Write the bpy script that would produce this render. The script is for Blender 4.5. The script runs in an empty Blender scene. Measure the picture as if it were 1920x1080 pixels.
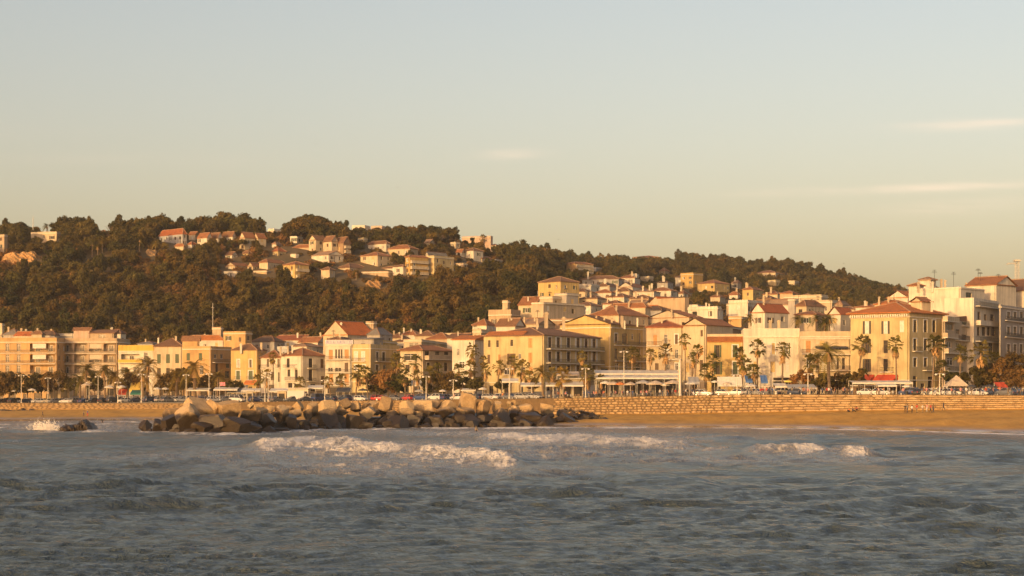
import bpy, math, random
import numpy as np
from mathutils import Vector, Matrix
R = math.radians
rnd = random.Random(7)
SC = bpy.context.scene
COL = SC.collection

# ------------------------------------------------------------------ camera
F, HZ, CZ, CX = 3600.0, 742.0, 6.5, 960.0      # focal length in photo pixels, horizon row, eye height
cam_data = bpy.data.cameras.new('camera')
cam = bpy.data.objects.new('camera', cam_data)
COL.objects.link(cam)
cam.location = (0, 0, CZ)
cam.rotation_euler = (R(90), 0, 0)
cam_data.sensor_width = 36.0
cam_data.lens = F / 1920 * 36
cam_data.shift_y = (HZ - 540) / 1920
cam_data.clip_start = 1.0
cam_data.clip_end = 30000
SC.camera = cam

# ------------------------------------------------------------------ sky and sun
SUN_A, SUN_E = 33.0, 9.5        # degrees to the left of straight behind the camera, elevation
world = bpy.data.worlds.new('World')
SC.world = world
world.use_nodes = True
def build_world():
    nt = world.node_tree
    nt.nodes.clear()
    N, L = nt.nodes.new, nt.links.new
    out = N('ShaderNodeOutputWorld')
    bg = N('ShaderNodeBackground'); bg.inputs['Strength'].default_value = 0.134
    sky = N('ShaderNodeTexSky'); sky.sky_type = 'NISHITA'; sky.sun_disc = False
    sky.sun_elevation = R(SUN_E); sky.sun_rotation = R(180 + SUN_A)
    sky.altitude = 0; sky.air_density = 1.0; sky.dust_density = 3.3; sky.ozone_density = 1.0
    wb = N('ShaderNodeMix'); wb.data_type = 'RGBA'; wb.blend_type = 'MULTIPLY'; wb.inputs[0].default_value = 1.0
    wb.inputs[7].default_value = (1.42, 1.11, 0.975, 1)       # the photograph's warm white balance
    L(sky.outputs[0], wb.inputs[6])
    # thin cirrus bands, fixed by direction: stretched noise inside a few long faint streaks
    tc = N('ShaderNodeTexCoord')
    sep = N('ShaderNodeSeparateXYZ'); L(tc.outputs['Generated'], sep.inputs[0])
    def math_(op, a, b=None, clamp=False):
        n = N('ShaderNodeMath'); n.operation = op; n.use_clamp = clamp
        for i, v in enumerate((a, b)):
            if v is None: continue
            if isinstance(v, (int, float)): n.inputs[i].default_value = v
            else: L(v, n.inputs[i])
        return n.outputs[0]
    u = math_('DIVIDE', sep.outputs[0], math_('MAXIMUM', sep.outputs[1], 0.05))
    v = math_('DIVIDE', sep.outputs[2], math_('MAXIMUM', sep.outputs[1], 0.05))
    comb = N('ShaderNodeCombineXYZ')
    L(math_('MULTIPLY', u, 14.0), comb.inputs[0]); L(math_('MULTIPLY', v, 120.0), comb.inputs[1])
    nz = N('ShaderNodeTexNoise'); nz.inputs['Scale'].default_value = 1.0; nz.inputs['Detail'].default_value = 6
    nz.inputs['Roughness'].default_value = 0.6; nz.inputs['Distortion'].default_value = 0.4
    L(comb.outputs[0], nz.inputs['Vector'])
    total = None
    for px, py, sx, sy, slope, amp in ((1790, 236, 110, 9, -.02, .75), (1720, 352, 260, 8, -.035, .95), (1800, 388, 150, 13, -.06, .45),
                                  (958, 290, 52, 9, -.03, .75), (1880, 228, 80, 7, 0, .5), (250, 300, 260, 12, .01, .12), (2250, 300, 240, 16, -.02, .6), (-400, 240, 300, 16, .02, .5)):
        du = math_('SUBTRACT', u, (px - CX) / F)
        dv = math_('SUBTRACT', math_('SUBTRACT', v, (HZ - py) / F), math_('MULTIPLY', du, -slope))
        a = math_('POWER', math_('MULTIPLY', du, F / sx), 2.0)
        b = math_('POWER', math_('MULTIPLY', dv, F / sy), 2.0)
        g = math_('MULTIPLY', math_('POWER', 2.718, math_('MULTIPLY', math_('ADD', a, b), -1.0)), amp)
        total = g if total is None else math_('ADD', total, g)
    front = math_('GREATER_THAN', sep.outputs[1], 0.05)
    m = math_('MULTIPLY', math_('MULTIPLY', total, front), math_('MULTIPLY', math_('SUBTRACT', nz.outputs[0], 0.25, True), 1.5, True), True)
    mx = N('ShaderNodeMix'); mx.data_type = 'RGBA'
    L(math_('MULTIPLY', m, 0.75), mx.inputs[0])
    L(wb.outputs[2], mx.inputs[6])
    mx.inputs[7].default_value = (6.6, 5.0, 3.7, 1)
    L(mx.outputs[2], bg.inputs['Color'])
    L(bg.outputs[0], out.inputs['Surface'])
build_world()
sun_data = bpy.data.lights.new('sun', 'SUN')
sun = bpy.data.objects.new('sun', sun_data)
COL.objects.link(sun)
sun_data.energy = 2.0
sun_data.angle = R(0.6)
sun_data.color = (1.0, 0.655, 0.26)
to_sun = Vector((-math.sin(R(SUN_A)) * math.cos(R(SUN_E)), -math.cos(R(SUN_A)) * math.cos(R(SUN_E)), math.sin(R(SUN_E))))
sun.rotation_euler = to_sun.to_track_quat('Z', 'Y').to_euler()
sun.location = (-200, -100, 200)
SC.view_settings.view_transform = 'Standard'
SC.view_settings.look = 'None'
SC.view_settings.gamma = 1.0
SC.view_settings.exposure = 0.6
SC.cycles.use_denoising = True
SC.cycles.sample_clamp_indirect = 2.0
SC.cycles.max_bounces = 6
SC.cycles.diffuse_bounces = 3
SC.cycles.glossy_bounces = 3
SC.cycles.transparent_max_bounces = 6

# ------------------------------------------------------------------ helpers
def X(px, D): return (px - CX) / F * D
def Z(py, D): return CZ + (HZ - py) / F * D
def PT(px, py, D): return Vector((X(px, D), D, Z(py, D)))
def PXof(x, y): return CX + F * x / y
def PYof(z, y): return HZ - F * (z - CZ) / y

def node_mat(name, build):
    m = bpy.data.materials.new(name)
    m.use_nodes = True
    nt = m.node_tree
    bs = nt.nodes['Principled BSDF']
    build(nt, bs)
    return m
def set_noise(nt, scale, detail=3, rough=.6, coord='Object', stretch=None):
    tc = nt.nodes.new('ShaderNodeTexCoord')
    nz = nt.nodes.new('ShaderNodeTexNoise')
    nz.inputs['Scale'].default_value = scale
    nz.inputs['Detail'].default_value = detail
    nz.inputs['Roughness'].default_value = rough
    if coord != 'World': src = tc.outputs[coord]
    else:
        src = nt.nodes.new('ShaderNodeNewGeometry').outputs['Position']
    if stretch:
        mp = nt.nodes.new('ShaderNodeMapping'); mp.inputs['Scale'].default_value = stretch
        nt.links.new(src, mp.inputs['Vector']); src = mp.outputs[0]
    nt.links.new(src, nz.inputs['Vector'])
    return nz
def ramp(nt, fac, stops):
    r = nt.nodes.new('ShaderNodeValToRGB')
    while len(r.color_ramp.elements) < len(stops): r.color_ramp.elements.new(0.5)
    for e, (p, c) in zip(r.color_ramp.elements, stops):
        e.position = p; e.color = (*c, 1)
    nt.links.new(fac, r.inputs[0])
    return r.outputs[0]
def mul(c, k): return tuple(min(1, x * k) for x in c)
def mix_col(nt, fac, a, b, mode='MIX'):
    mx = nt.nodes.new('ShaderNodeMix'); mx.data_type = 'RGBA'; mx.blend_type = mode
    for s, v in ((0, fac), (6, a), (7, b)):
        if hasattr(v, 'is_linked') or hasattr(v, 'links'): nt.links.new(v, mx.inputs[s])
        elif isinstance(v, (int, float)): mx.inputs[s].default_value = v
        else: mx.inputs[s].default_value = (*v, 1)
    return mx.outputs[2]
def bump(nt, bs, h, strength=.4, dist=.1):
    b = nt.nodes.new('ShaderNodeBump'); b.inputs['Strength'].default_value = strength; b.inputs['Distance'].default_value = dist
    nt.links.new(h, b.inputs['Height']); nt.links.new(b.outputs[0], bs.inputs['Normal'])
_mc = {}
def plain(name, col, rough=.6, metal=0.0, vary=.18, scale=2.0):
    """one colour, slightly uneven"""
    if name in _mc: return _mc[name]
    def b(nt, bs):
        nz = set_noise(nt, scale)
        nt.links.new(ramp(nt, nz.outputs[0], [(.3, mul(col, 1 - vary)), (.7, mul(col, 1 + vary * .6))]), bs.inputs['Base Color'])
        bs.inputs['Roughness'].default_value = rough; bs.inputs['Metallic'].default_value = metal
    _mc[name] = node_mat(name, b)
    return _mc[name]
def plaster(name, col):
    """painted render: cloudy tone, vertical run-off stains, a few patches"""
    if name in _mc: return _mc[name]
    def b(nt, bs):
        big = set_noise(nt, .22, 4, .6, 'World')
        base = ramp(nt, big.outputs[0], [(.3, mul(col, .74)), (.52, col), (.72, mul(col, 1.1))])
        st = set_noise(nt, 1.0, 4, .65, 'World', (1.3, 1.3, .12))
        f = ramp(nt, st.outputs[0], [(.46, (0, 0, 0)), (.72, (.8, .8, .8))])
        c = mix_col(nt, f, base, mul(col, .62))
        nt.links.new(c, bs.inputs['Base Color'])
        fine = set_noise(nt, 3.0, 4, .6, 'World')
        bump(nt, bs, fine.outputs[0], .25, .05)
        bs.inputs['Roughness'].default_value = .9
        bs.inputs['Specular IOR Level'].default_value = .2
    _mc[name] = node_mat(name, b)
    return _mc[name]
def rooftile(name, col):
    if name in _mc: return _mc[name]
    def b(nt, bs):
        big = set_noise(nt, .5, 5, .7, 'World')
        c = ramp(nt, big.outputs[0], [(.25, mul(col, .55)), (.45, mul(col, .9)), (.62, col), (.8, (min(1, col[0] * 1.25), min(1, col[1] * 1.4), min(1, col[2] * 1.5)))])
        sp = set_noise(nt, 3.2, 3, .7, 'World', (1, 1, .5))
        c2 = mix_col(nt, .55, c, ramp(nt, sp.outputs[0], [(.35, (.45, .42, .4)), (.62, (1, 1, 1))]), 'MULTIPLY')
        nt.links.new(c2, bs.inputs['Base Color'])
        uv = nt.nodes.new('ShaderNodeUVMap')
        w = nt.nodes.new('ShaderNodeTexWave'); w.wave_type = 'BANDS'; w.bands_direction = 'X'
        w.inputs['Scale'].default_value = 1.05; w.inputs['Distortion'].default_value = .35; w.inputs['Detail'].default_value = 2
        nt.links.new(uv.outputs[0], w.inputs['Vector'])
        bump(nt, bs, w.outputs[0], .7, .12)
        bs.inputs['Roughness'].default_value = .85
    _mc[name] = node_mat(name, b)
    return _mc[name]

class MB:
    """collects geometry for ONE mesh object; faces carry a material slot"""
    def __init__(s): s.v, s.f, s.m, s.uv = [], [], [], {}
    def vert(s, p): s.v.append(tuple(p)); return len(s.v) - 1
    def face(s, pts, m=0, uv=None):
        b = len(s.v); s.v.extend(tuple(p) for p in pts)
        if uv: s.uv[len(s.f)] = uv
        s.f.append(tuple(range(b, b + len(pts)))); s.m.append(m)
    def box(s, c, ax, ay, az, m=0):
        """centre and three half-axis vectors"""
        c, ax, ay, az = Vector(c), Vector(ax), Vector(ay), Vector(az)
        b = len(s.v)
        for k in (-1, 1):
            for j in (-1, 1):
                for i in (-1, 1): s.v.append(tuple(c + ax * i + ay * j + az * k))
        for q in ((0, 2, 3, 1), (4, 5, 7, 6), (0, 1, 5, 4), (2, 6, 7, 3), (0, 4, 6, 2), (1, 3, 7, 5)):
            s.f.append(tuple(b + i for i in q)); s.m.append(m)
    def bx(s, x0, x1, y0, y1, z0, z1, m=0):
        s.box(((x0 + x1) / 2, (y0 + y1) / 2, (z0 + z1) / 2), ((x1 - x0) / 2, 0, 0), (0, (y1 - y0) / 2, 0), (0, 0, (z1 - z0) / 2), m)
    def tube(s, path, rad, n=8, m=0, cap=True):
        path = [Vector(p) for p in path]; b = len(s.v)
        for i, p in enumerate(path):
            d = (path[min(i + 1, len(path) - 1)] - path[max(i - 1, 0)]).normalized()
            a = Vector((1, 0, 0)) if abs(d.z) > .7 else Vector((0, 0, 1))
            e1 = d.cross(a).normalized(); e2 = d.cross(e1)
            r = rad[i] if isinstance(rad, (list, tuple)) else rad
            for k in range(n):
                t = 2 * math.pi * k / n
                s.v.append(tuple(p + e1 * (r * math.cos(t)) + e2 * (r * math.sin(t))))
        for i in range(len(path) - 1):
            for k in range(n):
                k2 = (k + 1) % n
                s.f.append((b + i * n + k, b + i * n + k2, b + (i + 1) * n + k2, b + (i + 1) * n + k)); s.m.append(m)
        if cap:
            s.f.append(tuple(b + k for k in range(n))); s.m.append(m)
            s.f.append(tuple(b + (len(path) - 1) * n + k for k in reversed(range(n)))); s.m.append(m)
    def lathe(s, prof, c=(0, 0, 0), n=12, m=0):
        b = len(s.v)
        for r, z in prof:
            for k in range(n):
                t = 2 * math.pi * k / n
                s.v.append((c[0] + r * math.cos(t), c[1] + r * math.sin(t), c[2] + z))
        for i in range(len(prof) - 1):
            for k in range(n):
                k2 = (k + 1) % n
                s.f.append((b + i * n + k, b + i * n + k2, b + (i + 1) * n + k2, b + (i + 1) * n + k)); s.m.append(m)
    def mesh(s, name, mats, smooth=False):
        me = bpy.data.meshes.new(name)
        me.from_pydata(s.v, [], s.f)
        for mt in mats: me.materials.append(mt)
        if len(mats) > 1: me.polygons.foreach_set('material_index', s.m)
        if smooth: me.polygons.foreach_set('use_smooth', [True] * len(s.f))
        if s.uv:
            ul = me.uv_layers.new(name='UVMap')
            for fi, uv in s.uv.items():
                for li, c in zip(me.polygons[fi].loop_indices, uv): ul.data[li].uv = c
        me.update()
        return me
    def obj(s, name, mats, parent=None, smooth=False, loc=None):
        if not isinstance(mats, (list, tuple)): mats = [mats]
        return link(name, s.mesh(name, mats, smooth), parent, loc)
def link(name, data, parent=None, loc=None):
    o = bpy.data.objects.new(name, data)
    COL.objects.link(o)
    if parent is not None: o.parent = parent
    if loc is not None: o.location = loc
    return o
def tag(o, label=None, cat=None, group=None, kind=None):
    if label: o['label'] = label
    if cat: o['category'] = cat
    if group: o['group'] = group
    if kind: o['kind'] = kind
    return o
def thing(name, label, cat, loc=(0, 0, 0), rz=0.0, group=None):
    o = bpy.data.objects.new(name, None)
    COL.objects.link(o)
    o.empty_display_size = .3
    o.location = loc; o.rotation_euler = (0, 0, rz)
    return tag(o, label, cat, group)
_kids = {}
def copy_tree(o, parent=None):
    c = o.copy(); COL.objects.link(c); c.parent = parent
    for ch in o.children: copy_tree(ch, c)
    return c
ORD = ('first second third fourth fifth sixth seventh eighth ninth tenth eleventh twelfth thirteenth fourteenth fifteenth sixteenth seventeenth eighteenth nineteenth').split()
TENS = {20: ('twenty', 'twentieth'), 30: ('thirty', 'thirtieth'), 40: ('forty', 'fortieth'), 50: ('fifty', 'fiftieth'), 60: ('sixty', 'sixtieth'), 70: ('seventy', 'seventieth'), 80: ('eighty', 'eightieth'), 90: ('ninety', 'ninetieth')}
def ordinal(n):
    if n < 20: return ORD[n - 1]
    if n >= 100: return ('one' if n < 200 else 'two') + '-hundred' + ('th' if n % 100 == 0 else '-and-' + ordinal(n % 100))
    t, u = n // 10 * 10, n % 10
    return TENS[t][1] if u == 0 else TENS[t][0] + '-' + ORD[u - 1]
def from_left(objs, text, xs=None):
    """label look-alikes by their order: text contains {} for the ordinal"""
    objs = sorted(objs, key=lambda o: PXof(o.location.x, max(1, o.location.y)))
    for i, o in enumerate(objs): o['label'] = text.format(ordinal(i + 1))

# ------------------------------------------------------------------ terrain
def tab(xs, ys): return lambda x: np.interp(x, xs, ys)
# sea wall line: column -> distance, height of its top and of the sand at its foot
WP = [-700, 0, 330, 600, 900, 1060, 1200, 1400, 1600, 1920, 2600]
WD = tab(WP, [660, 590, 545, 500, 462, 445, 436, 425, 408, 380, 330])
W_TOP = tab(WP, [4.0, 4.1, 4.2, 4.9, 5.45, 5.75, 6.15, 6.56, 6.56, 6.4, 6.2])
W_BASE = tab(WP, [2.2, 2.3, 2.8, 2.6, 2.4, 2.3, 2.4, 2.85, 3.4, 3.95, 4.0])
SHORE = tab([-700, 0, 250, 330, 450, 700, 900, 1060, 1150, 1400, 1600, 1920, 2600], [520, 487, 515, 505, 470, 425, 410, 398, 393, 390, 371, 325, 270])
# hill and town ground: per column, (distance, picture row of the ground there)
GC = {
 -700: [(720, 705), (780, 630), (850, 540), (920, 475), (970, 470), (1070, 480), (1700, 600)],
 0: [(690, 715), (760, 620), (830, 535), (900, 470), (950, 456), (1050, 470), (1700, 600)],
 150: [(690, 715), (760, 620), (830, 527), (900, 455), (950, 441), (1050, 452), (1700, 600)],
 560: [(690, 712), (760, 620), (830, 525), (900, 452), (950, 440), (1050, 452), (1700, 600)],
 850: [(640, 712), (720, 640), (800, 560), (880, 490), (960, 459), (1060, 470), (1700, 600)],
 1000: [(500, 733), (600, 690), (700, 630), (800, 575), (900, 525), (1050, 489), (1200, 500), (1700, 600)],
 1150: [(490, 735), (560, 690), (700, 612), (850, 565), (1000, 540), (1250, 504), (1400, 516), (1800, 600)],
 1270: [(490, 735), (560, 685), (700, 612), (850, 575), (1000, 556), (1100, 545), (1350, 494), (1500, 506), (1900, 600)],
 1400: [(480, 735), (560, 685), (700, 620), (850, 585), (1000, 567), (1150, 548), (1350, 512), (1500, 524), (1900, 600)],
 1480: [(480, 735), (560, 690), (700, 630), (900, 590), (1050, 570), (1150, 553), (1350, 509), (1500, 522), (1900, 600)],
 1600: [(460, 738), (540, 700), (650, 650), (800, 610), (1000, 590), (1150, 570), (1320, 541), (1450, 552), (1900, 610)],
 1700: [(450, 738), (520, 700), (620, 650), (800, 620), (1000, 600), (1300, 566), (1420, 576), (1900, 620)],
 1920: [(430, 738), (500, 690), (600, 650), (800, 625), (1000, 610), (1300, 596), (1450, 604), (1900, 640)],
 2600: [(400, 738), (480, 700), (600, 660), (800, 640), (1000, 630), (1300, 615), (1450, 620), (1900, 640)],
}
_DS = np.arange(360.0, 3000.0, 10.0)
_gp = sorted(GC)
_gt = []
for p in _gp:
    wd, wt = float(WD(p)), float(W_TOP(p))
    d = [wd, wd + 45] + [a for a, b in GC[p]] + [3500]
    z = [wt, wt + .35] + [float(Z(b, a)) for a, b in GC[p]] + [0.0]
    o = np.argsort(d)
    _gt.append(np.interp(_DS, np.array(d)[o], np.array(z)[o]))
_gt = np.array(_gt)
_k = np.array([1, 2, 3, 2, 1.]) / 9
_near = _DS < 480
for i in range(len(_gt)):
    sm = np.convolve(np.pad(_gt[i], 2, mode='edge'), _k, 'valid')
    _gt[i] = np.where(_near, _gt[i], sm)
_gp = np.array(_gp, float)
def ground(px, D):
    """height of the land at a column and distance (arrays or numbers)"""
    px = np.asarray(px, float); D = np.asarray(D, float)
    i = np.clip(np.searchsorted(_gp, px) - 1, 0, len(_gp) - 2)
    a = np.clip((px - _gp[i]) / (_gp[i + 1] - _gp[i]), 0, 1)
    j = np.clip(((D - _DS[0]) / 10).astype(int), 0, len(_DS) - 2)
    b = np.clip((D - _DS[j]) / 10, 0, 1)
    land = (_gt[i, j] * (1 - b) + _gt[i, j + 1] * b) * (1 - a) + (_gt[i + 1, j] * (1 - b) + _gt[i + 1, j + 1] * b) * a
    wd, sh = WD(px), SHORE(px)
    s = (D - sh) / np.maximum(wd - sh, 1)
    beach = np.where(s < 0, (D - sh) * .045, W_BASE(px) * np.clip(s, 0, 1.2) ** .85)
    und = .26 * np.sin(D * .33 + px * .011) * np.sin(px * .019 + D * .05) * np.clip(s * 4, 0, 1) * np.clip((1 - s) * 5, 0, 1)
    return np.where(D < wd + .35, beach + und, np.maximum(land, W_TOP(px) - .02))
def gz(px, D): return float(ground(px, D))
def gxy(x, y): return gz(PXof(x, y), y)
def ground_at(px, py, start=None):
    """distance at which the ground shows at that pixel, searching from the front"""
    D = float(start or WD(px) + 20)
    while D < 1500:
        if PYof(gz(px, D), D) <= py: return D
        D += 4
    return D

def build_ground():
    cols = np.concatenate([np.arange(-700, -40, 60), np.arange(-40, 1960, 8), np.arange(1960, 2601, 60)]).astype(float)
    rows_s = np.concatenate([np.linspace(-60, -2, 10), np.linspace(0, 1, 30)])       # below and above the shore line, up to the wall
    rows_l = np.concatenate([[0.4], np.linspace(6, 60, 8), np.linspace(80, 1100, 100), np.linspace(1150, 2800, 20), [6000, 20000]])
    P = np.repeat(cols[:, None], len(rows_s) + len(rows_l), 1)
    sh, wd = SHORE(cols), WD(cols)
    Dm = np.concatenate([np.where(rows_s[None] < 0, sh[:, None] + rows_s[None], sh[:, None] + (wd - sh)[:, None] * rows_s[None] + (rows_s[None] == 1) * .2),
                         wd[:, None] + rows_l[None]], 1)
    Zm = ground(P, Dm)
    Zm = np.where(Dm > 3400, -2.0, Zm)
    Xm = (P - CX) / F * Dm
    n, m = P.shape
    v = np.stack([Xm, Dm, Zm], -1).reshape(-1, 3)
    ii, jj = np.meshgrid(np.arange(n - 1), np.arange(m - 1), indexing='ij')
    a = (ii * m + jj).ravel()
    f = np.stack([a, a + m, a + m + 1, a + 1], 1)
    me = bpy.data.meshes.new('ground')
    me.from_pydata(v.tolist(), [], f.tolist())
    zone = np.where(Dm < wd[:, None] + .3, 0.0, np.where(Dm < wd[:, None] + 62, .5, 1.0)).ravel()
    at = me.attributes.new('zone', 'FLOAT', 'POINT'); at.data.foreach_set('value', zone)
    me.polygons.foreach_set('use_smooth', [True] * len(f))
    def b(nt, bs):
        L = nt.links.new
        geo = nt.nodes.new('ShaderNodeNewGeometry')
        sep = nt.nodes.new('ShaderNodeSeparateXYZ'); L(geo.outputs['Position'], sep.inputs[0])
        n1 = set_noise(nt, .35, 6, .65, 'World', (1, .35, 1))
        sand = ramp(nt, n1.outputs[0], [(.3, (.36, .18, .024)), (.5, (.50, .258, .038)), (.7, (.58, .315, .06))])
        n2 = set_noise(nt, .12, 4, .6, 'World', (1, .3, 1))
        zz = nt.nodes.new('ShaderNodeMath'); zz.operation = 'MULTIPLY_ADD'; L(n2.outputs[0], zz.inputs[0]); zz.inputs[1].default_value = -.4; L(sep.outputs[2], zz.inputs[2])
        wet = nt.nodes.new('ShaderNodeMapRange'); wet.clamp = True
        wet.inputs[1].default_value = .75; wet.inputs[2].default_value = .1; wet.inputs[3].default_value = 0; wet.inputs[4].default_value = 1
        L(zz.outputs[0], wet.inputs[0])
        sand = mix_col(nt, wet.outputs[0], sand, (.27, .175, .09))
        n3 = set_noise(nt, .05, 5, .6, 'World')
        soil = ramp(nt, n3.outputs[0], [(.3, (.085, .062, .026)), (.55, (.13, .088, .036)), (.75, (.19, .13, .058))])
        pave = ramp(nt, n1.outputs[0], [(.3, (.16, .145, .12)), (.7, (.24, .215, .18))])
        zn = nt.nodes.new('ShaderNodeAttribute'); zn.attribute_name = 'zone'
        g1 = nt.nodes.new('ShaderNodeMath'); g1.operation = 'GREATER_THAN'; L(zn.outputs['Fac'], g1.inputs[0]); g1.inputs[1].default_value = .25
        g2 = nt.nodes.new('ShaderNodeMath'); g2.operation = 'GREATER_THAN'; L(zn.outputs['Fac'], g2.inputs[0]); g2.inputs[1].default_value = .75
        c = mix_col(nt, g2.outputs[0], mix_col(nt, g1.outputs[0], sand, pave), soil)
        L(c, bs.inputs['Base Color'])
        rg = nt.nodes.new('ShaderNodeMapRange'); L(wet.outputs[0], rg.inputs[0]); rg.inputs[3].default_value = .95; rg.inputs[4].default_value = .12
        L(rg.outputs[0], bs.inputs['Roughness'])
        n4 = set_noise(nt, 1.2, 6, .7, 'World', (1, .6, 1))
        bp = nt.nodes.new('ShaderNodeBump'); bp.inputs['Distance'].default_value = .25
        st = nt.nodes.new('ShaderNodeMapRange'); L(wet.outputs[0], st.inputs[0]); st.inputs[3].default_value = .8; st.inputs[4].default_value = .03
        L(st.outputs[0], bp.inputs['Strength']); L(n4.outputs[0], bp.inputs['Height']); L(bp.outputs[0], bs.inputs['Normal'])
    me.materials.append(node_mat('ground', b))
    o = link('ground', me)
    tag(o, 'tan beach, paved promenade and wooded slopes of the bay', 'ground', kind='structure')
build_ground()
# ------------------------------------------------------------------ sea
def build_sea():
    py = np.concatenate([np.arange(781, 870, .55), np.arange(870, 1100, .75), np.geomspace(1101, 2600, 60)])
    px = np.concatenate([np.linspace(-1500, -60, 40), np.arange(-40, 1961, 2.2), np.linspace(1985, 3400, 40)])
    PX, PY = np.meshgrid(px, py, indexing='ij')
    D = CZ * F / (PY - HZ)
    Xw = (PX - CX) / F * D
    sp = np.gradient(D, axis=1); sp = np.abs(sp)
    r = np.random.default_rng(5)
    H = np.zeros_like(D)
    # wind sea and swell: many directional components, dropped where the grid is too coarse for them
    wx = Xw + 1.3 * np.sin(D * .21 + Xw * .06) + .7 * np.sin(Xw * .33 - D * .11)
    wy = D + 1.6 * np.sin(Xw * .17 + D * .05) + .8 * np.sin(Xw * .41 + D * .23)
    for lam in np.geomspace(.5, 17, 64):
        th = r.normal(0, .45) - .12
        ph = r.uniform(0, 6.28)
        k = 2 * math.pi / lam
        a = .017 * lam ** (.95 if lam < 3.5 else .55) * (1 if lam < 3.5 else 3.5 ** .4 * .66) * r.uniform(.55, 1.3)
        a *= 1.75 if lam < 1.7 else .85 if lam < 6 else 1
        arg = k * (wx * math.sin(th) + wy * math.cos(th)) + ph
        s = np.sin(arg)
        s = 1 - 2 * np.abs(np.sin(arg / 2)) ** .9 + .2 if lam < 9 else s
        w = np.clip(lam / (2.6 * sp) - .6, 0, 1)
        H += a * w * s
    H *= .75 + .45 * np.sin(Xw * .031 + D * .02) * np.sin(D * .045 + 1.0)
    shd = SHORE(PX)
    H *= np.clip((shd + 3 - D) / 70, .05, 1)
    foam = np.zeros_like(D)
    def along(pts):
        xs = np.array([p[0] for p in pts], float); ys = np.array([p[1] for p in pts], float)
        end = np.clip((PX - xs[0]) / 40, 0, 1) * np.clip((xs[-1] - PX) / 40, 0, 1)
        return np.interp(PX, xs, ys), end
    def nse(sx, sy, seed):
        q = np.random.default_rng(seed); o = np.zeros_like(D)
        for i in range(7):
            o += np.sin(PX / sx * q.uniform(.5, 2.2) + PY / sy * q.uniform(-1.6, 1.6) + q.uniform(0, 6.3))
        return o / 4.0
    # breaking crests: (points, crest height m, foam behind px, foam in front px, foam strength)
    for pts, h, up, dn, fs in (
        ([(455, 842), (500, 837), (560, 835), (640, 837), (700, 842), (760, 847), (840, 852), (900, 858), (990, 872)], .95, 2.6, 22, 1.2),
        ([(880, 826), (940, 821), (1000, 827), (1060, 825), (1120, 829), (1200, 832), (1320, 839)], .8, 2.4, 10, 1.3),
        ([(1380, 850), (1450, 845), (1540, 850), (1660, 857)], .7, 2.0, 8, 1.0),
        ([(1290, 845), (1350, 843), (1390, 848)], .3, 1.6, 6, .95),
        ([(120, 872), (170, 868), (260, 866), (340, 868), (430, 873), (540, 880)], .5, 3.5, 3, .34),
        ([(930, 897), (1000, 889), (1060, 884), (1130, 890), (1160, 902), (1250, 903), (1350, 912)], .38, 0, 0, 0),
        ([(1330, 842), (1450, 836), (1560, 838), (1700, 846)], .15, 0, 0, 0),
        ([(1560, 915), (1700, 903), (1830, 905), (1960, 899)], .25, 0, 0, 0),
        ([(-40, 905), (80, 890), (200, 900), (340, 925), (460, 935)], .3, 0, 0, 0),
        ([(300, 822), (420, 826), (560, 825), (700, 816), (800, 812)], .45, 1, 2, .25)):
        c, e = along(pts)
        c = c + 1.2 * nse(30, 30, (int(pts[0][0]) + 100) + 9)
        d = PY - c
        wv = np.maximum(4.0, (c - HZ) * .05)
        H += h * e * np.exp(-(d / wv) ** 2) * np.clip((shd - D) / 20, .0, 1)
        if fs:
            g = np.where(d < 0, np.exp(-(d / up) ** 2), np.exp(-(d / dn) ** 1.4 if False else -(np.abs(d) / dn) ** 1.3))
            foam = np.maximum(foam, fs * e * g * (1 + .25 * nse(26, 6, (int(pts[0][0]) + 100))))
    # broad thin foam left behind by the breakers
    for cx, cy, sx, sy, fs in ((700, 872, 270, 22, .66), (560, 850, 210, 12, .6), (1050, 850, 200, 14, .66), (830, 832, 170, 8, .6), (1350, 862, 240, 8, .5), (900, 812, 330, 7, .66), (330, 858, 190, 6, .5), (1190, 822, 210, 7, .55), (1560, 862, 170, 6, .5), (120, 800, 220, 9, .72), (1000, 888, 200, 9, .28)):
        foam = np.maximum(foam, fs * np.exp(-((PX - cx) / sx) ** 2 - ((PY - cy) / sy) ** 2))
    # thin lines along the beach and round the foot of the rocks
    for pts, w, fs in (([(1120, 802), (1250, 800), (1400, 801.5), (1600, 804.5), (1760, 808.5), (1960, 816)], 2.0, 1.4),
                       ([(1480, 814), (1530, 815), (1590, 815)], .9, .8), ([(-60, 796), (60, 795.5), (130, 796), (250, 795)], 1.6, .95), ([(150, 790), (220, 791), (300, 792)], 1.3, .8),
                       ([(-60, 803), (30, 804), (90, 808), (200, 811), (260, 806)], 2.2, .8),
                       ([(250, 811), (300, 808), (340, 813), (400, 815), (470, 813), (530, 809), (600, 805), (700, 804), (760, 801), (850, 803), (1000, 801), (1130, 799)], 3.2, 1.0)):
        c, e = along(pts)
        c = c + .7 * nse(22, 40, (int(pts[0][0]) + 100) + 3)
        foam = np.maximum(foam, fs * np.clip(e * 2, 0, 1) * np.exp(-((PY - c) / w) ** 2) * (1 + .45 * nse(17, 9, (int(pts[0][0]) + 100) + 1)))
    rr = np.random.default_rng(8).normal(size=D.shape); rr = (rr + np.roll(rr, 1, 0) + np.roll(rr, 2, 0) + np.roll(rr, -1, 0)) / 2
    H += .05 * np.clip(foam - .45, 0, .6) / .6 * rr * np.clip((shd - 6 - D) / 30, 0, 1) * np.clip((D - 120) / 60, 0, 1)
    Zw = np.where(D > shd + 2, np.minimum(H, .02) - .012 * (D - shd - 2), H + .02)
    n, m = D.shape
    v = np.stack([Xw, D, Zw], -1).reshape(-1, 3)
    ii, jj = np.meshgrid(np.arange(n - 1), np.arange(m - 1), indexing='ij')
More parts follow.
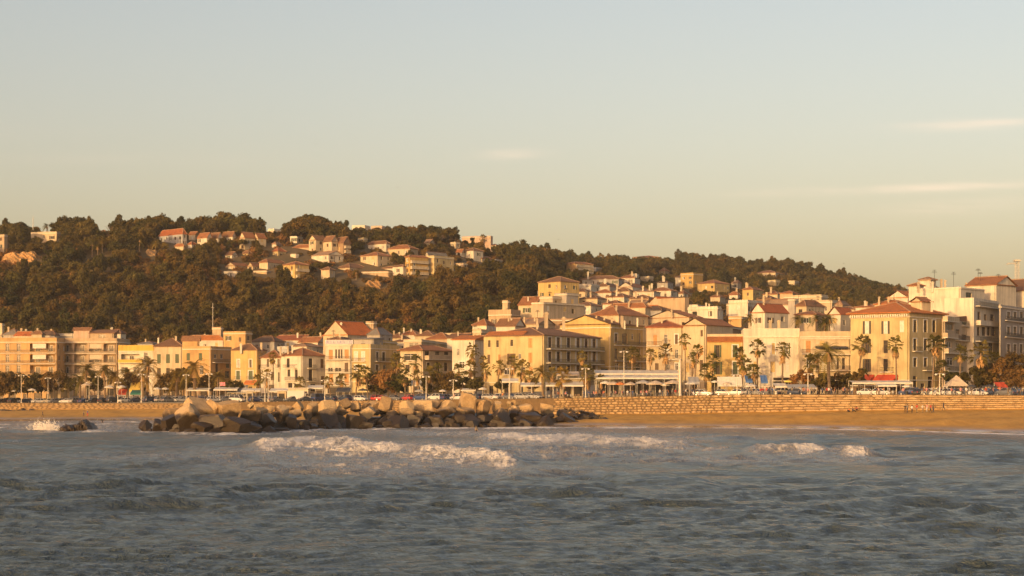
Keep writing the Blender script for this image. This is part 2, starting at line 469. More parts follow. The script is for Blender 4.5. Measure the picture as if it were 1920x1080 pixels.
    a = (ii * m + jj).ravel()
    f = np.stack([a, a + 1, a + m + 1, a + m], 1)
    me = bpy.data.meshes.new('sea')
    me.vertices.add(len(v)); me.vertices.foreach_set('co', v.ravel())
    me.loops.add(len(f) * 4); me.loops.foreach_set('vertex_index', f.ravel())
    me.polygons.add(len(f)); me.polygons.foreach_set('loop_start', np.arange(0, len(f) * 4, 4))
    me.update(calc_edges=True)
    me.polygons.foreach_set('use_smooth', [True] * len(f))
    at = me.attributes.new('foam', 'FLOAT', 'POINT'); at.data.foreach_set('value', np.clip(foam, 0, 1.3).ravel())
    sd = me.attributes.new('shallow', 'FLOAT', 'POINT'); sd.data.foreach_set('value', np.clip((D - shd + 45) / 60, 0, 1).ravel())
    def b(nt, bs):
        L = nt.links.new
        def noi(scale, detail, stretch, rough=.6, dist=0.0):
            n_ = set_noise(nt, scale, detail, rough, 'World', stretch); n_.inputs['Distortion'].default_value = dist; return n_.outputs[0]
        fa = nt.nodes.new('ShaderNodeAttribute'); fa.attribute_name = 'foam'
        sh = nt.nodes.new('ShaderNodeAttribute'); sh.attribute_name = 'shallow'
        n1 = noi(.55, 8, (1, .30, 1), .66, .5)
        def M(op, a, b_, clamp=False):
            q = nt.nodes.new('ShaderNodeMath'); q.operation = op; q.use_clamp = clamp
            for i, w_ in enumerate((a, b_)):
                if isinstance(w_, (int, float)): q.inputs[i].default_value = w_
                else: L(w_, q.inputs[i])
            return q.outputs[0]
        n6 = noi(1.9, 5, (1, .35, 1), .65, .4)
        nn = M('ADD', M('MULTIPLY', n1, .7), M('MULTIPLY', n6, .3))
        msk = nt.nodes.new('ShaderNodeMapRange'); msk.interpolation_type = 'SMOOTHSTEP'
        L(M('ADD', fa.outputs['Fac'], M('MULTIPLY', M('SUBTRACT', nn, .5), 4.2)), msk.inputs[0])
        msk.inputs[1].default_value = .5; msk.inputs[2].default_value = 1.05
        n2 = noi(.06, 4, (.6, 1, 1))
        water = ramp(nt, n2, [(.3, (.045, .064, .068)), (.7, (.066, .086, .088))])
        water = mix_col(nt, sh.outputs['Fac'], water, (.16, .15, .13))
        thin = M('MULTIPLY', fa.outputs['Fac'], .62, True)
        water = mix_col(nt, thin, water, (.56, .52, .52))
        L(mix_col(nt, msk.outputs[0], water, (.92, .86, .79)), bs.inputs['Base Color'])
        ro = nt.nodes.new('ShaderNodeMapRange'); L(msk.outputs[0], ro.inputs[0]); ro.inputs[3].default_value = .195; ro.inputs[4].default_value = .9
        L(ro.outputs[0], bs.inputs['Roughness'])
        bs.inputs['IOR'].default_value = 1.333
        n3 = noi(.95, 6, (.85, .7, 1), .6, .7)
        n4 = noi(.3, 3, (.8, 1, 1), .55, .5)
        n5 = noi(3.2, 4, (.9, .6, 1), .6, .5)
        h = M('ADD', M('ADD', M('MULTIPLY', n3, 1.35), M('MULTIPLY', n4, .8)), M('ADD', M('MULTIPLY', n5, .3), M('MULTIPLY', msk.outputs[0], M('ADD', M('MULTIPLY', n6, .9), .1))))
        bp = nt.nodes.new('ShaderNodeBump'); bp.inputs['Distance'].default_value = 1.0
        bst = nt.nodes.new('ShaderNodeMapRange'); L(sh.outputs['Fac'], bst.inputs[0]); bst.inputs[3].default_value = 1.0; bst.inputs[4].default_value = .12
        L(bst.outputs[0], bp.inputs['Strength'])
        L(h, bp.inputs['Height']); L(bp.outputs[0], bs.inputs['Normal'])
    me.materials.append(node_mat('sea_water', b))
    tag(link('sea', me), 'choppy grey-green sea with breaking foam crests', 'sea', kind='structure')
build_sea()
# ------------------------------------------------------------------ trees on the hills
def foliage(name, c1, c2, c3):
    def b(nt, bs):
        oi = nt.nodes.new('ShaderNodeObjectInfo')
        nz = set_noise(nt, .55, 3, .6, 'World')
        a = ramp(nt, oi.outputs['Random'], [(0, c1), (.3, c2), (.55, mul(c1, .7)), (.8, c3), (1, mul(c3, 1.35))])
        c = mix_col(nt, .75, a, ramp(nt, nz.outputs[0], [(.3, (.45, .45, .45)), (.7, (1.15, 1.1, 1.0))]), 'MULTIPLY')
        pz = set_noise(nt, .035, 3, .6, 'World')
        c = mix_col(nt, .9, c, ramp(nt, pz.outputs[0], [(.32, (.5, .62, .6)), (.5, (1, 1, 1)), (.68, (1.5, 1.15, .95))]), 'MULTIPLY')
        nt.links.new(c, bs.inputs['Base Color'])
        bs.inputs['Roughness'].default_value = .8
        bs.inputs['Specular IOR Level'].default_value = .15
        tr = nt.nodes.new('ShaderNodeBsdfTranslucent'); nt.links.new(c, tr.inputs[0])
        mx = nt.nodes.new('ShaderNodeMixShader'); mx.inputs[0].default_value = .35
        nt.links.new(bs.outputs[0], mx.inputs[1]); nt.links.new(tr.outputs[0], mx.inputs[2])
        nt.links.new(mx.outputs[0], nt.nodes['Material Output'].inputs['Surface'])
    return node_mat(name, b)
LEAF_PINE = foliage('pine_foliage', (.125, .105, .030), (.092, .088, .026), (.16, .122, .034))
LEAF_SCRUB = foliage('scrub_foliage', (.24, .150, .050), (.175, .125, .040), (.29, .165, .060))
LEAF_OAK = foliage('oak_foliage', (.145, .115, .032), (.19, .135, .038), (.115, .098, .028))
BARK = plain('bark', (.12, .085, .055), .9)
TWIG = plain('bare_twigs', (.20, .13, .08), .9)
def leaf_cloud(seed, clumps, n, size, clump_r, verts=None):
    """many small leaf faces gathered in clumps; clumps: list of (centre, radius)"""
    g = np.random.default_rng(seed)
    V = []
    for c, cr in clumps:
        k = max(6, int(n * (cr / clump_r) ** 2))
        d = g.normal(size=(k, 3)); d /= np.linalg.norm(d, axis=1)[:, None]
        rr = cr * g.uniform(.55, 1.08, (k, 1))
        p = np.array(c) + d * rr * np.array([1, 1, .8])
        nrm = d + g.normal(scale=.55, size=(k, 3)); nrm[:, 2] += .25
        nrm /= np.linalg.norm(nrm, axis=1)[:, None]
        t = np.cross(nrm, g.normal(size=(k, 3))); t /= np.linalg.norm(t, axis=1)[:, None]
        w = np.cross(nrm, t)
        s = size * g.uniform(.6, 1.35, (k, 1))
        V.append(np.stack([p - t * s - w * s * .6, p + t * s * .9 - w * s * .5, p + t * s * .7 + w * s * .8, p - t * s * .8 + w * s * .6], 1))
    return np.concatenate(V).reshape(-1, 3)
def cloud_mesh(name, v, mat):
    me = bpy.data.meshes.new(name)
    n = len(v) // 4
    me.vertices.add(len(v)); me.vertices.foreach_set('co', v.ravel())
    me.loops.add(n * 4); me.loops.foreach_set('vertex_index', np.arange(n * 4))
    me.polygons.add(n); me.polygons.foreach_set('loop_start', np.arange(0, n * 4, 4))
    me.update(calc_edges=True)
    me.materials.append(mat)
    return me
def crown_clumps(seed, kind):
    g = random.Random(seed); out = []
    if kind == 'pine':            # umbrella pine: broad flattened head
        for i in range(22):
            a, r = g.uniform(0, 6.28), 3.3 * math.sqrt(g.random())
            out.append(((r * math.cos(a), r * math.sin(a), 6.1 + g.uniform(-.7, .9) - r * r * .09), g.uniform(.8, 1.35)))
    elif kind == 'round':
        for i in range(26):
            a, b, r = g.uniform(0, 6.28), g.uniform(-.7, 1), 2.7 * g.uniform(.45, 1) ** .5
            h = math.sqrt(1 - b * b)
            out.append(((r * h * math.cos(a), r * h * math.sin(a), 4.2 + r * b * 1.05), g.uniform(.75, 1.35)))
    elif kind == 'tall':
        for i in range(24):
            z = g.uniform(1.4, 8.2); q = 1.9 * (1 - abs(z - 4) / 5.4) + .25
            a = g.uniform(0, 6.28); r = q * math.sqrt(g.random())
            out.append(((r * math.cos(a), r * math.sin(a), z), g.uniform(.6, 1.1)))
    else:                         # scrub
        for i in range(13):
            a, r = g.uniform(0, 6.28), 2.2 * math.sqrt(g.random())
            out.append(((r * math.cos(a), r * math.sin(a), 1.1 + g.uniform(-.5, .9) - r * .15), g.uniform(.7, 1.15)))
    return out
PROTO = {}
def make_protos():
    for kind, mat, size in (('pine', LEAF_PINE, .30), ('round', LEAF_OAK, .29), ('tall', LEAF_PINE, .26), ('scrub', LEAF_SCRUB, .27)):
        for s in range(3):
            cl = crown_clumps(s * 17 + len(kind), kind)
            crown = cloud_mesh(kind + '_crown', leaf_cloud(s + 3, cl, 60, size, 1.0), mat)
            top = {'pine': 5.6, 'round': 3.8, 'tall': 5.5, 'scrub': .9}[kind]
            m = MB()
            g = random.Random(s)
            lean = g.uniform(-.4, .4)
            m.tube([(0, 0, -1.2), (lean * .3, 0, top * .5), (lean, .1, top)], [.24, .19, .10], 6)
            if kind != 'scrub':
                for c, cr in cl[::3]:
                    m.tube([(lean * .6, 0, top * .62), ((lean * .6 + c[0]) / 2, c[1] / 2, (top * .62 + c[2]) / 2 + .1), c], [.09, .06, .03], 4, cap=False)
            PROTO[kind, s] = (crown, m.mesh(kind + '_trunk', [BARK]))
make_protos()
HIDE = []        # picture rectangles of houses (px0, py0, px1, py1, distance): no tree may stand in front of them
FOOT = []        # house footprints (x, y, radius)
def bare_tree_mesh(seed):
    g = random.Random(seed); m = MB()
    def br(p, d, l, r, k):
        q = p + d * l
        m.tube([p, (p + q) / 2 + Vector((g.uniform(-.1, .1), g.uniform(-.1, .1), 0)) * l, q], [r, r * .8, r * .55], 4, cap=False)
        if k:
            for i in range(3 if k > 1 else 4):
                e = (d + Vector((g.uniform(-.8, .8), g.uniform(-.8, .8), g.uniform(-.1, .6)))).normalized()
                br(p + d * l * g.uniform(.55, 1), e, l * g.uniform(.55, .8), r * .55, k - 1)
    br(Vector((0, 0, -1)), Vector((0, 0, 1)), 3.4, .2, 4)
    return m.mesh('bare_branches', [TWIG])
def plant_hills():
    g = np.random.default_rng(11)
    cand = []
    for D0, D1, p0, p1, cell in ((690, 1010, -260, 1010, 4.1), (560, 1430, 930, 2150, 5.4)):
        D = D0
        while D < D1:
            xa, xb = X(p0, D), X(p1, D)
            n = int((xb - xa) / cell)
            xs = xa + (np.arange(n) + g.uniform(-.45, .45, n) + .5) * cell
            ys = D + g.uniform(-.45, .45, n) * cell
            for x, y in zip(xs, ys): cand.append((x, y))
            D += cell
    pts = []
    for x, y in cand:
        px = PXof(x, y)
        if p_skip(px, y) and not (px > 930 and y > 560 and g.random() < (.75 if 1225 < px < 1420 else .4)): continue
        z = gz(px, y); py = PYof(z, y)
        low = (px < 900 and py > 505 + 25 * math.sin(px * .013) + g.normal(0, 10))
        u = g.random()
        if low: kind = 'scrub' if u < .72 else ('round' if u < .93 else 'tall')
        elif px < 1000: kind = 'pine' if u < .42 else 'round' if u < .70 else 'scrub' if u < .86 else 'tall'
        else: kind = 'round' if u < .5 else 'pine' if u < .82 else 'tall'
        sc = (g.uniform(.75, 1.35) if kind == 'scrub' else .62 + .75 * g.random() ** 1.6)
        if kind != 'scrub' and abs(y - 950) < 45 and px < 960: sc *= .84 + .28 * max(0, math.sin(px * .047 + 1.3 * math.sin(px * .021))) 
        h = {'pine': 7.4, 'round': 7.0, 'tall': 8.6, 'scrub': 2.6}[kind] * sc
        w = {'pine': 4.2, 'round': 3.4, 'tall': 2.2, 'scrub': 2.6}[kind] * sc * F / y
        pt = PYof(z + h, y)
        bad = False
        for a, b, c, d, hd, sf in HIDE:
            if y < hd + 3 and px + w > a and px - w < c and pt < d - (d - b) * sf and py > b:
                if kind != 'scrub' and pt + 2 < d - (d - b) * sf:
                    k2 = PYof(z + 2.6 * sc, y)
                    if k2 > d - (d - b) * (sf + .08): kind = 'scrub'; h = 2.6 * sc; continue
                bad = True; break
        if bad: continue
        if any((x - fx) ** 2 + (y - fy) ** 2 < (fr + 1.5) ** 2 for fx, fy, fr in FOOT if abs(fy - y) < 30): continue
        vis = 0
        pts.append((x, y, z - .15, kind, sc, g.uniform(0, 6.28), px, py, pt))
    return pts
def p_skip(px, y):
    t = np.interp(px, [-300, 850, 930, 1000, 1150, 1300, 1450, 1600, 1750, 2200], [720, 690, 640, 770, 960, 1010, 1060, 960, 900, 900])
    return y < t
def build_trees():
    pts = plant_hills()
    # the trees that show largest as things: nearest the picture's skyline and house belt first, spread over the columns
    big = [i for i, p in enumerate(pts) if p[3] != 'scrub' and -30 < p[6] < 1720 and p[7] < 560]
    def prominence(i):
        x, y, z, k, sc, rz, px, py, pt = pts[i]
        sky = np.interp(px, [0, 150, 560, 850, 1000, 1150, 1270, 1400, 1480, 1600, 1700], [456, 441, 440, 459, 489, 504, 494, 512, 509, 541, 566])
        return abs(py - sky) * .06 - sc * 6 * (1.25 if k == 'pine' else 1) + (y > 1350) * 9
    big.sort(key=prominence)
    chosen, used = set(), {}
    for i in big:
        c = int(pts[i][6] // 60)
        if used.get(c, 0) < 11 and len(chosen) < 262:
            used[c] = used.get(c, 0) + 1; chosen.add(i)
    groups = {}
    for i in sorted(chosen, key=lambda i: pts[i][6]):
        x, y, z, k, sc, rz, px, py, pt = pts[i]
        nm = {'pine': 'umbrella_pine', 'round': 'oak_tree', 'tall': 'cypress_tree'}[k]
        hill = 'left wooded hill' if px < 1010 else 'far right hill'
        t = thing(nm, 'x', 'tree', (x, y, z), rz, f'{nm.replace("_", " ")}s on the {hill}')
        t.scale = (sc, sc, sc)
        cr, tr = PROTO[k, i % 3]
        link('crown', cr, t); link('trunk', tr, t)
        groups.setdefault((k, hill), []).append(t)
    look = {'pine': 'dark flat-topped umbrella pine', 'round': 'rounded olive-green broadleaf tree', 'tall': 'tall narrow dark cypress-like tree'}
    for (k, hill), v in groups.items(): from_left(v, look[k] + ' on the ' + hill + ', {} from the left')
    # all the rest of the wood is one mass
    rest = [p for i, p in enumerate(pts) if i not in chosen]
    for kind_set, nm, lab in (((('pine', 'round', 'tall')), 'woodland', 'dense mixed pine and oak wood covering the hills'), (('scrub',), 'scrubland', 'brown and olive scrub covering the lower slopes')):
        sel = [p for p in rest if p[3] in kind_set]
        coll = bpy.data.collections.new(nm + '_plants')
        keys = []
        for k in kind_set:
            for s in range(3):
                m1, m2 = PROTO[k, s]
                o = bpy.data.objects.new('plant', m1.copy() if False else m1)
                o.name = '%s%02d' % (nm, len(keys)); coll.objects.link(o); keys.append(k)
        me = bpy.data.meshes.new(nm)
        me.from_pydata([(p[0], p[1], p[2]) for p in sel], [], [])
        a1 = me.attributes.new('pick', 'INT', 'POINT'); a2 = me.attributes.new('size', 'FLOAT_VECTOR', 'POINT'); a3 = me.attributes.new('turn', 'FLOAT', 'POINT')
        a1, a2, a3 = (me.attributes[n_] for n_ in ('pick', 'size', 'turn'))
        a1.data.foreach_set('value', [kind_set.index(p[3]) * 3 + (j % 3) for j, p in enumerate(sel)])
        vr = np.random.default_rng(2).uniform(.72, 1.3, (len(sel), 3)); a2.data.foreach_set('vector', (vr * np.array([p[4] for p in sel])[:, None]).astype(np.float32).ravel()); a3.data.foreach_set('value', [p[5] for p in sel])
        o = link(nm, me)
        tag(o, lab, 'woodland' if nm == 'woodland' else 'scrub', kind='stuff')
        ng = bpy.data.node_groups.new(nm, 'GeometryNodeTree')
        ng.interface.new_socket('Geometry', in_out='INPUT', socket_type='NodeSocketGeometry')
        ng.interface.new_socket('Geometry', in_out='OUTPUT', socket_type='NodeSocketGeometry')
        N, L = ng.nodes.new, ng.links.new
        gi, go = N('NodeGroupInput'), N('NodeGroupOutput')
        ci = N('GeometryNodeCollectionInfo'); ci.inputs['Collection'].default_value = coll; ci.inputs['Separate Children'].default_value = True; ci.inputs['Reset Children'].default_value = True
        ip = N('GeometryNodeInstanceOnPoints'); ip.inputs['Pick Instance'].default_value = True
        def attr(name, typ):
            q = N('GeometryNodeInputNamedAttribute'); q.data_type = typ; q.inputs['Name'].default_value = name; return q.outputs['Attribute']
        L(gi.outputs[0], ip.inputs['Points']); L(ci.outputs[0], ip.inputs['Instance'])
        L(attr('pick', 'INT'), ip.inputs['Instance Index']); L(attr('size', 'FLOAT_VECTOR'), ip.inputs['Scale'])
        cx = N('ShaderNodeCombineXYZ'); L(attr('turn', 'FLOAT'), cx.inputs[2])
        L(cx.outputs[0], ip.inputs['Rotation'])
        L(ip.outputs[0], go.inputs[0])
        md = o.modifiers.new('scatter', 'NODES'); md.node_group = ng
# ------------------------------------------------------------------ houses
GLASS = node_mat('window_glass', lambda nt, bs: (bs.inputs['Base Color'].__setattr__('default_value', (.035, .032, .03, 1)), bs.inputs['Roughness'].__setattr__('default_value', .12)))
WHITE_WOOD = plain('white_joinery', (.72, .68, .6), .6)
DARK_IRON = plain('dark_iron', (.05, .045, .04), .5, .3)
SHUT = {'g': plain('green_shutter_paint', (.075, .10, .045), .6), 'n': plain('brown_shutter_paint', (.13, .075, .035), .6), 'o': plain('orange_shutter_paint', (.52, .26, .085), .6),
        'w': plain('white_shutter_paint', (.66, .62, .53), .6), 'y': plain('ochre_shutter_paint', (.60, .42, .17), .6), 'k': plain('charcoal_shutter_paint', (.07, .055, .04), .6), 'b': plain('grey_blue_shutter_paint', (.25, .27, .27), .6)}
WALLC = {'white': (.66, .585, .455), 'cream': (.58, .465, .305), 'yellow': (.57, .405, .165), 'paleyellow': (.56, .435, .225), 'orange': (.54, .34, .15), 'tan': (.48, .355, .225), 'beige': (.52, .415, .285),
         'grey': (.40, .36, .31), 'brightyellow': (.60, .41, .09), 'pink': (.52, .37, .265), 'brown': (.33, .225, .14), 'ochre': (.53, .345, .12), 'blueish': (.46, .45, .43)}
ROOFC = {'red': (.42, .125, .04), 'orange': (.56, .19, .045), 'brown': (.27, .135, .065), 'rust': (.38, .155, .06), 'dark': (.15, .095, .065), 'bright': (.66, .17, .025), 'grey': (.26, .23, .20), 'pale': (.44, .28, .17)}
def wall_mat(c): return plaster(c + '_plaster', WALLC[c])
def roof_mat(c): return rooftile(c + '_roof_tiles', ROOFC[c])
SLAB = plain('pale_slab_edge', (.70, .62, .48), .85)
CLOTH = {k: plain(k + '_canvas', c, .85) for k, c in dict(white=(.66, .60, .50), red=(.55, .075, .03), orange=(.62, .20, .05), blue=(.07, .16, .38), green=(.03, .17, .13), tan=(.55, .44, .32), yellow=(.75, .52, .10), grey=(.40, .38, .35), dark=(.06, .06, .07), lavender=(.36, .34, .48), pink=(.7, .25, .3)).items()}
class Face:
    """one wall of a house: o = left end at the base, u along it, n outward"""
    def __init__(s, o, u, length, n, z0): s.o, s.u, s.len, s.n, s.z0 = o, u, length, n, z0
    def uv(s, px, py):
        k = (px - CX) / F
        den = s.u.x - k * s.u.y
        t = (k * s.o.y - s.o.x) / den
        y = s.o.y + s.u.y * t
        return t, Z(py, y) - s.z0
    def at(s, t, v, out=0.0): return s.o + s.u * t + s.n * out + Vector((0, 0, s.z0 + v))
ALL_HOUSES = []
def house(label, cx, D, t, pl, pr, base, eave, wall='cream', roof=('flat', 4), rc='rust', L=(), Rr=(), depth=9.0, name='house', over=.45, win='auto', chim=(), cornice=None, cat='house', group=None, floors=None, seed=None, right_wall=None, hide=True, ant=(), soft=.12):
    """a house seen at its near corner (column cx, distance D), turned by t degrees; pl/pr: picture columns where its left
    and right walls end (None: hidden wall, 'depth' metres); base/eave: picture rows at the near corner."""
    th = R(t)
    C = Vector((X(cx, D), D, 0))
    dl = Vector((-math.cos(th), math.sin(th), 0)); dr = Vector((math.sin(th), math.cos(th), 0))
    if pl is None: ll = depth
    else:
        k = (pl - CX) / F; ll = (C.x - k * C.y) / (math.cos(th) + k * math.sin(th))
    if pr is None: lr = depth
    else:
        k = (pr - CX) / F; lr = (k * C.y - C.x) / (math.sin(th) - k * math.cos(th))
    lr = min(lr, 40.0)
    zt = Z(eave, D)
    corners = [C, C + dl * ll, C + dl * ll + dr * lr, C + dr * lr]
    zg = [gxy(c.x, c.y) for c in corners]
    z0 = Z(base, D) if base is not None else zg[0]
    z0 = min(min(zg[0], zg[1]), z0) - .3
    H = zt - z0
    rg = random.Random(seed if seed is not None else int(cx * 31 + eave))
    org = Vector((C.x, C.y, z0))
    T = thing(name, label, cat, org, 0, group)
    fl = Face(C + dl * ll, -dl, ll, -dr, z0)           # the left-hand wall, its normal faces front-left
    fr = Face(C, dr, lr, -dl, z0)
    wm = wall_mat(wall)
    spec = {0: list(L), 1: list(Rr)}
    if win == 'auto' or win == 'left' or win == 'right':
        for fi, f in ((0, fl), (1, fr)):
            if spec[fi]: continue
            ext = abs(PXof(f.at(f.len, 0).x, f.at(f.len, 0).y) - PXof(f.o.x, f.o.y))
            if ext < 7: continue
            n = floors or max(1, int(H * .92 / 3.2))
            nc = max(1, int(f.len / 3.6))
            for a in range(n):
                for c in range(nc):
                    if rg.random() < .16: continue
                    u0 = f.len * (c + .5) / nc + rg.uniform(-.25, .25); w = rg.choice((.9, 1.0, 1.2, 1.5))
                    v0 = H - (a + 1) * min(3.2, H * .92 / n) + rg.choice((.4, .9))
                    spec[fi].append(('uv', u0 - w / 2, v0, u0 + w / 2, v0 + (1.5 if v0 > .5 else 1.4), rg.choice(('p', 'c', 'k', 'psg', 'psn', 'W', 'N', 'kc', 'Y', 'k'))))
    if group is None and ll > 5 and pl is not None and H > 8:      # street-level shopfronts
        nn = max(1, int(ll / 3.9))
        for c in range(nn):
            u = ll * (c + .5) / nn; w = rg.choice((1.2, 2.2, 2.6)); spec[0].append(('uv', u - w / 2, .35, u + w / 2, rg.choice((2.7, 3.0)), 'k'))
        if pr is not None and lr > 6:
            nn = max(1, int(lr / 4.2))
            for c in range(nn): u = lr * (c + .5) / nn; spec[1].append(('uv', u - 1.0, .35, u + 1.0, 2.8, 'k'))
    # walls with real openings
    wb = MB()
    for fi, f in ((0, fl), (1, fr)):
        rects = []
        for s in spec[fi]:
            if s[0] == 'uv': u0, v0, u1, v1, st = s[1:6]; ex = s[6] if len(s) > 6 else None
            else:
                (u0, v1), (u1, v0) = f.uv(s[0], s[1]), f.uv(s[2], s[3]); st = s[4]; ex = s[5] if len(s) > 5 else None
                u0, u1 = min(u0, u1), max(u0, u1)
            u0, u1, v0, v1 = max(u0, .12), min(u1, f.len - .12), max(v0, .05), min(v1, H - .15)
            if u1 - u0 < .25 or v1 - v0 < .3: continue
            if any(u0 < b[2] and u1 > b[0] and v0 < b[3] and v1 > b[1] for b in rects): continue
            rects.append((u0, v0, u1, v1, st, ex))
        us = sorted({0.0, f.len, *[q for b in rects for q in (b[0], b[2])]}); vs = sorted({0.0, H, *[q for b in rects for q in (b[1], b[3])]})
        for i in range(len(us) - 1):
            um = (us[i] + us[i + 1]) / 2
            j = 0
            while j < len(vs) - 1:
                vm = (vs[j] + vs[j + 1]) / 2
                if not any(b[0] < um < b[2] and b[1] < vm < b[3] for b in rects):
                    wb.face([f.at(us[i], vs[j]) - org, f.at(us[i + 1], vs[j]) - org, f.at(us[i + 1], vs[j + 1]) - org, f.at(us[i], vs[j + 1]) - org], 0)
                j += 1
        for b in rects: opening(T, org, f, b, wb, H)
    a, b_, c, d = [p - C for p in corners]
    up = Vector((0, 0, H))
    wb.face([b_, c, c + up, b_ + up], 0); wb.face([c, d, d + up, c + up], 0); wb.face([a + up, b_ + up, c + up, d + up], 0)
    # roof
    kind = roof[0]
    o = over
    if kind == 'flat':
        hp = roof[1] * D / F
        if hp > .1:
            pm = MB(); tk = .22
            for p, q, n_ in ((a, b_, -dr), (b_, c, dl), (c, d, dr), (d, a, -dl)):
                mid = (p + q) / 2 - n_ * tk * .5 + Vector((0, 0, H + hp / 2)); h = (q - p) / 2
                pm.box(mid + n_ * .03, h * (1 + .06 / max(h.length, .1)), n_ * (tk / 2), (0, 0, hp / 2))
            pm.obj('parapet', wall_mat(roof[2]) if len(roof) > 2 else wm, T)
            sm = MB()
            for p, q, n_ in ((a, b_, -dr), (d, a, -dl)):
                mid = (p + q) / 2 + n_ * .06 + Vector((0, 0, H - .09)); h = (q - p) / 2
                sm.box(mid, h, n_ * .24, (0, 0, .14))
            sm.obj('cornice', SLAB, T)
    else:
        zr = (eave - roof[1]) * D / F
        ev = [p + (p - (a + c) / 2).normalized() * o * 1.3 for p in (a, b_, c, d)]
        lo = [Vector((p.x, p.y, H - .02)) for p in ev]; hi = [Vector((p.x, p.y, H + .16)) for p in ev]
        axis = roof[2] if len(roof) > 2 else ('L' if ll >= lr else 'R')
        rm = MB()
        if kind == 'hip':
            if axis == 'L': ins = min(ll, lr) * .5; r0 = (a + d) / 2 + dl * ins * (ll > lr) + (dl * ll / 2) * (ll <= lr); r1 = (b_ + c) / 2 - dl * ins * (ll > lr) - (dl * ll / 2) * (ll <= lr)
            else: ins = min(ll, lr) * .5; r0 = (a + b_) / 2 + dr * ins * (lr > ll) + (dr * lr / 2) * (lr <= ll); r1 = (c + d) / 2 - dr * ins * (lr > ll) - (dr * lr / 2) * (lr <= ll)
        elif axis == 'L': r0, r1 = (a + d) / 2 - dl * o, (b_ + c) / 2 + dl * o
        else: r0, r1 = (a + b_) / 2 - dr * o, (c + d) / 2 + dr * o
        if kind == 'shed':
            hi2 = [hi[0], hi[1], hi[2] + Vector((0, 0, zr)), hi[3] + Vector((0, 0, zr))]
            rm.face(hi2, 0, [(0, 0), (ll, 0), (ll, lr), (0, lr)]); rm.face([lo[3], lo[2], lo[1], lo[0]])
            for i in range(4): rm.face([lo[i], lo[(i + 1) % 4], hi2[(i + 1) % 4], hi2[i]])
        else:
            r0 = Vector((r0.x, r0.y, H + .16 + zr)); r1 = Vector((r1.x, r1.y, H + .16 + zr))
            def slope(pts, e0, e1):
                e = (e1 - e0).normalized(); uv = []
                for p in pts:
                    q = p - e0; s_ = q.dot(e); uv.append((s_, (q - e * s_).length))
                rm.face(pts, 0, uv)
            if axis == 'L':
                slope([hi[0], hi[1], r1, r0], hi[0], hi[1]); slope([hi[2], hi[3], r0, r1], hi[2], hi[3])
                if kind == 'hip': slope([hi[1], hi[2], r1], hi[1], hi[2]); slope([hi[3], hi[0], r0], hi[3], hi[0])
                else:
                    wb.face([a + up, d + up, (a + d) / 2 + up + Vector((0, 0, zr))]); wb.face([c + up, b_ + up, (b_ + c) / 2 + up + Vector((0, 0, zr))])
            else:
                slope([hi[1], hi[2], r1, r0], hi[1], hi[2]); slope([hi[3], hi[0], r0, r1], hi[3], hi[0])
                if kind == 'hip': slope([hi[0], hi[1], r0], hi[0], hi[1]); slope([hi[2], hi[3], r1], hi[2], hi[3])
                else:
                    wb.face([b_ + up, a + up, (a + b_) / 2 + up + Vector((0, 0, zr))]); wb.face([d + up, c + up, (c + d) / 2 + up + Vector((0, 0, zr))])
            rm.face([lo[3], lo[2], lo[1], lo[0]])
            for i in range(4): rm.face([lo[i], lo[(i + 1) % 4], hi[(i + 1) % 4], hi[i]])
            cap = MB()
            if kind == 'hip':
                for p, q in ((hi[0], r0), (hi[1], r1 if axis == 'L' else r0), (hi[2], r1), (hi[3], r0 if axis == 'L' else r1), (r0, r1)):
                    if (q - p).length > .3: cap.tube([p + Vector((0, 0, .03)), q + Vector((0, 0, .05))], .13, 5)
            else: cap.tube([r0 + Vector((0, 0, .04)), r1 + Vector((0, 0, .04))], .14, 5)
        ro = rm.obj('roof', roof_mat(rc), T)
        if kind != 'shed': cap.obj('ridge_tiles', roof_mat('pale' if rc in ('brown', 'rust', 'red', 'orange', 'bright') else 'brown'), ro)
    wb.obj('wall', wm, T)
    if cornice:
        cb = MB()
        for p, q, n_ in ((a, b_, -dr), (d, a, -dl)):
            h = (q - p) / 2
            cb.box((p + q) / 2 + n_ * .1 + Vector((0, 0, H - cornice)), h, n_ * .12, (0, 0, .12))
        cb.obj('cornice', SLAB, T)
    if group is None and H > 8:
        pb = MB()
        for f in (fl, fr): pb.box(f.at(f.len / 2, 3.55, .03) - org, f.u * (f.len / 2 + .03), f.n * .07, (0, 0, .09))
        pb.obj('string_course', SLAB, T)
        dp = MB(); u = fl.len - .35
        dp.tube([fl.at(u, H - .1, .09) - org, fl.at(u, .3, .09) - org], .06, 5); dp.obj('drainpipe', DARK_IRON if rg.random() < .5 else SLAB, T)
    # chimneys and aerials: (column, row of the foot, height in px)
    for ch in chim:
        px, py, hp = ch[:3]
        dd = D + (ch[3] if len(ch) > 3 else min(ll, lr) * .45)
        p = PT(px, py, dd) - org; h = hp * dd / F; w = max(.45, h * .32)
        q = MB(); q.bx(p.x - w / 2, p.x + w / 2, p.y - w / 2, p.y + w / 2, p.z - 1.2, p.z + h * .8)
        q.bx(p.x - w * .75, p.x + w * .75, p.y - w * .75, p.y + w * .75, p.z + h * .8, p.z + h * .88)
        q.bx(p.x - w * .42, p.x + w * .42, p.y - w * .42, p.y + w * .42, p.z + h * .88, p.z + h)
        q.obj('chimney', wall_mat(rg.choice(('cream', 'white', 'beige'))), T)
    for px, py, hp in ant: aerial(T, org, px, py, hp, D + min(ll, lr) * .5)
    x0, x1 = (pl if pl is not None else cx - 3), (pr if pr is not None else cx + 3)
    if hide: HIDE.append((x0, min(eave, roof[1] if kind != 'flat' else eave) - 2, x1, base if base is not None else PYof(zg[0], D), D, soft))
    m = sum(corners, Vector()) / 4
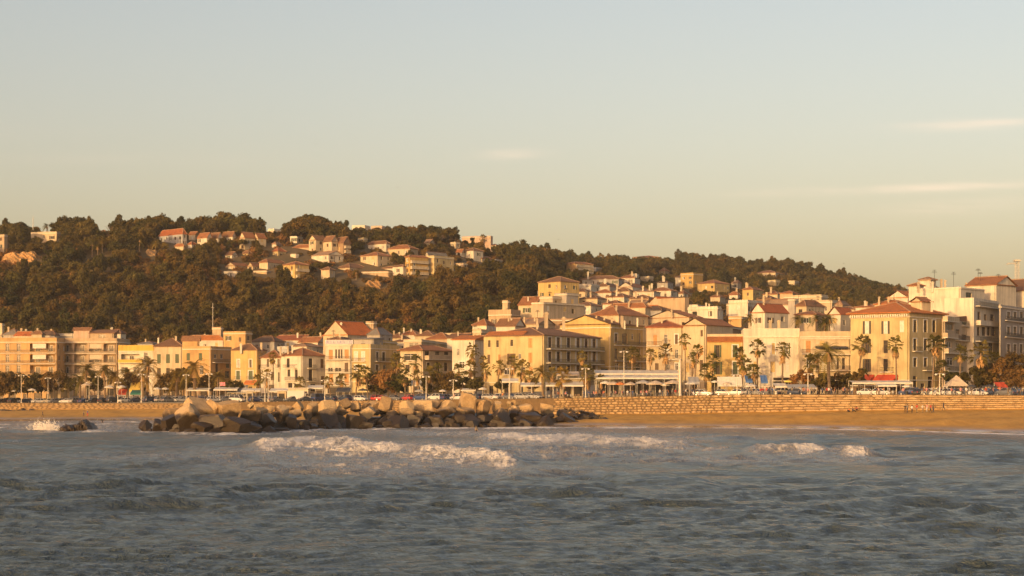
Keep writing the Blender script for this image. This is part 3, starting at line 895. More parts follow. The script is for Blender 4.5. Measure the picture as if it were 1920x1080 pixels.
    FOOT.append((m.x, m.y, max(ll, lr) * .6))
    ALL_HOUSES.append(T)
    return T, org, fl, fr
def aerial(T, org, px, py, hp, D):
    p = PT(px, py, D) - org; h = hp * D / F; m = MB()
    m.tube([p - Vector((0, 0, 1)), p + Vector((0, 0, h))], .05, 4)
    for k in range(4):
        z = h * (.78 + .07 * k); w = .7 - .1 * k
        m.tube([p + Vector((-w, 0, z)), p + Vector((w, 0, z))], .03, 4)
    m.obj('aerial', DARK_IRON, T)
def opening(T, org, f, b, wb, H):
    """a window, door or loggia in a wall: reveal, frame, pane, shutters, balcony"""
    u0, v0, u1, v1, st, ex = b
    dep = 1.7 if 'l' in st else .26
    at = lambda u, v, o_: f.at(u, v, o_) - org
    for (p, q) in (((u0, v0), (u1, v0)), ((u1, v0), (u1, v1)), ((u1, v1), (u0, v1)), ((u0, v1), (u0, v0))):
        wb.face([at(*p, 0), at(*q, 0), at(*q, -dep), at(*p, -dep)])
    w, h = u1 - u0, v1 - v0
    U, Nn, Zv = f.u, f.n, Vector((0, 0, 1))
    def bar(m, ua, ub, va, vb, o0, o1, mi=0):
        m.box((at((ua + ub) / 2, (va + vb) / 2, (o0 + o1) / 2)), U * ((ub - ua) / 2), Nn * (abs(o1 - o0) / 2), Zv * ((vb - va) / 2), mi)
    if 'l' in st:      # loggia: back wall with a glazed door, partition and railing
        wb.face([at(u0, v0, -dep), at(u1, v0, -dep), at(u1, v1, -dep), at(u0, v1, -dep)])
        n = max(1, int(w / 3.2))
        for i in range(n):
            c = u0 + w * (i + .5) / n
            m = MB(); bar(m, c - .8, c + .8, v0 + .03, v0 + h * .82, -dep + .02, -dep + .10)
            wi = m.obj('door', WHITE_WOOD, T)
            g = MB(); bar(g, c - .68, c - .05, v0 + .12, v0 + h * .78, -dep + .10, -dep + .13); bar(g, c + .05, c + .68, v0 + .12, v0 + h * .78, -dep + .10, -dep + .13)
            g.obj('pane', GLASS, wi)
        railing(T, at, bar, u0, u1, v0, -.08)
        if ex == 'w':
            m = MB(); bar(m, u0 + w * .1, u0 + w * .62, v0 + h * .35, v1 - .05, -.25, -.17); m.obj('awning', CLOTH['white'], T)
        if ex == 'G':
            m = MB(); bar(m, u0 + .1, u1 - .1, v0 + h * .3, v1 - .05, -.25, -.17); m.obj('awning', CLOTH['tan'], T)
        return
    closed = {'o': 'o', 'G': 'g', 'N': 'n', 'W': 'w', 'Y': 'y'}
    cl = next((closed[c] for c in st if c in closed), None)
    m = MB()
    fwid = min(.09, w * .12)
    if cl:          # closed louvred shutters fill the opening
        for i in (0, 1):
            ua = u0 + .02 + i * w / 2; ub = ua + w / 2 - .05
            bar(m, ua, ub, v0 + .03, v1 - .03, -.12, -.05)
            k = max(3, int(h / .28))
            for j in range(k):
                va = v0 + .1 + (h - .2) * j / k
                bar(m, ua + .06, ub - .06, va, va + (h - .2) / k * .55, -.05, -.025)
        m.obj('shutter', SHUT[cl], T)
    else:
        for q in ((u0, u1, v0, v0 + fwid), (u0, u1, v1 - fwid, v1), (u0, u0 + fwid, v0 + fwid, v1 - fwid), (u1 - fwid, u1, v0 + fwid, v1 - fwid), ((u0 + u1) / 2 - fwid / 2, (u0 + u1) / 2 + fwid / 2, v0 + fwid, v1 - fwid)):
            bar(m, *q, -.24, -.16)
        if h > 1.6: bar(m, u0 + fwid, u1 - fwid, v0 + h * .68, v0 + h * .68 + fwid, -.235, -.165)
        wi = m.obj('window', WHITE_WOOD if 'k' not in st else SHUT['n'], T)
        g = MB(); g.face([at(u0, v0, -.2), at(u1, v0, -.2), at(u1, v1, -.2), at(u0, v1, -.2)])
        g.obj('pane', GLASS, wi)
        if 'c' in st:      # a light curtain behind
            cu = MB(); cu.face([at(u0, v0, -.19), at(u0 + w * .42, v0, -.19), at(u0 + w * .36, v1, -.19), at(u0, v1, -.19)]); cu.obj('curtain', CLOTH['white'], wi)
    for s_ in 'gnwk':
        if 's' + s_ in st:     # open shutters folded back on the wall
            for i in (0, 1):
                sm = MB()
                ua, ub = (u0 - w * .46, u0 - .03) if i == 0 else (u1 + .03, u1 + w * .46)
                bar(sm, ua, ub, v0, v1, .02, .07)
                k = max(3, int(h / .3))
                for j in range(k):
                    va = v0 + .08 + (h - .16) * j / k
                    bar(sm, ua + .05, ub - .05, va, va + (h - .16) / k * .55, .07, .095)
                sm.obj('shutter', SHUT[s_], T)
    if 'f' in st:          # pale painted surround
        q = MB()
        bar(q, u0 - .22, u0, v0 - .1, v1 + .22, .0, .05); bar(q, u1, u1 + .22, v0 - .1, v1 + .22, .0, .05); bar(q, u0, u1, v1, v1 + .22, .0, .05)
        q.obj('surround', WHITE_WOOD, T)
    if 'b' in st:          # small balcony
        q = MB(); bar(q, u0 - .45, u1 + .45, v0 - .16, v0 - .01, .0, .85); ba = q.obj('balcony', SLAB, T)
        railing(ba, at, bar, u0 - .43, u1 + .43, v0, .8, sides=True)
    elif 'b' not in st and h < 2.3:
        q = MB(); bar(q, u0 - .1, u1 + .1, v0 - .09, v0 - .005, -.1, .1); q.obj('sill', SLAB, T)
def railing(parent, at, bar, u0, u1, v, o_, sides=False, mat=None):
    q = MB()
    bar(q, u0, u1, v + .95, v + 1.02, o_ - .03, o_ + .03); bar(q, u0, u1, v + .06, v + .11, o_ - .02, o_ + .02)
    n = max(3, int((u1 - u0) / .32))
    for i in range(n + 1):
        u = u0 + (u1 - u0) * i / n
        bar(q, u - .022, u + .022, v + .11, v + .95, o_ - .02, o_ + .02)
    if sides:
        for u in (u0, u1): bar(q, u - .03, u + .03, v + .95, v + 1.02, .0, o_ - .03)
    q.obj('railing', mat or DARK_IRON, parent)
def balcony(H4, fi, px0, px1, py, deep=1.2, solid=None, rows=None):
    """a long balcony on wall fi (0 left, 1 right) between two columns with its slab at row py"""
    T, org, fl, fr = H4
    f = (fl, fr)[fi]
    (ua, v), (ub, _) = f.uv(px0, py), f.uv(px1, py)
    at = lambda u, v_, o_: f.at(u, v_, o_) - org
    def bar(m, a, b, c, d, o0, o1, mi=0): m.box(at((a + b) / 2, (c + d) / 2, (o0 + o1) / 2), f.u * ((b - a) / 2), f.n * (abs(o1 - o0) / 2), Vector((0, 0, (d - c) / 2)), mi)
    q = MB(); bar(q, ua, ub, v - .2, v, .0, deep); ba = q.obj('balcony', SLAB, T)
    if solid:
        q = MB(); bar(q, ua, ub, v, v + 1.0, deep - .12, deep - .01)
        bar(q, ua, ua + .1, v, v + 1.0, .0, deep - .12); bar(q, ub - .1, ub, v, v + 1.0, .0, deep - .12)
        q.obj('parapet', wall_mat(solid), ba)
    else: railing(ba, at, bar, ua + .05, ub - .05, v, deep - .06, sides=True)
    return ba
def awning(H4, fi, px0, px1, py_top, py_bot, deep, mat):
    T, org, fl, fr = H4
    f = (fl, fr)[fi]
    (ua, v1), (ub, _) = f.uv(px0, py_top), f.uv(px1, py_top)
    v0 = f.uv(px0, py_bot)[1]
    at = lambda u, v_, o_: f.at(u, v_, o_) - org
    m = MB(); s = v0 + (v1 - v0) * .25
    A = [at(ua, v1, .03), at(ub, v1, .03), at(ub, s, deep), at(ua, s, deep)]
    t = Vector((0, 0, .05))
    m.face([p + t for p in A]); m.face(A[::-1])
    m.face([at(ua, s, deep), at(ub, s, deep), at(ub, v0, deep + .02), at(ua, v0, deep + .02)])
    m.face([at(ua, v1, .03), at(ua, s, deep), at(ua, s, .03)]); m.face([at(ub, v1, .03), at(ub, s, deep), at(ub, s, .03)])
    m.obj('awning', CLOTH[mat], T)
def grid(xs, w, rows, st, ex=None): return [(x - w / 2, y0, x + w / 2, y1, st) + ((ex,) if ex else ()) for x in xs for y0, y1 in rows]
# ------------------------------------------------------------------ front row, left to right
def front_row():
    # long balcony block at the left edge
    rows = [(644, 659), (664.5, 679), (685, 700), (705, 721)]
    h = house('long orange balcony block with pale slab bands at left edge of town', 106, 628, 6, -60, None, None, 641, 'orange', ('flat', 8), depth=14, name='apartment_block',
              L=grid([-30, -8, 14, 35], 7, rows, 'p') + [(56, a, 104, b, 'l', 'w') for a, b in rows[:2]] + [(56, rows[2][0], 104, rows[2][1], 'l')] + grid([62, 90], 12, rows[3:], 'p'), cat='apartment block',
              ant=((47, 640, 14), (2, 640, 12)))
    for y in (661, 681, 702): balcony(h, 0, -58, 104, y + 1, .7)
    h = house('shaded brown loggia block beside the orange balcony block', 219, 634, 6, 107.5, None, None, 641, 'tan', ('flat', 7), depth=14, name='apartment_block',
              L=[(x0, a, x1, b, 'l', e) for (a, b) in rows[:3] for (x0, x1, e) in ((109, 135, None), (139, 163, None), (167, 191, 'G'), (194, 217, None))] + grid([120, 150, 180, 205], 10, rows[3:], 'p'), cat='apartment block', ant=((136, 641, 26),))
    for y in (661, 681, 702): balcony(h, 0, 108.5, 218, y + 1, .35)
    house('small pale roof-terrace house on top of the brown loggia block', 168, 642, 10, 138, 170, 640, 620, 'pink', ('shed', 614), 'brown', depth=7, win=None, hide=False)
    house('low tan penthouse with tiled lean-to on the loggia block roof', 213, 640, 10, 169, 220, 640, 625, 'tan', ('shed', 618), 'brown', L=[(185, 627, 198, 636, 'p')], depth=7, hide=False)
    # yellow and cream terrace
    h = house('bright yellow flat-roofed house with shaded upper balcony', 288, 625, 4, 222, None, None, 658, 'white', ('flat', 11, 'brightyellow'), depth=12,
              L=[(227, 664, 262, 678, 'l'), (270, 661, 277, 680, 'p'), (227, 688, 240, 701, 'p'), (250, 688, 262, 701, 'p'), (272, 688, 280, 701, 'pk')])
    balcony(h, 0, 223, 268, 680, 1.3, 'brightyellow')
    h = house('cream house with brown hipped roof between yellow and stepped houses', 342, 620, 3, 289, None, None, 650, 'cream', ('hip', 634, 'L'), 'brown', depth=12,
              L=grid([298, 315, 332], 7, [(664, 681)], 'G') + grid([298, 315, 332], 7, [(690, 706)], 'pk'), chim=((330, 640, 10), (297, 641, 8)))
    h = house('orange-stained house with stepped parapet and green shutters', 395, 606, 20, 343, 434, None, 654, 'orange', ('flat', 5), depth=12,
              L=grid([353, 376], 6.5, [(662, 676)], 'G') + grid([356, 378], 7, [(686, 702)], 'p'),
              Rr=[(401, 664, 406, 672, 'p'), (413, 664, 418, 673, 'p'), (424, 682, 430, 690, 'G'), (422, 696, 430, 709, 'k'), (404, 682, 409, 700, 'k'), (405, 716, 432, 730, 'k')])
    balcony(h, 1, 398, 432, 679, .8)
    house('stepped orange gable wall above the orange-stained house', 372, 612, 14, 342, 374, 655, 640, 'orange', ('shed', 630, 'L'), 'brown', depth=8, win=None, hide=False)
    h = house('narrow yellow house with green shutters and sloping brown roof', 482, 606, 16, 433, 500, None, 657, 'yellow', ('hip', 645, 'L'), 'brown', depth=10, over=.2,
              L=[(444.5, 674, 449, 689, 'cf'), (467.5, 674, 472, 689, 'kf'), (443, 695, 450, 712, 'Gfb'), (466, 695, 474, 712, 'Gfb'), (444, 718, 451, 726, 'k')], Rr=[], win='left', chim=((452, 656, 12, 1), (490, 654, 12)))
    awning(h, 0, 461, 480, 713, 720, 1.6, 'orange')
    h = house('low white wing with brown roof beside the narrow yellow house', 526, 603, 8, 489, None, None, 671, 'white', ('hip', 656, 'L'), 'rust', depth=10,
              L=[(500, 673, 504.5, 688, 'k'), (520, 673, 527, 689, 'k'), (508, 697, 514, 713, 'k'), (521, 698, 527, 716, 'k')])
    balcony(h, 0, 489, 512, 690, .9); balcony(h, 0, 517, 525, 690, .8)
    h = house('white corner house with brown hipped roof and thin balconies', 567, 596, 42, 526, 609, None, 667, 'white', ('hip', 652, 'R'), 'rust', depth=14,
              L=[(537.5, 672, 543, 689, 'ky'), (539, 693, 544, 706, 'k'), (553, 693, 558, 711, 'k'), (540, 718, 548, 732, 'k')],
              Rr=[(579, 672, 586, 689, 'k'), (601, 673, 607, 690, 'N'), (579, 693, 586, 714, 'k'), (602, 705, 608, 722, 'N'), (582, 720, 592, 734, 'k')], chim=((526, 660, 10), (548, 655, 8), (540, 657, 8)))
    balcony(h, 0, 534, 557, 690, .9); balcony(h, 0, 537, 566, 713, .9); balcony(h, 1, 576, 590, 690, .8); balcony(h, 1, 575, 590, 715, .8)
    # white house with rooftop sign and wooden doors
    h = house('white three-storey house with wooden doors under long rooftop sign', 659, 580, 4, 610, None, None, 647, 'white', ('flat', 2), depth=12,
              L=[(616.5, 656, 624, 674, 'o'), (628.5, 655, 632, 672, 'k'), (634, 655, 637.5, 672, 'k'), (639, 655, 642, 672, 'k'), (646, 655, 654, 672, 'o'), (615, 689, 624, 697, 'p'), (628, 689, 640, 697, 'p'), (646, 680, 653, 697, 'N'),
                 (617, 701, 625, 722, 'o'), (629, 706, 641, 722, 'p'), (646, 701, 654, 722, 'o'), (614, 726, 655, 738, 'k')])
    for y in (674.5, 698.5, 722.5): balcony(h, 0, 610.5, 657.5, y, 1.1)
    T, org, fl, fr = h
    sign(fl, 609.5, 637.5, 662, 645.5, T, org)
    h = house('yellow corner block with dark railed balcony and white door surrounds', 695, 578, 22, 660, 749, None, 645, 'paleyellow', ('flat', 0), depth=14, cornice=1.35, win=None,
              L=[(665, 660, 670, 677, 'Wf'), (678.5, 660, 683.5, 677, 'Wf'), (665, 684, 670, 695, 'pf'), (680, 684, 685, 692, 'pf'), (668, 707, 676, 724, 'k')],
              Rr=[(705, 660, 710, 677, 'kf'), (716.5, 660, 722, 677, 'kf'), (738, 660, 743, 675, 'kf'), (704, 684, 710, 694, 'kf'), (718, 684, 724, 694, 'p'), (738, 684, 743, 694, 'p')])
    balcony(h, 1, 702, 748, 677, 1.0); balcony(h, 0, 661, 685, 677.5, .7)
    T2 = house('small glazed attic room with dark canopy on the yellow corner block', 700, 592, 14, 663, 718, 647, 636, 'grey', ('shed', 632), 'grey', depth=8, hide=False)
    # pavilion-like house with hipped roof and upper loggia
    h = house('tan house with wide hipped tile roof and shaded upper terrace', 793, 560, 30, 750, 848, None, 657, 'cream', ('hip', 647, 'R'), 'rust', depth=14, over=.9,
              L=[(757, 663, 782, 676, 'p'), (760, 684, 768, 696, 'k'), (776, 664, 784, 690, 'k')],
              Rr=[(797, 658, 805, 667, 'k'), (816, 657, 824, 666, 'k'), (833, 657, 841, 666, 'k'), (800, 680, 806, 690, 'kf'), (817, 679, 824, 697, 'k'), (833, 680, 839, 696, 'k')])
    balcony(h, 1, 796, 847, 673, 1.6, 'beige')
    house('bulky cream house with flat concrete slab behind the hipped pavilion', 790, 585, 10, 757, 848, 660, 639, 'cream', ('flat', 3), depth=12, L=[(767, 642, 785, 652, 'p'), (800, 643, 812, 653, 'p'), (822, 643, 836, 653, 'p')], hide=False)
    h = house('white rendered house with orange lean-to roof by single tall palm', 890, 540, 28, 848, 907, None, 637, 'white', ('shed', 628), 'orange', depth=10, L=[(857, 654, 861, 667, 'p'), (861, 678, 871, 690, 'pf'), (853, 705, 862, 716, 'k')], win=None)
    # big cream house with orange shutters and its shaded balcony front
    h = house('large cream house with orange shutters and shaded balconied street front', 1020, 500, 30, 907, 1126, None, 629, 'paleyellow', ('hip', 612, 'R'), 'brown', depth=14, right_wall='grey',
              L=[(915, 638, 919.5, 651, 'k'), (930.5, 638, 935, 651, 'k'), (957, 637, 962, 649, 'k'), (991, 634.5, 998, 652, 'o'), (914, 665, 919, 682, 'N'), (934, 665, 938.5, 680, 'o'), (955, 663, 963, 684, 'Nsn'), (972, 663, 977, 673, 'p'), (991, 661.5, 998, 680, 'o'), (992, 688, 999, 703, 'o'), (976, 688, 984, 703, 'p'), (945, 690, 956, 702, 'p'), (990, 714, 1000, 730, 'k')],
              Rr=[(x - 3.2, a, x + 3.2, b, 'kswf' if i % 2 else 'kf') for a, b in ((632, 652), (659, 678), (685, 697)) for i, x in enumerate((1031, 1047, 1066, 1084, 1099, 1114))],
              chim=((1007, 609, 12, 2), (1024, 607, 22, 4), (1057, 612, 18, 6)))
    balcony(h, 1, 1024, 1125.5, 653.5, 1.4); balcony(h, 1, 1024, 1125.5, 680, 1.4)
    T, org, fl, fr = h
    q = MB(); a0 = fl.uv(908, 630)[0]; a1 = fl.uv(981, 630)[0]; v = fl.uv(981, 629)[1]; vt = fl.uv(981, 619.5)[1]
    q.face([fl.at(a0, v, .5) - org, fl.at(a1, v, .5) - org, fl.at(a1, vt, -2.6) - org, fl.at(a0, vt, -2.6) - org], 0, [(0, 0), (a1 - a0, 0), (a1 - a0, 3), (0, 3)])
    q.face([fl.at(a0, v - .1, .5) - org, fl.at(a1, v - .1, .5) - org, fl.at(a1, vt - .1, -2.6) - org, fl.at(a0, vt - .1, -2.6) - org])
    q.obj('roof', roof_mat('orange'), T)
    # gabled house beside it: blank lit flank, shaded balcony front, many chimneys
    h = house('tall gabled house with blank sunlit flank and shaded green-railed front', 1145, 532, 29, 1050, 1213, None, 608, 'yellow', ('gable', 591, 'R'), 'brown', depth=14, win=None,
              Rr=[(1152, 625, 1158, 643, 'kf'), (1166, 625, 1176, 645, 'k'), (1184, 626, 1188, 637, 'p'), (1198, 625, 1202, 645, 'k'), (1206, 627, 1210, 645, 'k'), (1152, 653, 1158, 673, 'k'), (1167, 653, 1173, 674, 'k'), (1198, 653, 1202, 665, 'k'), (1153, 681, 1160, 695, 'p'), (1172, 680, 1177, 696, 'p'), (1192, 680, 1203, 697, 'k'), (1206, 682, 1211, 697, 'k')],
              chim=((1118, 600, 8, 4), (1133, 602, 10, 4), (1147, 606, 11, 3), (1166, 607, 15, 5), (1171, 609, 8, 3), (1195, 605, 9, 6)), cornice=.9)
    balcony(h, 1, 1166, 1212, 647, .8); balcony(h, 1, 1151, 1162, 646.5, .7); balcony(h, 1, 1151, 1212, 676, .9)
    # bright sunlit run on the right half
    h = house('cream house with red hipped roof and one orange shuttered door', 1281, 478, 8, 1212, None, None, 614, 'cream', ('hip', 600, 'L'), 'red', depth=12,
              L=[(1225, 628, 1232, 647, 'o'), (1245.5, 627, 1252, 645, 'b'), (1265.5, 627, 1271, 645, 'Nf'), (1227, 655, 1234, 674, 'Y'), (1246, 656, 1252, 673, 'Wf'), (1266, 655, 1272, 672, 'p'), (1228, 681, 1235, 694, 'N'), (1249, 683, 1256, 694, 'p'), (1266, 681, 1272, 694, 'pf')], chim=((1241, 606, 9),))
    balcony(h, 0, 1213, 1240, 648, .8); balcony(h, 0, 1243, 1276, 674, .7)
    h = house('cream house with gabled tan side wall and small red shuttered window', 1324, 472, 34, 1281, 1374, None, 610, 'cream', ('gable', 597, 'R'), 'rust', depth=12, win=None,
              L=[(1313.5, 619, 1318, 631, 'N'), (1312, 648, 1318, 666, 'o'), (1285, 650, 1291, 670, 'Y'), (1312, 675, 1318, 694, 'N'), (1286, 680, 1292, 698, 'Y')])
    h = house('low yellow house with orange tile strip and dark green shutters', 1393, 462, 5, 1326, None, None, 640, 'yellow', ('flat', 0), depth=12,
              L=[(1342, 647, 1349, 670, 'ksg'), (1373.5, 647, 1383, 670, 'Gf'), (1342, 678, 1350, 702, 'ksg'), (1374, 678, 1383, 702, 'Gf'), (1352, 708, 1386, 724, 'k')])
    balcony(h, 0, 1370, 1388, 702, .6)
    T, org, fl, fr = h
    q = MB(); L0 = fl.len; v = fl.uv(1390, 640)[1]; up_ = fl.uv(1390, 630.5)[1]
    q.face([fl.at(-.1, v, .55) - org, fl.at(L0, v, .55) - org, fl.at(L0, up_, -2.2) - org, fl.at(-.1, up_, -2.2) - org], 0, [(0, 0), (L0, 0), (L0, 3), (0, 3)])
    q.face([fl.at(-.1, v - .12, .55) - org, fl.at(L0, v - .12, .55) - org, fl.at(L0, v, .55) - org, fl.at(-.1, v, .55) - org]); q.face([fl.at(-.1, v - .12, .55) - org, fl.at(L0, v - .12, .55) - org, fl.at(L0, v - .12, -.2) - org, fl.at(-.1, v - .12, -.2) - org])
    q.obj('roof', roof_mat('orange'), T)
    q = MB(); vt = fl.uv(1390, 625.5)[1]
    q.box((fl.at(L0 / 2, (v + vt) / 2 - .3, -2.6) - org), fl.u * (L0 / 2), fl.n * .3, (0, 0, (vt - v) / 2 + .3)); q.obj('parapet', wall_mat('cream'), T)
    h = house('white house with small triangular pediment and pale closed shutters', 1499, 458, 5, 1394, None, None, 631, 'white', ('flat', 15.5), depth=14,
              L=[(1404, 643, 1410, 662, 'W'), (1447, 643, 1453, 664, 'Yf'), (1473, 643, 1478.5, 664, 'sgp'), (1413, 678, 1419, 698, 'Y'), (1445, 678, 1453, 698, 'Y'), (1473, 678, 1479, 699, 'W'), (1404, 708, 1414, 728, 'k'), (1450, 708, 1490, 726, 'k')], chim=((1405, 616, 11, 1.5), (1444, 616, 16, 4), (1460, 616, 16, 4)))
    T, org, fl, fr = h
    q = MB(); a0, v0 = fl.uv(1403, 615); ac, vp = fl.uv(1418, 606); a1 = fl.uv(1433, 615)[0]
    tri = [(a0, v0), (a1, v0), (ac, vp)]
    q.face([fl.at(*p, .03) - org for p in tri]); q.face([fl.at(*p, -.2) - org for p in tri][::-1])
    for i in range(3): q.face([fl.at(*tri[i], .03) - org, fl.at(*tri[(i + 1) % 3], .03) - org, fl.at(*tri[(i + 1) % 3], -.2) - org, fl.at(*tri[i], -.2) - org])
    q.obj('pediment', wall_mat('white'), T)
    h = house('long cream terrace house with pergola awning and railed balconies', 1595, 455, 4, 1500, None, None, 631, 'cream', ('flat', 10), depth=14, cornice=.5,
              L=[(1511, 639, 1520, 661, 'o'), (1537, 639, 1546, 656, 'Y'), (1556, 650, 1590, 662, 'l'), (1540, 674, 1550, 692, 'W'), (1566, 671, 1573, 692, 'kc'), (1579, 671, 1584, 692, 'k'), (1512, 671, 1520, 690, 'p'), (1512, 708, 1526, 726, 'k'), (1545, 705, 1585, 726, 'k')])
    balcony(h, 0, 1503, 1530, 663, .9); balcony(h, 0, 1526, 1594, 694, 1.1); balcony(h, 0, 1530, 1594, 664, 1.4, 'cream')
    awning(h, 0, 1529, 1587, 649.5, 654, 2.2, 'dark')
    # grand house with hipped roof and bracketed cornice
    R3 = [(602, 626), (638, 662), (673, 697)]
    L = [(1621.5, a, 1629.5, b, 'skW' if a < 610 else 'skk') for a, b in R3] + [(1656.5, a, 1664.5, b, 'skW' if a < 610 else 'k') for a, b in R3] + [(1687, 601, 1695, 623, 'W')]
    h = house('grand cream corner house with red hipped roof and bracketed cornice', 1705, 440, 40, 1595, 1771, None, 586, 'paleyellow', ('hip', 564, 'R'), 'orange', depth=16, over=.9, L=L,
              Rr=[(x, a, x + 6.5, b, 'kf') for x in (1712.5, 1732, 1748) for a, b in ((600, 623), (635, 657), (671, 688))] + [(1712, 705, 1719, 726, 'k'), (1740, 706, 1752, 728, 'k')], chim=((1747, 575, 12, 8),), ant=())
    balcony(h, 1, 1711, 1726, 658, .7); balcony(h, 1, 1730, 1768, 694, 1.0); balcony(h, 0, 1652, 1676, 697, .7)
    T, org, fl, fr = h
    q = MB(); n = 26
    for i in range(n):
        u = fl.len * (i + .5) / n
        q.box(fl.at(u, fl.uv(1700, 588)[1] - .35, .35) - org, fl.u * .16, fl.n * .36, (0, 0, .3))
    for f in (fl, fr): q.box(f.at(f.len / 2, f.uv(1705, 586)[1] - .95, .06) - org, f.u * (f.len / 2), f.n * .1, (0, 0, .1))
    q.obj('cornice', SLAB, T)
    awning(h, 0, 1609, 1640, 703, 716, 2.2, 'red'); awning(h, 0, 1645, 1684, 703, 716, 2.2, 'red')
    house('small rooftop dormer house on the grand corner house roof', 1729, 448, 50, 1708, 1746, 578, 566, 'cream', ('gable', 558, 'R'), 'rust', depth=5, win=None, hide=False)
    # shaded house with bay balconies
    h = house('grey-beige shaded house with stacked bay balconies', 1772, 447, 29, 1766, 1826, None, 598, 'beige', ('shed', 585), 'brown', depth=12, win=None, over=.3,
              Rr=[(1775, 607, 1787, 620, 'k'), (1792, 617, 1799, 634, 'k'), (1803, 627, 1816, 639, 'k'), (1804, 594, 1816, 609, 'G'), (1775, 640, 1784, 652, 'p'), (1792, 642, 1800, 652, 'p'), (1803, 649, 1818, 667, 'k'), (1776, 670, 1787, 685, 'p'), (1796, 700, 1812, 722, 'k'), (1772, 700, 1786, 716, 'p')])
    balcony(h, 1, 1768.5, 1789, 632, 1.1, 'beige'); balcony(h, 1, 1767.5, 1790, 601, 1.2, 'cream'); balcony(h, 1, 1770, 1800, 661, 1.1, 'beige'); balcony(h, 1, 1770, 1798, 695, 1.1); balcony(h, 1, 1791, 1817, 637, .9); balcony(h, 1, 1802, 1818, 610, .7)
    h = house('tall white house with blank sunlit flank and shaded flower balconies', 1826, 462, 30, 1762, 1873, None, 558, 'white', ('flat', 0), depth=14, win=None,
              Rr=[(1833, 584, 1838, 601, 'k'), (1845, 589, 1850, 602, 'k'), (1857, 589, 1864, 602, 'k'), (1832, 613, 1837, 630, 'k'), (1841, 613, 1848, 630, 'k'), (1851, 613, 1856, 630, 'k'), (1859, 613, 1866, 630, 'k'), (1836, 643, 1844, 664, 'k'), (1854, 643, 1862, 664, 'p'), (1836, 680, 1866, 702, 'k')])
    balcony(h, 1, 1830, 1872, 608, 1.2, 'white'); balcony(h, 1, 1829, 1872, 639, 1.2); balcony(h, 1, 1829, 1872, 573, 1.1)
    house('white stepped house with bare sunlit wall behind the shaded bay house', 1801, 492, 40, 1716, 1846, 640, 538, 'white', ('flat', 0), depth=14, win=None, Rr=[(1811, 548, 1822, 560, 'k')], cornice=.3, chim=((1722, 540, 12, 3), (1748, 540, 12, 5)))
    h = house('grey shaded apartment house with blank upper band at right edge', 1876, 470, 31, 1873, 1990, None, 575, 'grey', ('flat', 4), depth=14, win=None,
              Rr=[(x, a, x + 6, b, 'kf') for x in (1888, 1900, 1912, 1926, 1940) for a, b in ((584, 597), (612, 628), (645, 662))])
    balcony(h, 1, 1884, 1960, 600, .5); balcony(h, 1, 1884, 1960, 631, .5)
    house('tall gabled white house with aerials against the sky', 1868, 505, 44, 1812, 1905, 640, 534, 'white', ('gable', 517, 'L'), 'rust', depth=12, L=[(1828, 531, 1832, 536, 'k')], win=None, ant=((1834, 518, 14), (1872, 528, 14), (1838, 519, 8)))
    house('white gabled house with sunlit wall at the upper right edge', 1930, 515, 44, 1868, 1990, 640, 545, 'white', ('gable', 520, 'L'), 'brown', depth=12, win=None, L=[(1886, 534, 1889, 546, 'p')], chim=((1893, 530, 9, 3),))
    house('small white stair tower with domed cap on the right-hand roofs', 1745, 510, 40, 1725, 1755, 600, 525, 'white', ('hip', 520), 'pale', depth=5, win=None, ant=((1752, 530, 24), (1788, 532, 22)), chim=((1765, 535, 12, 3), (1772, 535, 10, 2), (1812, 540, 10, 2)))
    house('little white roof hut with tiled cap left of the white stepped house', 1722, 500, 40, 1704, 1732, 600, 536, 'white', ('hip', 531), 'rust', depth=5, win=None)
def beyond_the_edge():
    house('cream seafront house just past the right edge of the view', 2070, 452, 24, 1992, 2110, None, 590, 'cream', ('hip', 574), 'rust', depth=14)
    house('tan flat-roofed seafront house further past the right edge', 2190, 446, 24, 2112, 2230, None, 602, 'tan', ('flat', 5), depth=14)
def sign(f, x0, y0, x1, y1, T, org):
    """long rooftop sign: pale frame, lavender board, a line of small white capitals"""
    (a, v1), (b, v0) = f.uv(x0, y0), f.uv(x1, y1)
    m = MB(); c = f.at((a + b) / 2, (v0 + v1) / 2, .1) - org
    m.box(c, f.u * ((b - a) / 2), f.n * .07, (0, 0, (v1 - v0) / 2)); s = m.obj('sign', WHITE_WOOD, T)
    s['label'] = 'long lavender rooftop sign with a line of white capitals'
    m = MB(); m.box(c + f.n * .09, f.u * ((b - a) / 2 - .2), f.n * .03, (0, 0, (v1 - v0) / 2 - .17)); m.obj('board', CLOTH['lavender'], s)
    # the photograph shows only a blurred line of capitals: plain upright strokes, no readable words
    q = MB(); n = 19; hh = (v1 - v0) * .26; w = (b - a - .9) / n; g = random.Random(3)
    for i in range(n):
        if i == 10: continue
        p = c + f.u * (-(b - a) / 2 + .45 + w * (i + .5)) + f.n * .135
        for k in ((-.3, .3), (-.3,), (0,), (-.3, .0, .3))[g.randrange(4)]: q.box(p + f.u * (w * k), f.u * (w * .1), f.n * .015, (0, 0, hh))
        if g.random() < .6: q.box(p + Vector((0, 0, hh * g.choice((-.85, 0, .85)))), f.u * (w * .36), f.n * .014, (0, 0, hh * .14))
    q.obj('lettering', WHITE_WOOD, s)
front_row()
beyond_the_edge()
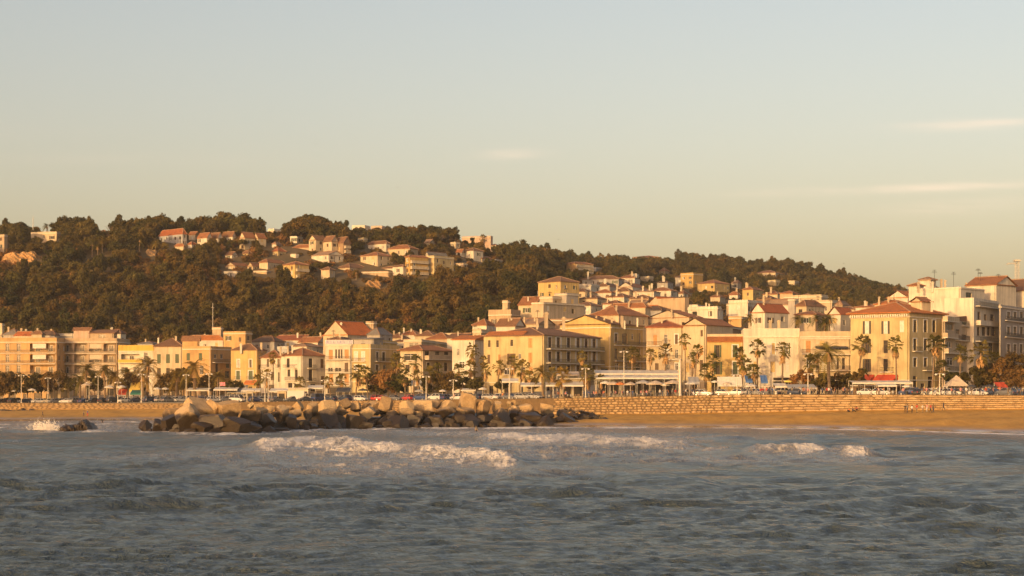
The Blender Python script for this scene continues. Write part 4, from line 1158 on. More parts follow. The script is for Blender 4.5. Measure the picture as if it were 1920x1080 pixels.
# ------------------------------------------------------------------ roofs behind the seafront, village slope and hill villas
# (corner column, distance or None, turn, left col, right col, base row or None, eave row, wall, roof kind, ridge row or parapet px, roof colour, floors)
BEHIND = [
 (4, 680, 20, -30, 8, None, 609, 'cream', 'flat', 3, 'rust', 2), (30, 668, 25, 6, 46, None, 628, 'grey', 'hip', 617, 'grey', 1), (62, 664, 12, 27, 66, None, 630, 'cream', 'hip', 622, 'red', 1),
 (78, 660, 18, 59, 84, None, 627, 'cream', 'hip', 621, 'brown', 1), (103, 668, 14, 74, 110, None, 629, 'white', 'hip', 621, 'dark', 1), (140, 672, 14, 106, 150, None, 628, 'grey', 'flat', 3, 'grey', 1),
 (226, 676, 25, 204, 236, None, 626, 'white', 'hip', 618, 'dark', 1), (262, 664, 12, 240, 268, None, 652, 'white', 'flat', 4, 'dark', 1), (286, 672, 18, 258, 300, None, 645, 'blueish', 'hip', 640, 'grey', 1),
 (418, 652, 8, 348, 424, None, 638, 'white', 'hip', 629, 'orange', 1), (414, 660, 24, 398, 418, None, 616, 'tan', 'flat', 3, 'rust', 0), (460, 640, 22, 419, 472, None, 625, 'orange', 'flat', 4, 'rust', 1),
 (514, 650, 28, 470, 534, None, 641, 'grey', 'hip', 630, 'dark', 1), (566, 662, 18, 512, 590, None, 638, 'white', 'gable', 628, 'red', 1), (596, 650, 30, 560, 612, None, 642, 'white', 'gable', 632, 'rust', 1), (606, 665, 30, 582, 640, None, 636, 'cream', 'hip', 630, 'brown', 1),
 (540, 630, 20, 520, 556, None, 652, 'blueish', 'flat', 3, 'grey', 1), (575, 628, 24, 548, 604, None, 650, 'white', 'hip', 644, 'pale', 1),
 (652, 625, 34, 606, 702, None, 628, 'cream', 'gable', 602, 'bright', 1), (700, 640, 30, 686, 706, None, 606, 'tan', 'flat', 4, 'rust', 0), (712, 618, 24, 688, 736, None, 628, 'grey', 'hip', 614, 'grey', 1),
 (640, 600, 12, 616, 668, None, 637, 'brown', 'hip', 632, 'brown', 0), (752, 640, 20, 728, 766, None, 634, 'cream', 'hip', 625, 'brown', 1), (780, 655, 24, 750, 794, None, 628, 'white', 'hip', 619, 'rust', 1),
 (812, 648, 20, 778, 826, None, 630, 'cream', 'hip', 620, 'brown', 1), (838, 632, 26, 800, 856, None, 636, 'tan', 'hip', 624, 'rust', 1), (860, 640, 18, 826, 880, None, 628, 'cream', 'flat', 4, 'rust', 1), (872, 610, 24, 838, 893, None, 634, 'white', 'gable', 625, 'brown', 1), (770, 618, 14, 738, 786, None, 641, 'white', 'hip', 634, 'brown', 1), (722, 604, 14, 704, 744, None, 641, 'yellow', 'flat', 3, 'brown', 1),
 # village front roofs
 (912, 560, 25, 886, 930, None, 610, 'white', 'hip', 598, 'rust', 1), (902, 545, 18, 886, 925, None, 622, 'cream', 'flat', 5, 'rust', 1), (958, 590, 26, 916, 976, None, 590, 'tan', 'flat', 10, 'rust', 2), (952, 600, 24, 942, 956, None, 566, 'cream', 'flat', 3, 'rust', 0),
 (966, 530, 30, 930, 984, None, 612, 'white', 'gable', 597, 'brown', 0), (1010, 548, 30, 968, 1040, None, 608, 'cream', 'gable', 596, 'pale', 1), (1004, 600, 30, 972, 1024, None, 572, 'cream', 'gable', 556, 'rust', 2), (1019, 580, 40, 997, 1096, None, 568, 'beige', 'flat', 2, 'red', 1),
 (1036, 590, 40, 1012, 1064, None, 558, 'beige', 'flat', 3, 'rust', 1), (1062, 592, 42, 1040, 1084, None, 552, 'grey', 'flat', 3, 'rust', 1), (1076, 560, 30, 1030, 1092, None, 600, 'brown', 'flat', 3, 'dark', 0),
 (1160, 540, 36, 1105, 1215, None, 591, 'cream', 'hip', 573, 'rust', 1), (1210, 560, 34, 1138, 1220, None, 577, 'cream', 'hip', 568, 'rust', 0), (1292, 545, 44, 1212, 1316, None, 595, 'beige', 'gable', 581, 'rust', 1),
 (1246, 600, 42, 1212, 1286, None, 572, 'beige', 'gable', 556, 'bright', 0), (1284, 585, 44, 1234, 1292, None, 558, 'tan', 'flat', 0, 'rust', 0), (1240, 580, 36, 1188, 1262, None, 582, 'grey', 'hip', 573, 'dark', 0),
 (1345, 570, 30, 1290, 1352, None, 578, 'white', 'flat', 4, 'rust', 1), (1402, 580, 30, 1366, 1430, None, 566, 'white', 'flat', 4, 'rust', 1), (1390, 545, 20, 1366, 1412, None, 596, 'orange', 'flat', 3, 'rust', 1), (1434, 520, 44, 1408, 1478, None, 586, 'white', 'gable', 569, 'red', 1),
 (1370, 500, 20, 1322, 1400, None, 614, 'brown', 'flat', 3, 'dark', 0), (1490, 560, 40, 1478, 1500, None, 562, 'grey', 'flat', 2, 'rust', 0), (1512, 545, 40, 1492, 1546, None, 574, 'cream', 'hip', 563, 'brown', 1), (1530, 535, 26, 1490, 1556, None, 590, 'beige', 'hip', 582, 'rust', 1),
 (1576, 510, 40, 1553, 1602, None, 590, 'white', 'gable', 576, 'red', 1), (1602, 540, 30, 1560, 1625, None, 580, 'cream', 'hip', 574, 'brown', 0), (1480, 600, 30, 1414, 1492, None, 572, 'white', 'gable', 561, 'pale', 1),
 (1560, 600, 30, 1500, 1570, None, 566, 'cream', 'flat', 4, 'rust', 1), (1540, 620, 30, 1470, 1552, None, 556, 'cream', 'flat', 4, 'rust', 1), (1580, 575, 25, 1566, 1594, None, 572, 'tan', 'hip', 564, 'pale', 0), (1640, 520, 30, 1604, 1660, None, 576, 'white', 'hip', 570, 'rust', 1), (1686, 510, 40, 1640, 1706, None, 570, 'cream', 'hip', 562, 'orange', 1), (1702, 530, 40, 1664, 1722, None, 558, 'white', 'gable', 545, 'orange', 0), (1320, 545, 20, 1282, 1350, None, 604, 'tan', 'hip', 597, 'brown', 0),
]
VILLAGE = [
 (1051, 760, 46, 1009, 1086, None, 528, 'yellow', 'hip', 517, 'brown', 2), (1160, 940, 20, 1092, 1170, 540, 523, 'grey', 'hip', 516, 'brown', 1), (1190, 950, 16, 1161, 1200, None, 521, 'white', 'hip', 514, 'rust', 1), (1194, 955, 10, 1183, 1198, None, 516, 'white', 'flat', 3, 'rust', 0),
 (1140, 900, 24, 1118, 1166, None, 537, 'white', 'hip', 530, 'brown', 1), (1108, 880, 24, 1078, 1124, None, 535, 'white', 'flat', 3, 'rust', 1), (1186, 900, 24, 1160, 1212, None, 538, 'white', 'gable', 530, 'rust', 1),
 (1098, 830, 22, 1070, 1116, None, 547, 'cream', 'hip', 540, 'brown', 1), (1146, 840, 22, 1114, 1156, None, 549, 'white', 'hip', 542, 'rust', 1), (1180, 850, 24, 1152, 1190, None, 546, 'cream', 'hip', 538, 'brown', 1), (1226, 850, 18, 1186, 1238, None, 547, 'white', 'hip', 541, 'pale', 1), (1258, 870, 22, 1216, 1270, None, 545, 'white', 'hip', 538, 'rust', 1),
 (1120, 770, 22, 1086, 1142, None, 560, 'cream', 'hip', 552, 'brown', 1), (1170, 780, 24, 1136, 1196, None, 557, 'white', 'hip', 549, 'rust', 1), (1216, 760, 26, 1180, 1232, None, 560, 'cream', 'hip', 552, 'brown', 1), (1108, 720, 24, 1074, 1130, None, 573, 'white', 'hip', 565, 'brown', 1), (1160, 720, 24, 1130, 1180, None, 570, 'white', 'hip', 562, 'rust', 1), (1082, 700, 20, 1062, 1098, None, 576, 'white', 'flat', 3, 'rust', 1), (1206, 700, 28, 1176, 1224, None, 572, 'cream', 'gable', 562, 'pale', 1),
 (1300, 1120, 40, 1276, 1318, None, 514, 'ochre', 'flat', 3, 'rust', 2), (1284, 1130, 20, 1266, 1288, None, 520, 'grey', 'hip', 516, 'dark', 1), (1340, 1060, 40, 1308, 1368, 549, 531, 'yellow', 'hip', 523, 'rust', 2), (1252, 1000, 20, 1232, 1262, None, 530, 'grey', 'hip', 525, 'dark', 1),
 (1350, 960, 20, 1332, 1360, None, 557, 'cream', 'hip', 551, 'rust', 0), (1412, 900, 26, 1392, 1432, None, 543, 'yellow', 'hip', 537, 'rust', 1), (1458, 860, 26, 1430, 1474, None, 552, 'cream', 'hip', 544, 'rust', 1), (1486, 840, 24, 1462, 1500, None, 550, 'tan', 'hip', 544, 'orange', 1), (1446, 800, 24, 1420, 1462, None, 560, 'cream', 'hip', 553, 'brown', 1), (1522, 800, 24, 1494, 1534, None, 556, 'cream', 'hip', 550, 'brown', 1), (1420, 760, 24, 1396, 1440, None, 566, 'white', 'flat', 3, 'rust', 1),
 (1308, 780, 20, 1280, 1322, None, 574, 'white', 'flat', 3, 'rust', 0), (1340, 740, 24, 1318, 1356, None, 580, 'white', 'hip', 573, 'pale', 0), (1384, 800, 24, 1362, 1396, None, 572, 'tan', 'flat', 3, 'rust', 1),
]
HILL = [
 (8, None, 30, -20, 14, 478, 442, 'tan', 'flat', 3, 'rust', 2), (106, None, 16, 58, 113, 457, 437, 'cream', 'flat', 3, 'rust', 1), (198, None, 16, 187, 203, 441, 434, 'cream', 'hip', 431, 'rust', 0), (342, None, 46, 298, 350, 462, 439, 'blueish', 'hip', 428, 'red', 2),
 (366, None, 30, 354, 374, 452, 440, 'cream', 'gable', 434, 'rust', 1), (388, None, 44, 370, 398, 464, 446, 'white', 'gable', 436, 'rust', 2), (408, None, 44, 392, 418, 462, 447, 'white', 'gable', 436, 'brown', 2), (436, None, 40, 416, 442, 456, 444, 'white', 'gable', 434, 'brown', 1),
 (459, None, 44, 449, 478, 470, 446, 'cream', 'gable', 435, 'rust', 2), (484, None, 44, 475, 499, 468, 447, 'cream', 'gable', 437, 'rust', 2), (326, None, 20, 328, 346, 470, 461, 'cream', 'hip', 457, 'rust', 0) if False else (344, None, 20, 328, 347, 472, 462, 'cream', 'hip', 457, 'rust', 0),
 (592, None, 44, 579, 612, 474, 450, 'cream', 'gable', 441, 'brown', 2), (622, None, 44, 606, 634, 480, 453, 'cream', 'gable', 442, 'brown', 2), (644, None, 44, 628, 657, 482, 456, 'brown', 'gable', 444, 'brown', 3), (582, None, 26, 550, 590, 470, 464, 'tan', 'hip', 458, 'rust', 0),
 (616, None, 44, 584, 644, 498, 478, 'white', 'gable', 470, 'pale', 2), (724, None, 40, 690, 731, 474, 457, 'white', 'hip', 451, 'brown', 1), (768, None, 30, 727, 784, 484, 466, 'cream', 'hip', 458, 'rust', 1), (708, None, 40, 676, 736, 502, 479, 'cream', 'hip', 471, 'rust', 2),
 (768, None, 48, 760, 803, 524, 482, 'ochre', 'hip', 478, 'rust', 4), (814, None, 40, 797, 851, 516, 482, 'paleyellow', 'flat', 3, 'rust', 2), (803, None, 40, 798, 838, 500, 478, 'white', 'gable', 472, 'grey', 1) , (656, None, 36, 634, 691, 512, 502, 'cream', 'hip', 493, 'brown', 1), (618, None, 24, 602, 628, 529, 506, 'cream', 'hip', 500, 'brown', 2),
 (553, None, 44, 531, 579, 531, 496, 'yellow', 'hip', 489, 'rust', 3), (440, None, 36, 423, 468, 508, 498, 'cream', 'gable', 492, 'rust', 1), (474, None, 30, 464, 503, 508, 499, 'cream', 'gable', 493, 'rust', 1), (502, None, 30, 486, 540, 506, 492, 'cream', 'hip', 485, 'rust', 1), (444, None, 20, 420, 452, 520, 510, 'grey', 'flat', 2, 'dark', 1), (500, None, 20, 470, 512, 517, 509, 'tan', 'flat', 2, 'dark', 1),
 (740, None, 36, 714, 752, 510, 503, 'white', 'hip', 499, 'brown', 0), (756, None, 36, 736, 770, 522, 500, 'white', 'hip', 496, 'brown', 1), (728, None, 20, 678, 738, 520, 510, 'tan', 'flat', 2, 'dark', 0),
 (888, None, 40, 870, 906, 489, 470, 'white', 'hip', 464, 'brown', 1), (904, None, 30, 892, 926, 492, 485, 'cream', 'hip', 480, 'rust', 0), (930, None, 30, 900, 942, 496, 488, 'white', 'flat', 2, 'rust', 0), (930, None, 20, 912, 944, 470, 460, 'white', 'hip', 456, 'rust', 0),
 (684, None, 20, 660, 694, 436, 424, 'white', 'flat', 2, 'rust', 1), (716, None, 20, 696, 724, 434, 425, 'pink', 'flat', 2, 'rust', 1), (1078, None, 46, 1062, 1112, 516, 494, 'orange', 'hip', 490, 'rust', 4), (1118, None, 30, 1108, 1129, 514, 503, 'blueish', 'flat', 2, 'rust', 1),
 (1234, None, 12, 1186, 1262, 492, 482, 'cream', 'hip', 476, 'rust', 0), (1454, None, 24, 1416, 1471, 524, 511, 'cream', 'hip', 505, 'rust', 1), (840, None, 20, 832, 846, 432, 426, 'pink', 'flat', 2, 'rust', 0) if False else (920, None, 20, 866, 878, 450, 444, 'pink', 'flat', 2, 'rust', 0),
]
def more_villas():
    g = random.Random(33); boxes = [(t[3], t[6] - 8, t[4], (t[5] or t[6] + 22)) for t in HILL + VILLAGE]
    for zone, n, tabn in (((690, 930, 466, 508), 7, HILL), ((430, 700, 452, 520), 8, HILL), ((300, 520, 440, 470), 5, HILL), ((1085, 1290, 515, 575), 14, VILLAGE), ((1370, 1500, 530, 575), 8, VILLAGE), ((1000, 1080, 545, 590), 4, VILLAGE)):
        k = 0
        for _ in range(200):
            if k >= n: break
            x, y = g.uniform(zone[0], zone[1]), g.uniform(zone[2], zone[3]); w, hh = g.uniform(14, 26), g.uniform(7, 13)
            b = (x - w / 2, y - hh - 5, x + w / 2, y)
            if any(b[0] < q[2] - 2 and b[2] > q[0] + 2 and b[1] < q[3] - (5 if tabn is VILLAGE else 0) and b[3] > q[1] for q in boxes): continue
            boxes.append(b); k += 1
            tabn.append((x + w * g.uniform(-.1, .3), None, g.uniform(20, 44), b[0], b[2], y, y - hh, g.choice(('white', 'cream', 'white', 'tan', 'paleyellow')), g.choice(('hip', 'hip', 'gable', 'flat')), 3, g.choice(('rust', 'brown', 'rust', 'red', 'pale')), 1))
            if tabn[-1][8] != 'flat': tabn[-1] = tabn[-1][:9] + (y - hh - g.uniform(4, 7),) + tabn[-1][10:]
more_villas()
def many_houses():
    rn = {'bright': 'bright orange', 'dark': 'dark', 'grey': 'grey', 'pale': 'pale tiled', 'rust': 'rusty tiled', 'red': 'red tiled', 'orange': 'orange tiled', 'brown': 'brown tiled'}
    wn = {'blueish': 'blue-grey', 'paleyellow': 'pale yellow', 'brightyellow': 'bright yellow'}
    kinds = {}
    for tabn, place, grp in ((BEHIND, 'behind the seafront row', 'houses behind the seafront row'), (VILLAGE, 'on the village slope', 'houses on the village slope'), (HILL, 'on the wooded hill', 'villas on the wooded hills')):
        for i, (cx, D, t, pl, pr, base, eave, wall, kind, rd, rc, fl) in enumerate(tabn):
            if pl >= cx or pr <= cx: pl, pr = min(pl, cx - 6), max(pr, cx + 4)
            DD = D if D else ground_at(cx, base, 700 if tabn is HILL else 600)
            rf = (kind, rd) if kind == 'flat' else (kind, rd, 'R' if kind == 'gable' and t > 32 and tabn is not HILL else ('L' if abs(cx - pl) > abs(pr - cx) else 'R'))
            rg = random.Random(i * 7 + eave)
            ch = ()
            if kind != 'flat' and tabn is not HILL: ch = tuple((rg.uniform(pl + 4, cx - 2), rd + (eave - rd) * .5, rg.uniform(7, 11), 3.0) for _ in range(rg.choice((0, 1, 1, 2))))
            an = ((rg.uniform(pl + 3, cx), (eave if kind == 'flat' else rd) - 1, rg.uniform(9, 15)),) if tabn is BEHIND and rg.random() < .75 else ()
            h = house('x', cx, DD, t, pl, pr, base, eave, wall, rf, rc, win='auto' if fl else None, floors=fl or None, chim=ch, ant=an, group=grp, over=.35, seed=i + 100, soft=(.55 if cx < 520 else .38) if tabn is HILL else .12)
            T = h[0]
            if fl >= 3 and D is None:
                f = 1
                for k in range(fl - 1):
                    y = eave + (base - eave) * (k + 1) / fl
                    balcony(h, f, cx + 1.5, pr - 1.5, y, 1.0, 'cream')
            key = (f'{wn.get(wall, wall)} house with ' + (f'{rn[rc]} {dict(hip="hipped", gable="gabled", shed="lean-to")[kind]} roof' if kind != 'flat' else 'flat roof'), place)
            kinds.setdefault(key, []).append(T)
    for (a, b), v in kinds.items():
        if len(v) == 1: v[0]['label'] = a + ' ' + b
        else: from_left(v, a + ' ' + b + ', {} such from the left')
many_houses()
# ------------------------------------------------------------------ sea wall with laid stones
def stone_mat(name, cols, wet=False):
    def b(nt, bs):
        oi = nt.nodes.new('ShaderNodeObjectInfo')
        big = set_noise(nt, .9, 4, .6, 'World')
        add = nt.nodes.new('ShaderNodeMath'); add.operation = 'MULTIPLY_ADD'
        nt.links.new(oi.outputs['Random'], add.inputs[0]); add.inputs[1].default_value = .55; nt.links.new(big.outputs[0], add.inputs[2])
        sub = nt.nodes.new('ShaderNodeMath'); sub.operation = 'MULTIPLY'; nt.links.new(add.outputs[0], sub.inputs[0]); sub.inputs[1].default_value = .75
        c = ramp(nt, sub.outputs[0], [(.25, cols[0]), (.45, cols[1]), (.65, cols[2]), (.85, cols[3])])
        fine = set_noise(nt, 4.5, 6, .7, 'World')
        c = mix_col(nt, .7, c, ramp(nt, fine.outputs[0], [(.32, (.5, .47, .43)), (.62, (1.1, 1.08, 1.05))]), 'MULTIPLY')
        if wet:
            geo = nt.nodes.new('ShaderNodeNewGeometry'); sp = nt.nodes.new('ShaderNodeSeparateXYZ'); nt.links.new(geo.outputs['Position'], sp.inputs[0])
            wob = set_noise(nt, .35, 4, .6, 'World')
            ad = nt.nodes.new('ShaderNodeMath'); ad.operation = 'MULTIPLY_ADD'; nt.links.new(wob.outputs[0], ad.inputs[0]); ad.inputs[1].default_value = 3.0; nt.links.new(sp.outputs[2], ad.inputs[2])
            mr = nt.nodes.new('ShaderNodeMapRange'); mr.interpolation_type = 'SMOOTHSTEP'; nt.links.new(ad.outputs[0], mr.inputs[0]); mr.inputs[1].default_value = 4.4; mr.inputs[2].default_value = 5.4; mr.inputs[3].default_value = 1; mr.inputs[4].default_value = 0
            c = mix_col(nt, mr.outputs[0], c, mix_col(nt, fine.outputs[0], (.012, .008, .004), (.060, .036, .014)))
            rr = nt.nodes.new('ShaderNodeMapRange'); nt.links.new(mr.outputs[0], rr.inputs[0]); rr.inputs[3].default_value = .9; rr.inputs[4].default_value = .45
            nt.links.new(rr.outputs[0], bs.inputs['Roughness'])
        else: bs.inputs['Roughness'].default_value = .9
        nt.links.new(c, bs.inputs['Base Color'])
        rel = set_noise(nt, 1.6, 8, .72, 'World')
        bump(nt, bs, rel.outputs[0], .8, .22 if wet else .12)
    return node_mat(name, b)
WALL_STONE = stone_mat('wall_stone', ((.24, .155, .075), (.36, .24, .115), (.45, .31, .155), (.52, .38, .21)))
MORTAR = stone_mat('wall_joint', ((.11, .07, .03), (.15, .098, .045), (.19, .125, .06), (.22, .15, .075)))
ROCK = stone_mat('breakwater_rock', ((.30, .19, .085), (.42, .28, .135), (.52, .36, .185), (.60, .44, .25)), wet=True)
def wall_pt(px, v, out=0.0):
    """point on the front of the sea wall, v from 0 at the sand to 1 at the top"""
    D = float(WD(px)); D2 = float(WD(px + 4))
    t = Vector((X(px + 4, D2) - X(px, D), D2 - D, 0)).normalized(); n = Vector((t.y, -t.x, 0))
    zb, zt = float(W_BASE(px)) - .1, float(W_TOP(px))
    return Vector((X(px, D), D, zb + (zt - zb) * v)) + n * out, t, n
def build_wall():
    T = thing('sea_wall', 'long golden rubble-stone sea wall between beach and promenade', 'wall', (X(1300, 430), 430, 2.3))
    org = Vector(T.location)
    m = MB(); cols = list(range(-700, 2601, 12))
    for a, b in zip(cols, cols[1:]):
        p0, p1 = wall_pt(a, -.35)[0] - org, wall_pt(b, -.35)[0] - org
        q0, q1 = wall_pt(a, 1)[0] - org, wall_pt(b, 1)[0] - org
        _, t, n = wall_pt(a, 0)
        r0, r1 = q0 - n * .7, q1 - n * .7
        up = Vector((0, 0, .22))
        m.face([p0, p1, q1 + up, q0 + up]); m.face([q0 + up, q1 + up, r1 + up, r0 + up]); m.face([r0 + up, r1 + up, r1 - up, r0 - up])
    m.obj('core', MORTAR, T)
    g = random.Random(21)
    stones = []
    def lay(p0, p1, rowh, wmin, wmax, jit):
        px = p0
        H = lambda p: float(W_TOP(p) - W_BASE(p)) + .3
        n = max(1, int(round(H((p0 + p1) / 2) / rowh)))
        for r in range(n):
            px = p0 + g.uniform(-5, 0)
            while px < p1:
                w = g.uniform(wmin, wmax)
                k0, k1 = g.uniform(-jit, jit) * .5, g.uniform(-jit, jit) * .5; stones.append((px + .35, px + w - .35, (r + .04 + max(0, k0)) / n * 1.05, (r + .96 + min(0, k1)) / n * 1.05, jit))
                px += w
    lay(1040, 1340, .55, 5.5, 14, .34); lay(1340, 1470, .58, 7, 20, .22); lay(1470, 1960, .46, 8, 32, .16)
    lay(-30, 345, .5, 5, 15, .15); lay(590, 760, .6, 6, 13, .2)
    stones.sort(key=lambda s: -(s[1] - s[0]) * (s[3] - s[2]) * (2.0 if s[0] > 1000 else .6))
    rest = MB()
    def stone(mb, s, rel):
        a, b, v0, v1, jit = s
        c, t, n = wall_pt((a + b) / 2, (v0 + v1) / 2)
        hw = (b - a) / 2 / F * c.y / max(.3, abs(t.x)); hh = (v1 - v0) / 2 * (float(W_TOP(a) - W_BASE(a)) + .1)
        o = c - rel
        ring = []
        for k, (x, z) in enumerate(((-1, -.55), (-.6, -1), (.6, -1), (1, -.55), (1, .55), (.6, 1), (-.6, 1), (-1, .55))):
            ring.append(o + t * (hw * x * (1 + g.uniform(-jit, jit * .3))) + Vector((0, 0, hh * z * (1 + g.uniform(-jit, jit * .3)))))
        pr = g.uniform(.05, .18)
        fr = [o + (p - o) * .80 + n * (pr * g.uniform(.75, 1.15)) for p in ring]
        ce = o + n * (pr * g.uniform(1.0, 1.3))
        B = len(mb.v); mb.v.extend(tuple(p - n * .05) for p in ring); mb.v.extend(tuple(p) for p in fr); mb.v.append(tuple(ce))
        for k in range(8):
            k2 = (k + 1) % 8
            mb.f.append((B + k, B + k2, B + 8 + k2, B + 8 + k)); mb.m.append(0)
            mb.f.append((B + 8 + k, B + 8 + k2, B + 16)); mb.m.append(0)
    for i, s in enumerate(stones):
        if i < 298:
            c = wall_pt((s[0] + s[1]) / 2, (s[2] + s[3]) / 2)[0]
            mb = MB(); stone(mb, s, c); mb.obj('stone', WALL_STONE, T, loc=c - org)
        else: stone(rest, s, org)
    tag(rest.obj('small_stones', WALL_STONE, T), kind='stuff')
build_wall()
# ------------------------------------------------------------------ breakwater boulders
def boulder_mesh(seed, cuts=6):
    import bmesh
    g = random.Random(seed)
    bm = bmesh.new(); bmesh.ops.create_icosphere(bm, subdivisions=3, radius=1.0)
    ax = Matrix.Rotation(g.uniform(0, 6.3), 3, 'Z') @ Matrix.Rotation(g.uniform(-.5, .5), 3, 'X')
    planes = [(ax @ Vector(n) + Vector((g.uniform(-.22, .22), g.uniform(-.22, .22), g.uniform(-.22, .22))), g.uniform(.46, .74)) for n in ((1, 0, 0), (-1, 0, 0), (0, 1, 0), (0, -1, 0), (0, 0, 1), (0, 0, -1))]
    planes += [(Vector((g.gauss(0, 1), g.gauss(0, 1), g.gauss(0, 1))), g.uniform(.62, .86)) for _ in range(cuts)]
    for n, d in planes:
        n = n.normalized()
        for v in bm.verts:
            k = v.co.dot(n) - d
            if k > 0: v.co -= n * k * .985
    for v in bm.verts: v.co += v.co.normalized() * (.012 * math.sin(v.co.x * 9 + seed) * math.sin(v.co.y * 8 + v.co.z * 7))
    bmesh.ops.dissolve_limit(bm, angle_limit=R(9), verts=bm.verts, edges=bm.edges)
    bmesh.ops.triangulate(bm, faces=bm.faces)
    me = bpy.data.meshes.new('boulder'); bm.to_mesh(me); bm.free()
    me.materials.append(ROCK)
    return me
BOULD = [boulder_mesh(s) for s in range(14)]
def build_breakwater():
    g = random.Random(5)
    fx = [268, 300, 350, 450, 530, 620, 700, 900, 1050, 1140]; fD = [352, 342, 329, 329, 352, 374, 382, 394, 407, 418]
    cx = [268, 285, 320, 345, 400, 470, 540, 600, 740, 800, 870, 930, 1000, 1060, 1100, 1140]; cy = [806, 796, 778, 757, 757, 761, 764, 762, 757, 755, 751, 754, 760, 766, 777, 790]
    foot = lambda p: float(np.interp(p, fx, fD)); crest = lambda p: float(np.interp(p, cx, cy))
    m = MB(); ps = list(range(272, 1141, 12)); prof = []
    for p in ps:
        d = foot(p); zc = Z(crest(p), d + 13)
        prof.append([Vector((X(p, d + k), d + k, z)) for k, z in ((4.0, -1.0), (6.5, .08 * zc), (10, .42 * zc), (14, zc - 2.5), (19, zc - 2.6), (28, -1.0))])
    for a, b in zip(prof, prof[1:]):
        for k in range(5): m.face([a[k], b[k], b[k + 1], a[k + 1]])
    tag(m.obj('breakwater_mound', ROCK), 'dark packed core of the breakwater under the boulders', 'breakwater', kind='structure')
    rocks = []
    def put(px, py, wpx, hpx, D, row, rz=None, tilt=.5):
        s = D / F
        o = link('boulder', BOULD[g.randrange(len(BOULD))])
        o.location = PT(px, py, D)
        w, h = wpx * s / 2 * 1.38, hpx * s / 2 * 1.38
        o.scale = (w, (w + h) / 2 * g.uniform(.8, 1.15), h)
        o.rotation_euler = (g.uniform(-.5, .5), g.uniform(-.6, .6), g.uniform(0, 6.28) if rz is None else rz)
        if w > h * 1.5: o.rotation_euler = (0, g.uniform(-.2, .2), g.uniform(-.4, .4))
        rocks.append((row, o))
    hero = [(876, 755, 30, 34, 10, 3), (724, 759, 22, 28, 8, 3), (795, 762, 36, 24, 9, 3), (760, 764, 24, 22, 7, 3), (842, 764, 26, 18, 9, 3), (835, 772, 30, 18, 6, 2), (905, 767, 26, 26, 8, 3), (933, 764, 14, 20, 8, 3), (985, 766, 24, 16, 8, 3), (1025, 768, 26, 18, 9, 3),
            (372, 772, 46, 44, 9, 3), (402, 768, 30, 30, 10, 3), (350, 783, 34, 40, 5, 2), (430, 772, 36, 34, 9, 3), (470, 780, 40, 26, 8, 2), (400, 792, 46, 28, 2, 1), (440, 797, 44, 26, 1, 1), (376, 803, 34, 20, 0, 0), (318, 793, 28, 32, 3, 1), (298, 800, 26, 24, 1, 1), (274, 800, 18, 20, 0, 0), (460, 803, 44, 22, 0, 0), (500, 790, 30, 28, 4, 1), (528, 776, 20, 28, 6, 2), (556, 764, 18, 20, 9, 3), (586, 768, 22, 22, 8, 3),
            (612, 764, 26, 24, 9, 3), (610, 788, 40, 34, 3, 1), (640, 772, 20, 18, 7, 2), (664, 792, 36, 30, 2, 1), (690, 776, 26, 22, 6, 2), (577, 778, 16, 18, 5, 2), (545, 790, 22, 28, 3, 1)]
    for px, py, w, h, back, row in hero: put(px, py, w * 1.15, h * 1.12, foot(px) + back + 2, row)
    for row in range(5):
        p = 276 + g.uniform(0, 8)
        while p < 1138:
            f = row / 4.0
            d = foot(p) + 1.0 + 12.5 * f ** .9
            yc, yf = crest(p), PYof(0, foot(p))
            hgt = yf - yc
            w = (14 + 32 * g.random() ** 1.3) * (1.0 if row < 4 else .8) * min(1, max(.5, hgt / 40))
            h = w * g.uniform(.55, .85)
            py = yf + (yc - yf) * (f * .93) + g.uniform(-3, 3) - 2
            if p < 1140 and not any(abs(p - q[0]) < (w + q[2]) * .3 and abs(py - q[1]) < (h + q[3]) * .3 for q in hero):
                put(p, py, w, h, d, row)
            p += w * g.uniform(.72, .95)
    for p in np.linspace(-20, 60, 9): put(p + g.uniform(-4, 4), 771 + g.uniform(-2, 2), g.uniform(9, 17), g.uniform(5, 9), float(WD(p)) - 8 - g.uniform(0, 8), 9)
    for p, y in ((1145, 796), (1158, 793), (1170, 790), (1128, 797)): put(p, y, 12, 6, 416, 0)
    names = {0: 'waterline', 1: 'lower', 2: 'middle', 3: 'upper', 4: 'crest'}
    for r in range(5):
        sel = [o for q, o in rocks if q == r]
        tone = 'dark wet' if r == 0 else 'brown wet' if r == 1 else 'golden-brown' if r == 2 else 'pale tan'
        for o in sel: tag(o, 'x', 'boulder', 'boulders of the breakwater')
        from_left(sel, tone + ' boulder in the ' + names[r] + ' row of the breakwater, {} from the left')
    sel = [o for q, o in rocks if q == 9]
    for o in sel: tag(o, 'x', 'boulder', 'loose stones at the wall foot')
    from_left(sel, 'loose stone lying at the sea wall foot, {} from the left')
    # half-submerged rocks off the tip
    def reef(label, D, prof, depth):
        # a low rounded rock: prof is its outline in the picture, swelled towards and away from the viewer
        px0, py0 = prof[0]; T = PT(prof[len(prof) // 2][0], 812, D); m = MB(); n = 14; P = []
        for k in range(61):
            px = prof[0][0] + (prof[-1][0] - prof[0][0]) * k / 60
            py = float(np.interp(px, [q[0] for q in prof], [q[1] for q in prof])); h = Z(py, D) + .35
            for q in range(n + 1):
                a = math.pi * q / n
                r = 1 + .16 * math.sin(px * .31 + a * 5) * math.sin(px * .13 + a * 3) + g.uniform(-.05, .05)
                P.append(Vector((X(px, D), D - math.cos(a) * depth * r * min(1, h / 1.6), -.35 + h * r * math.sin(a) ** .7)) - T)
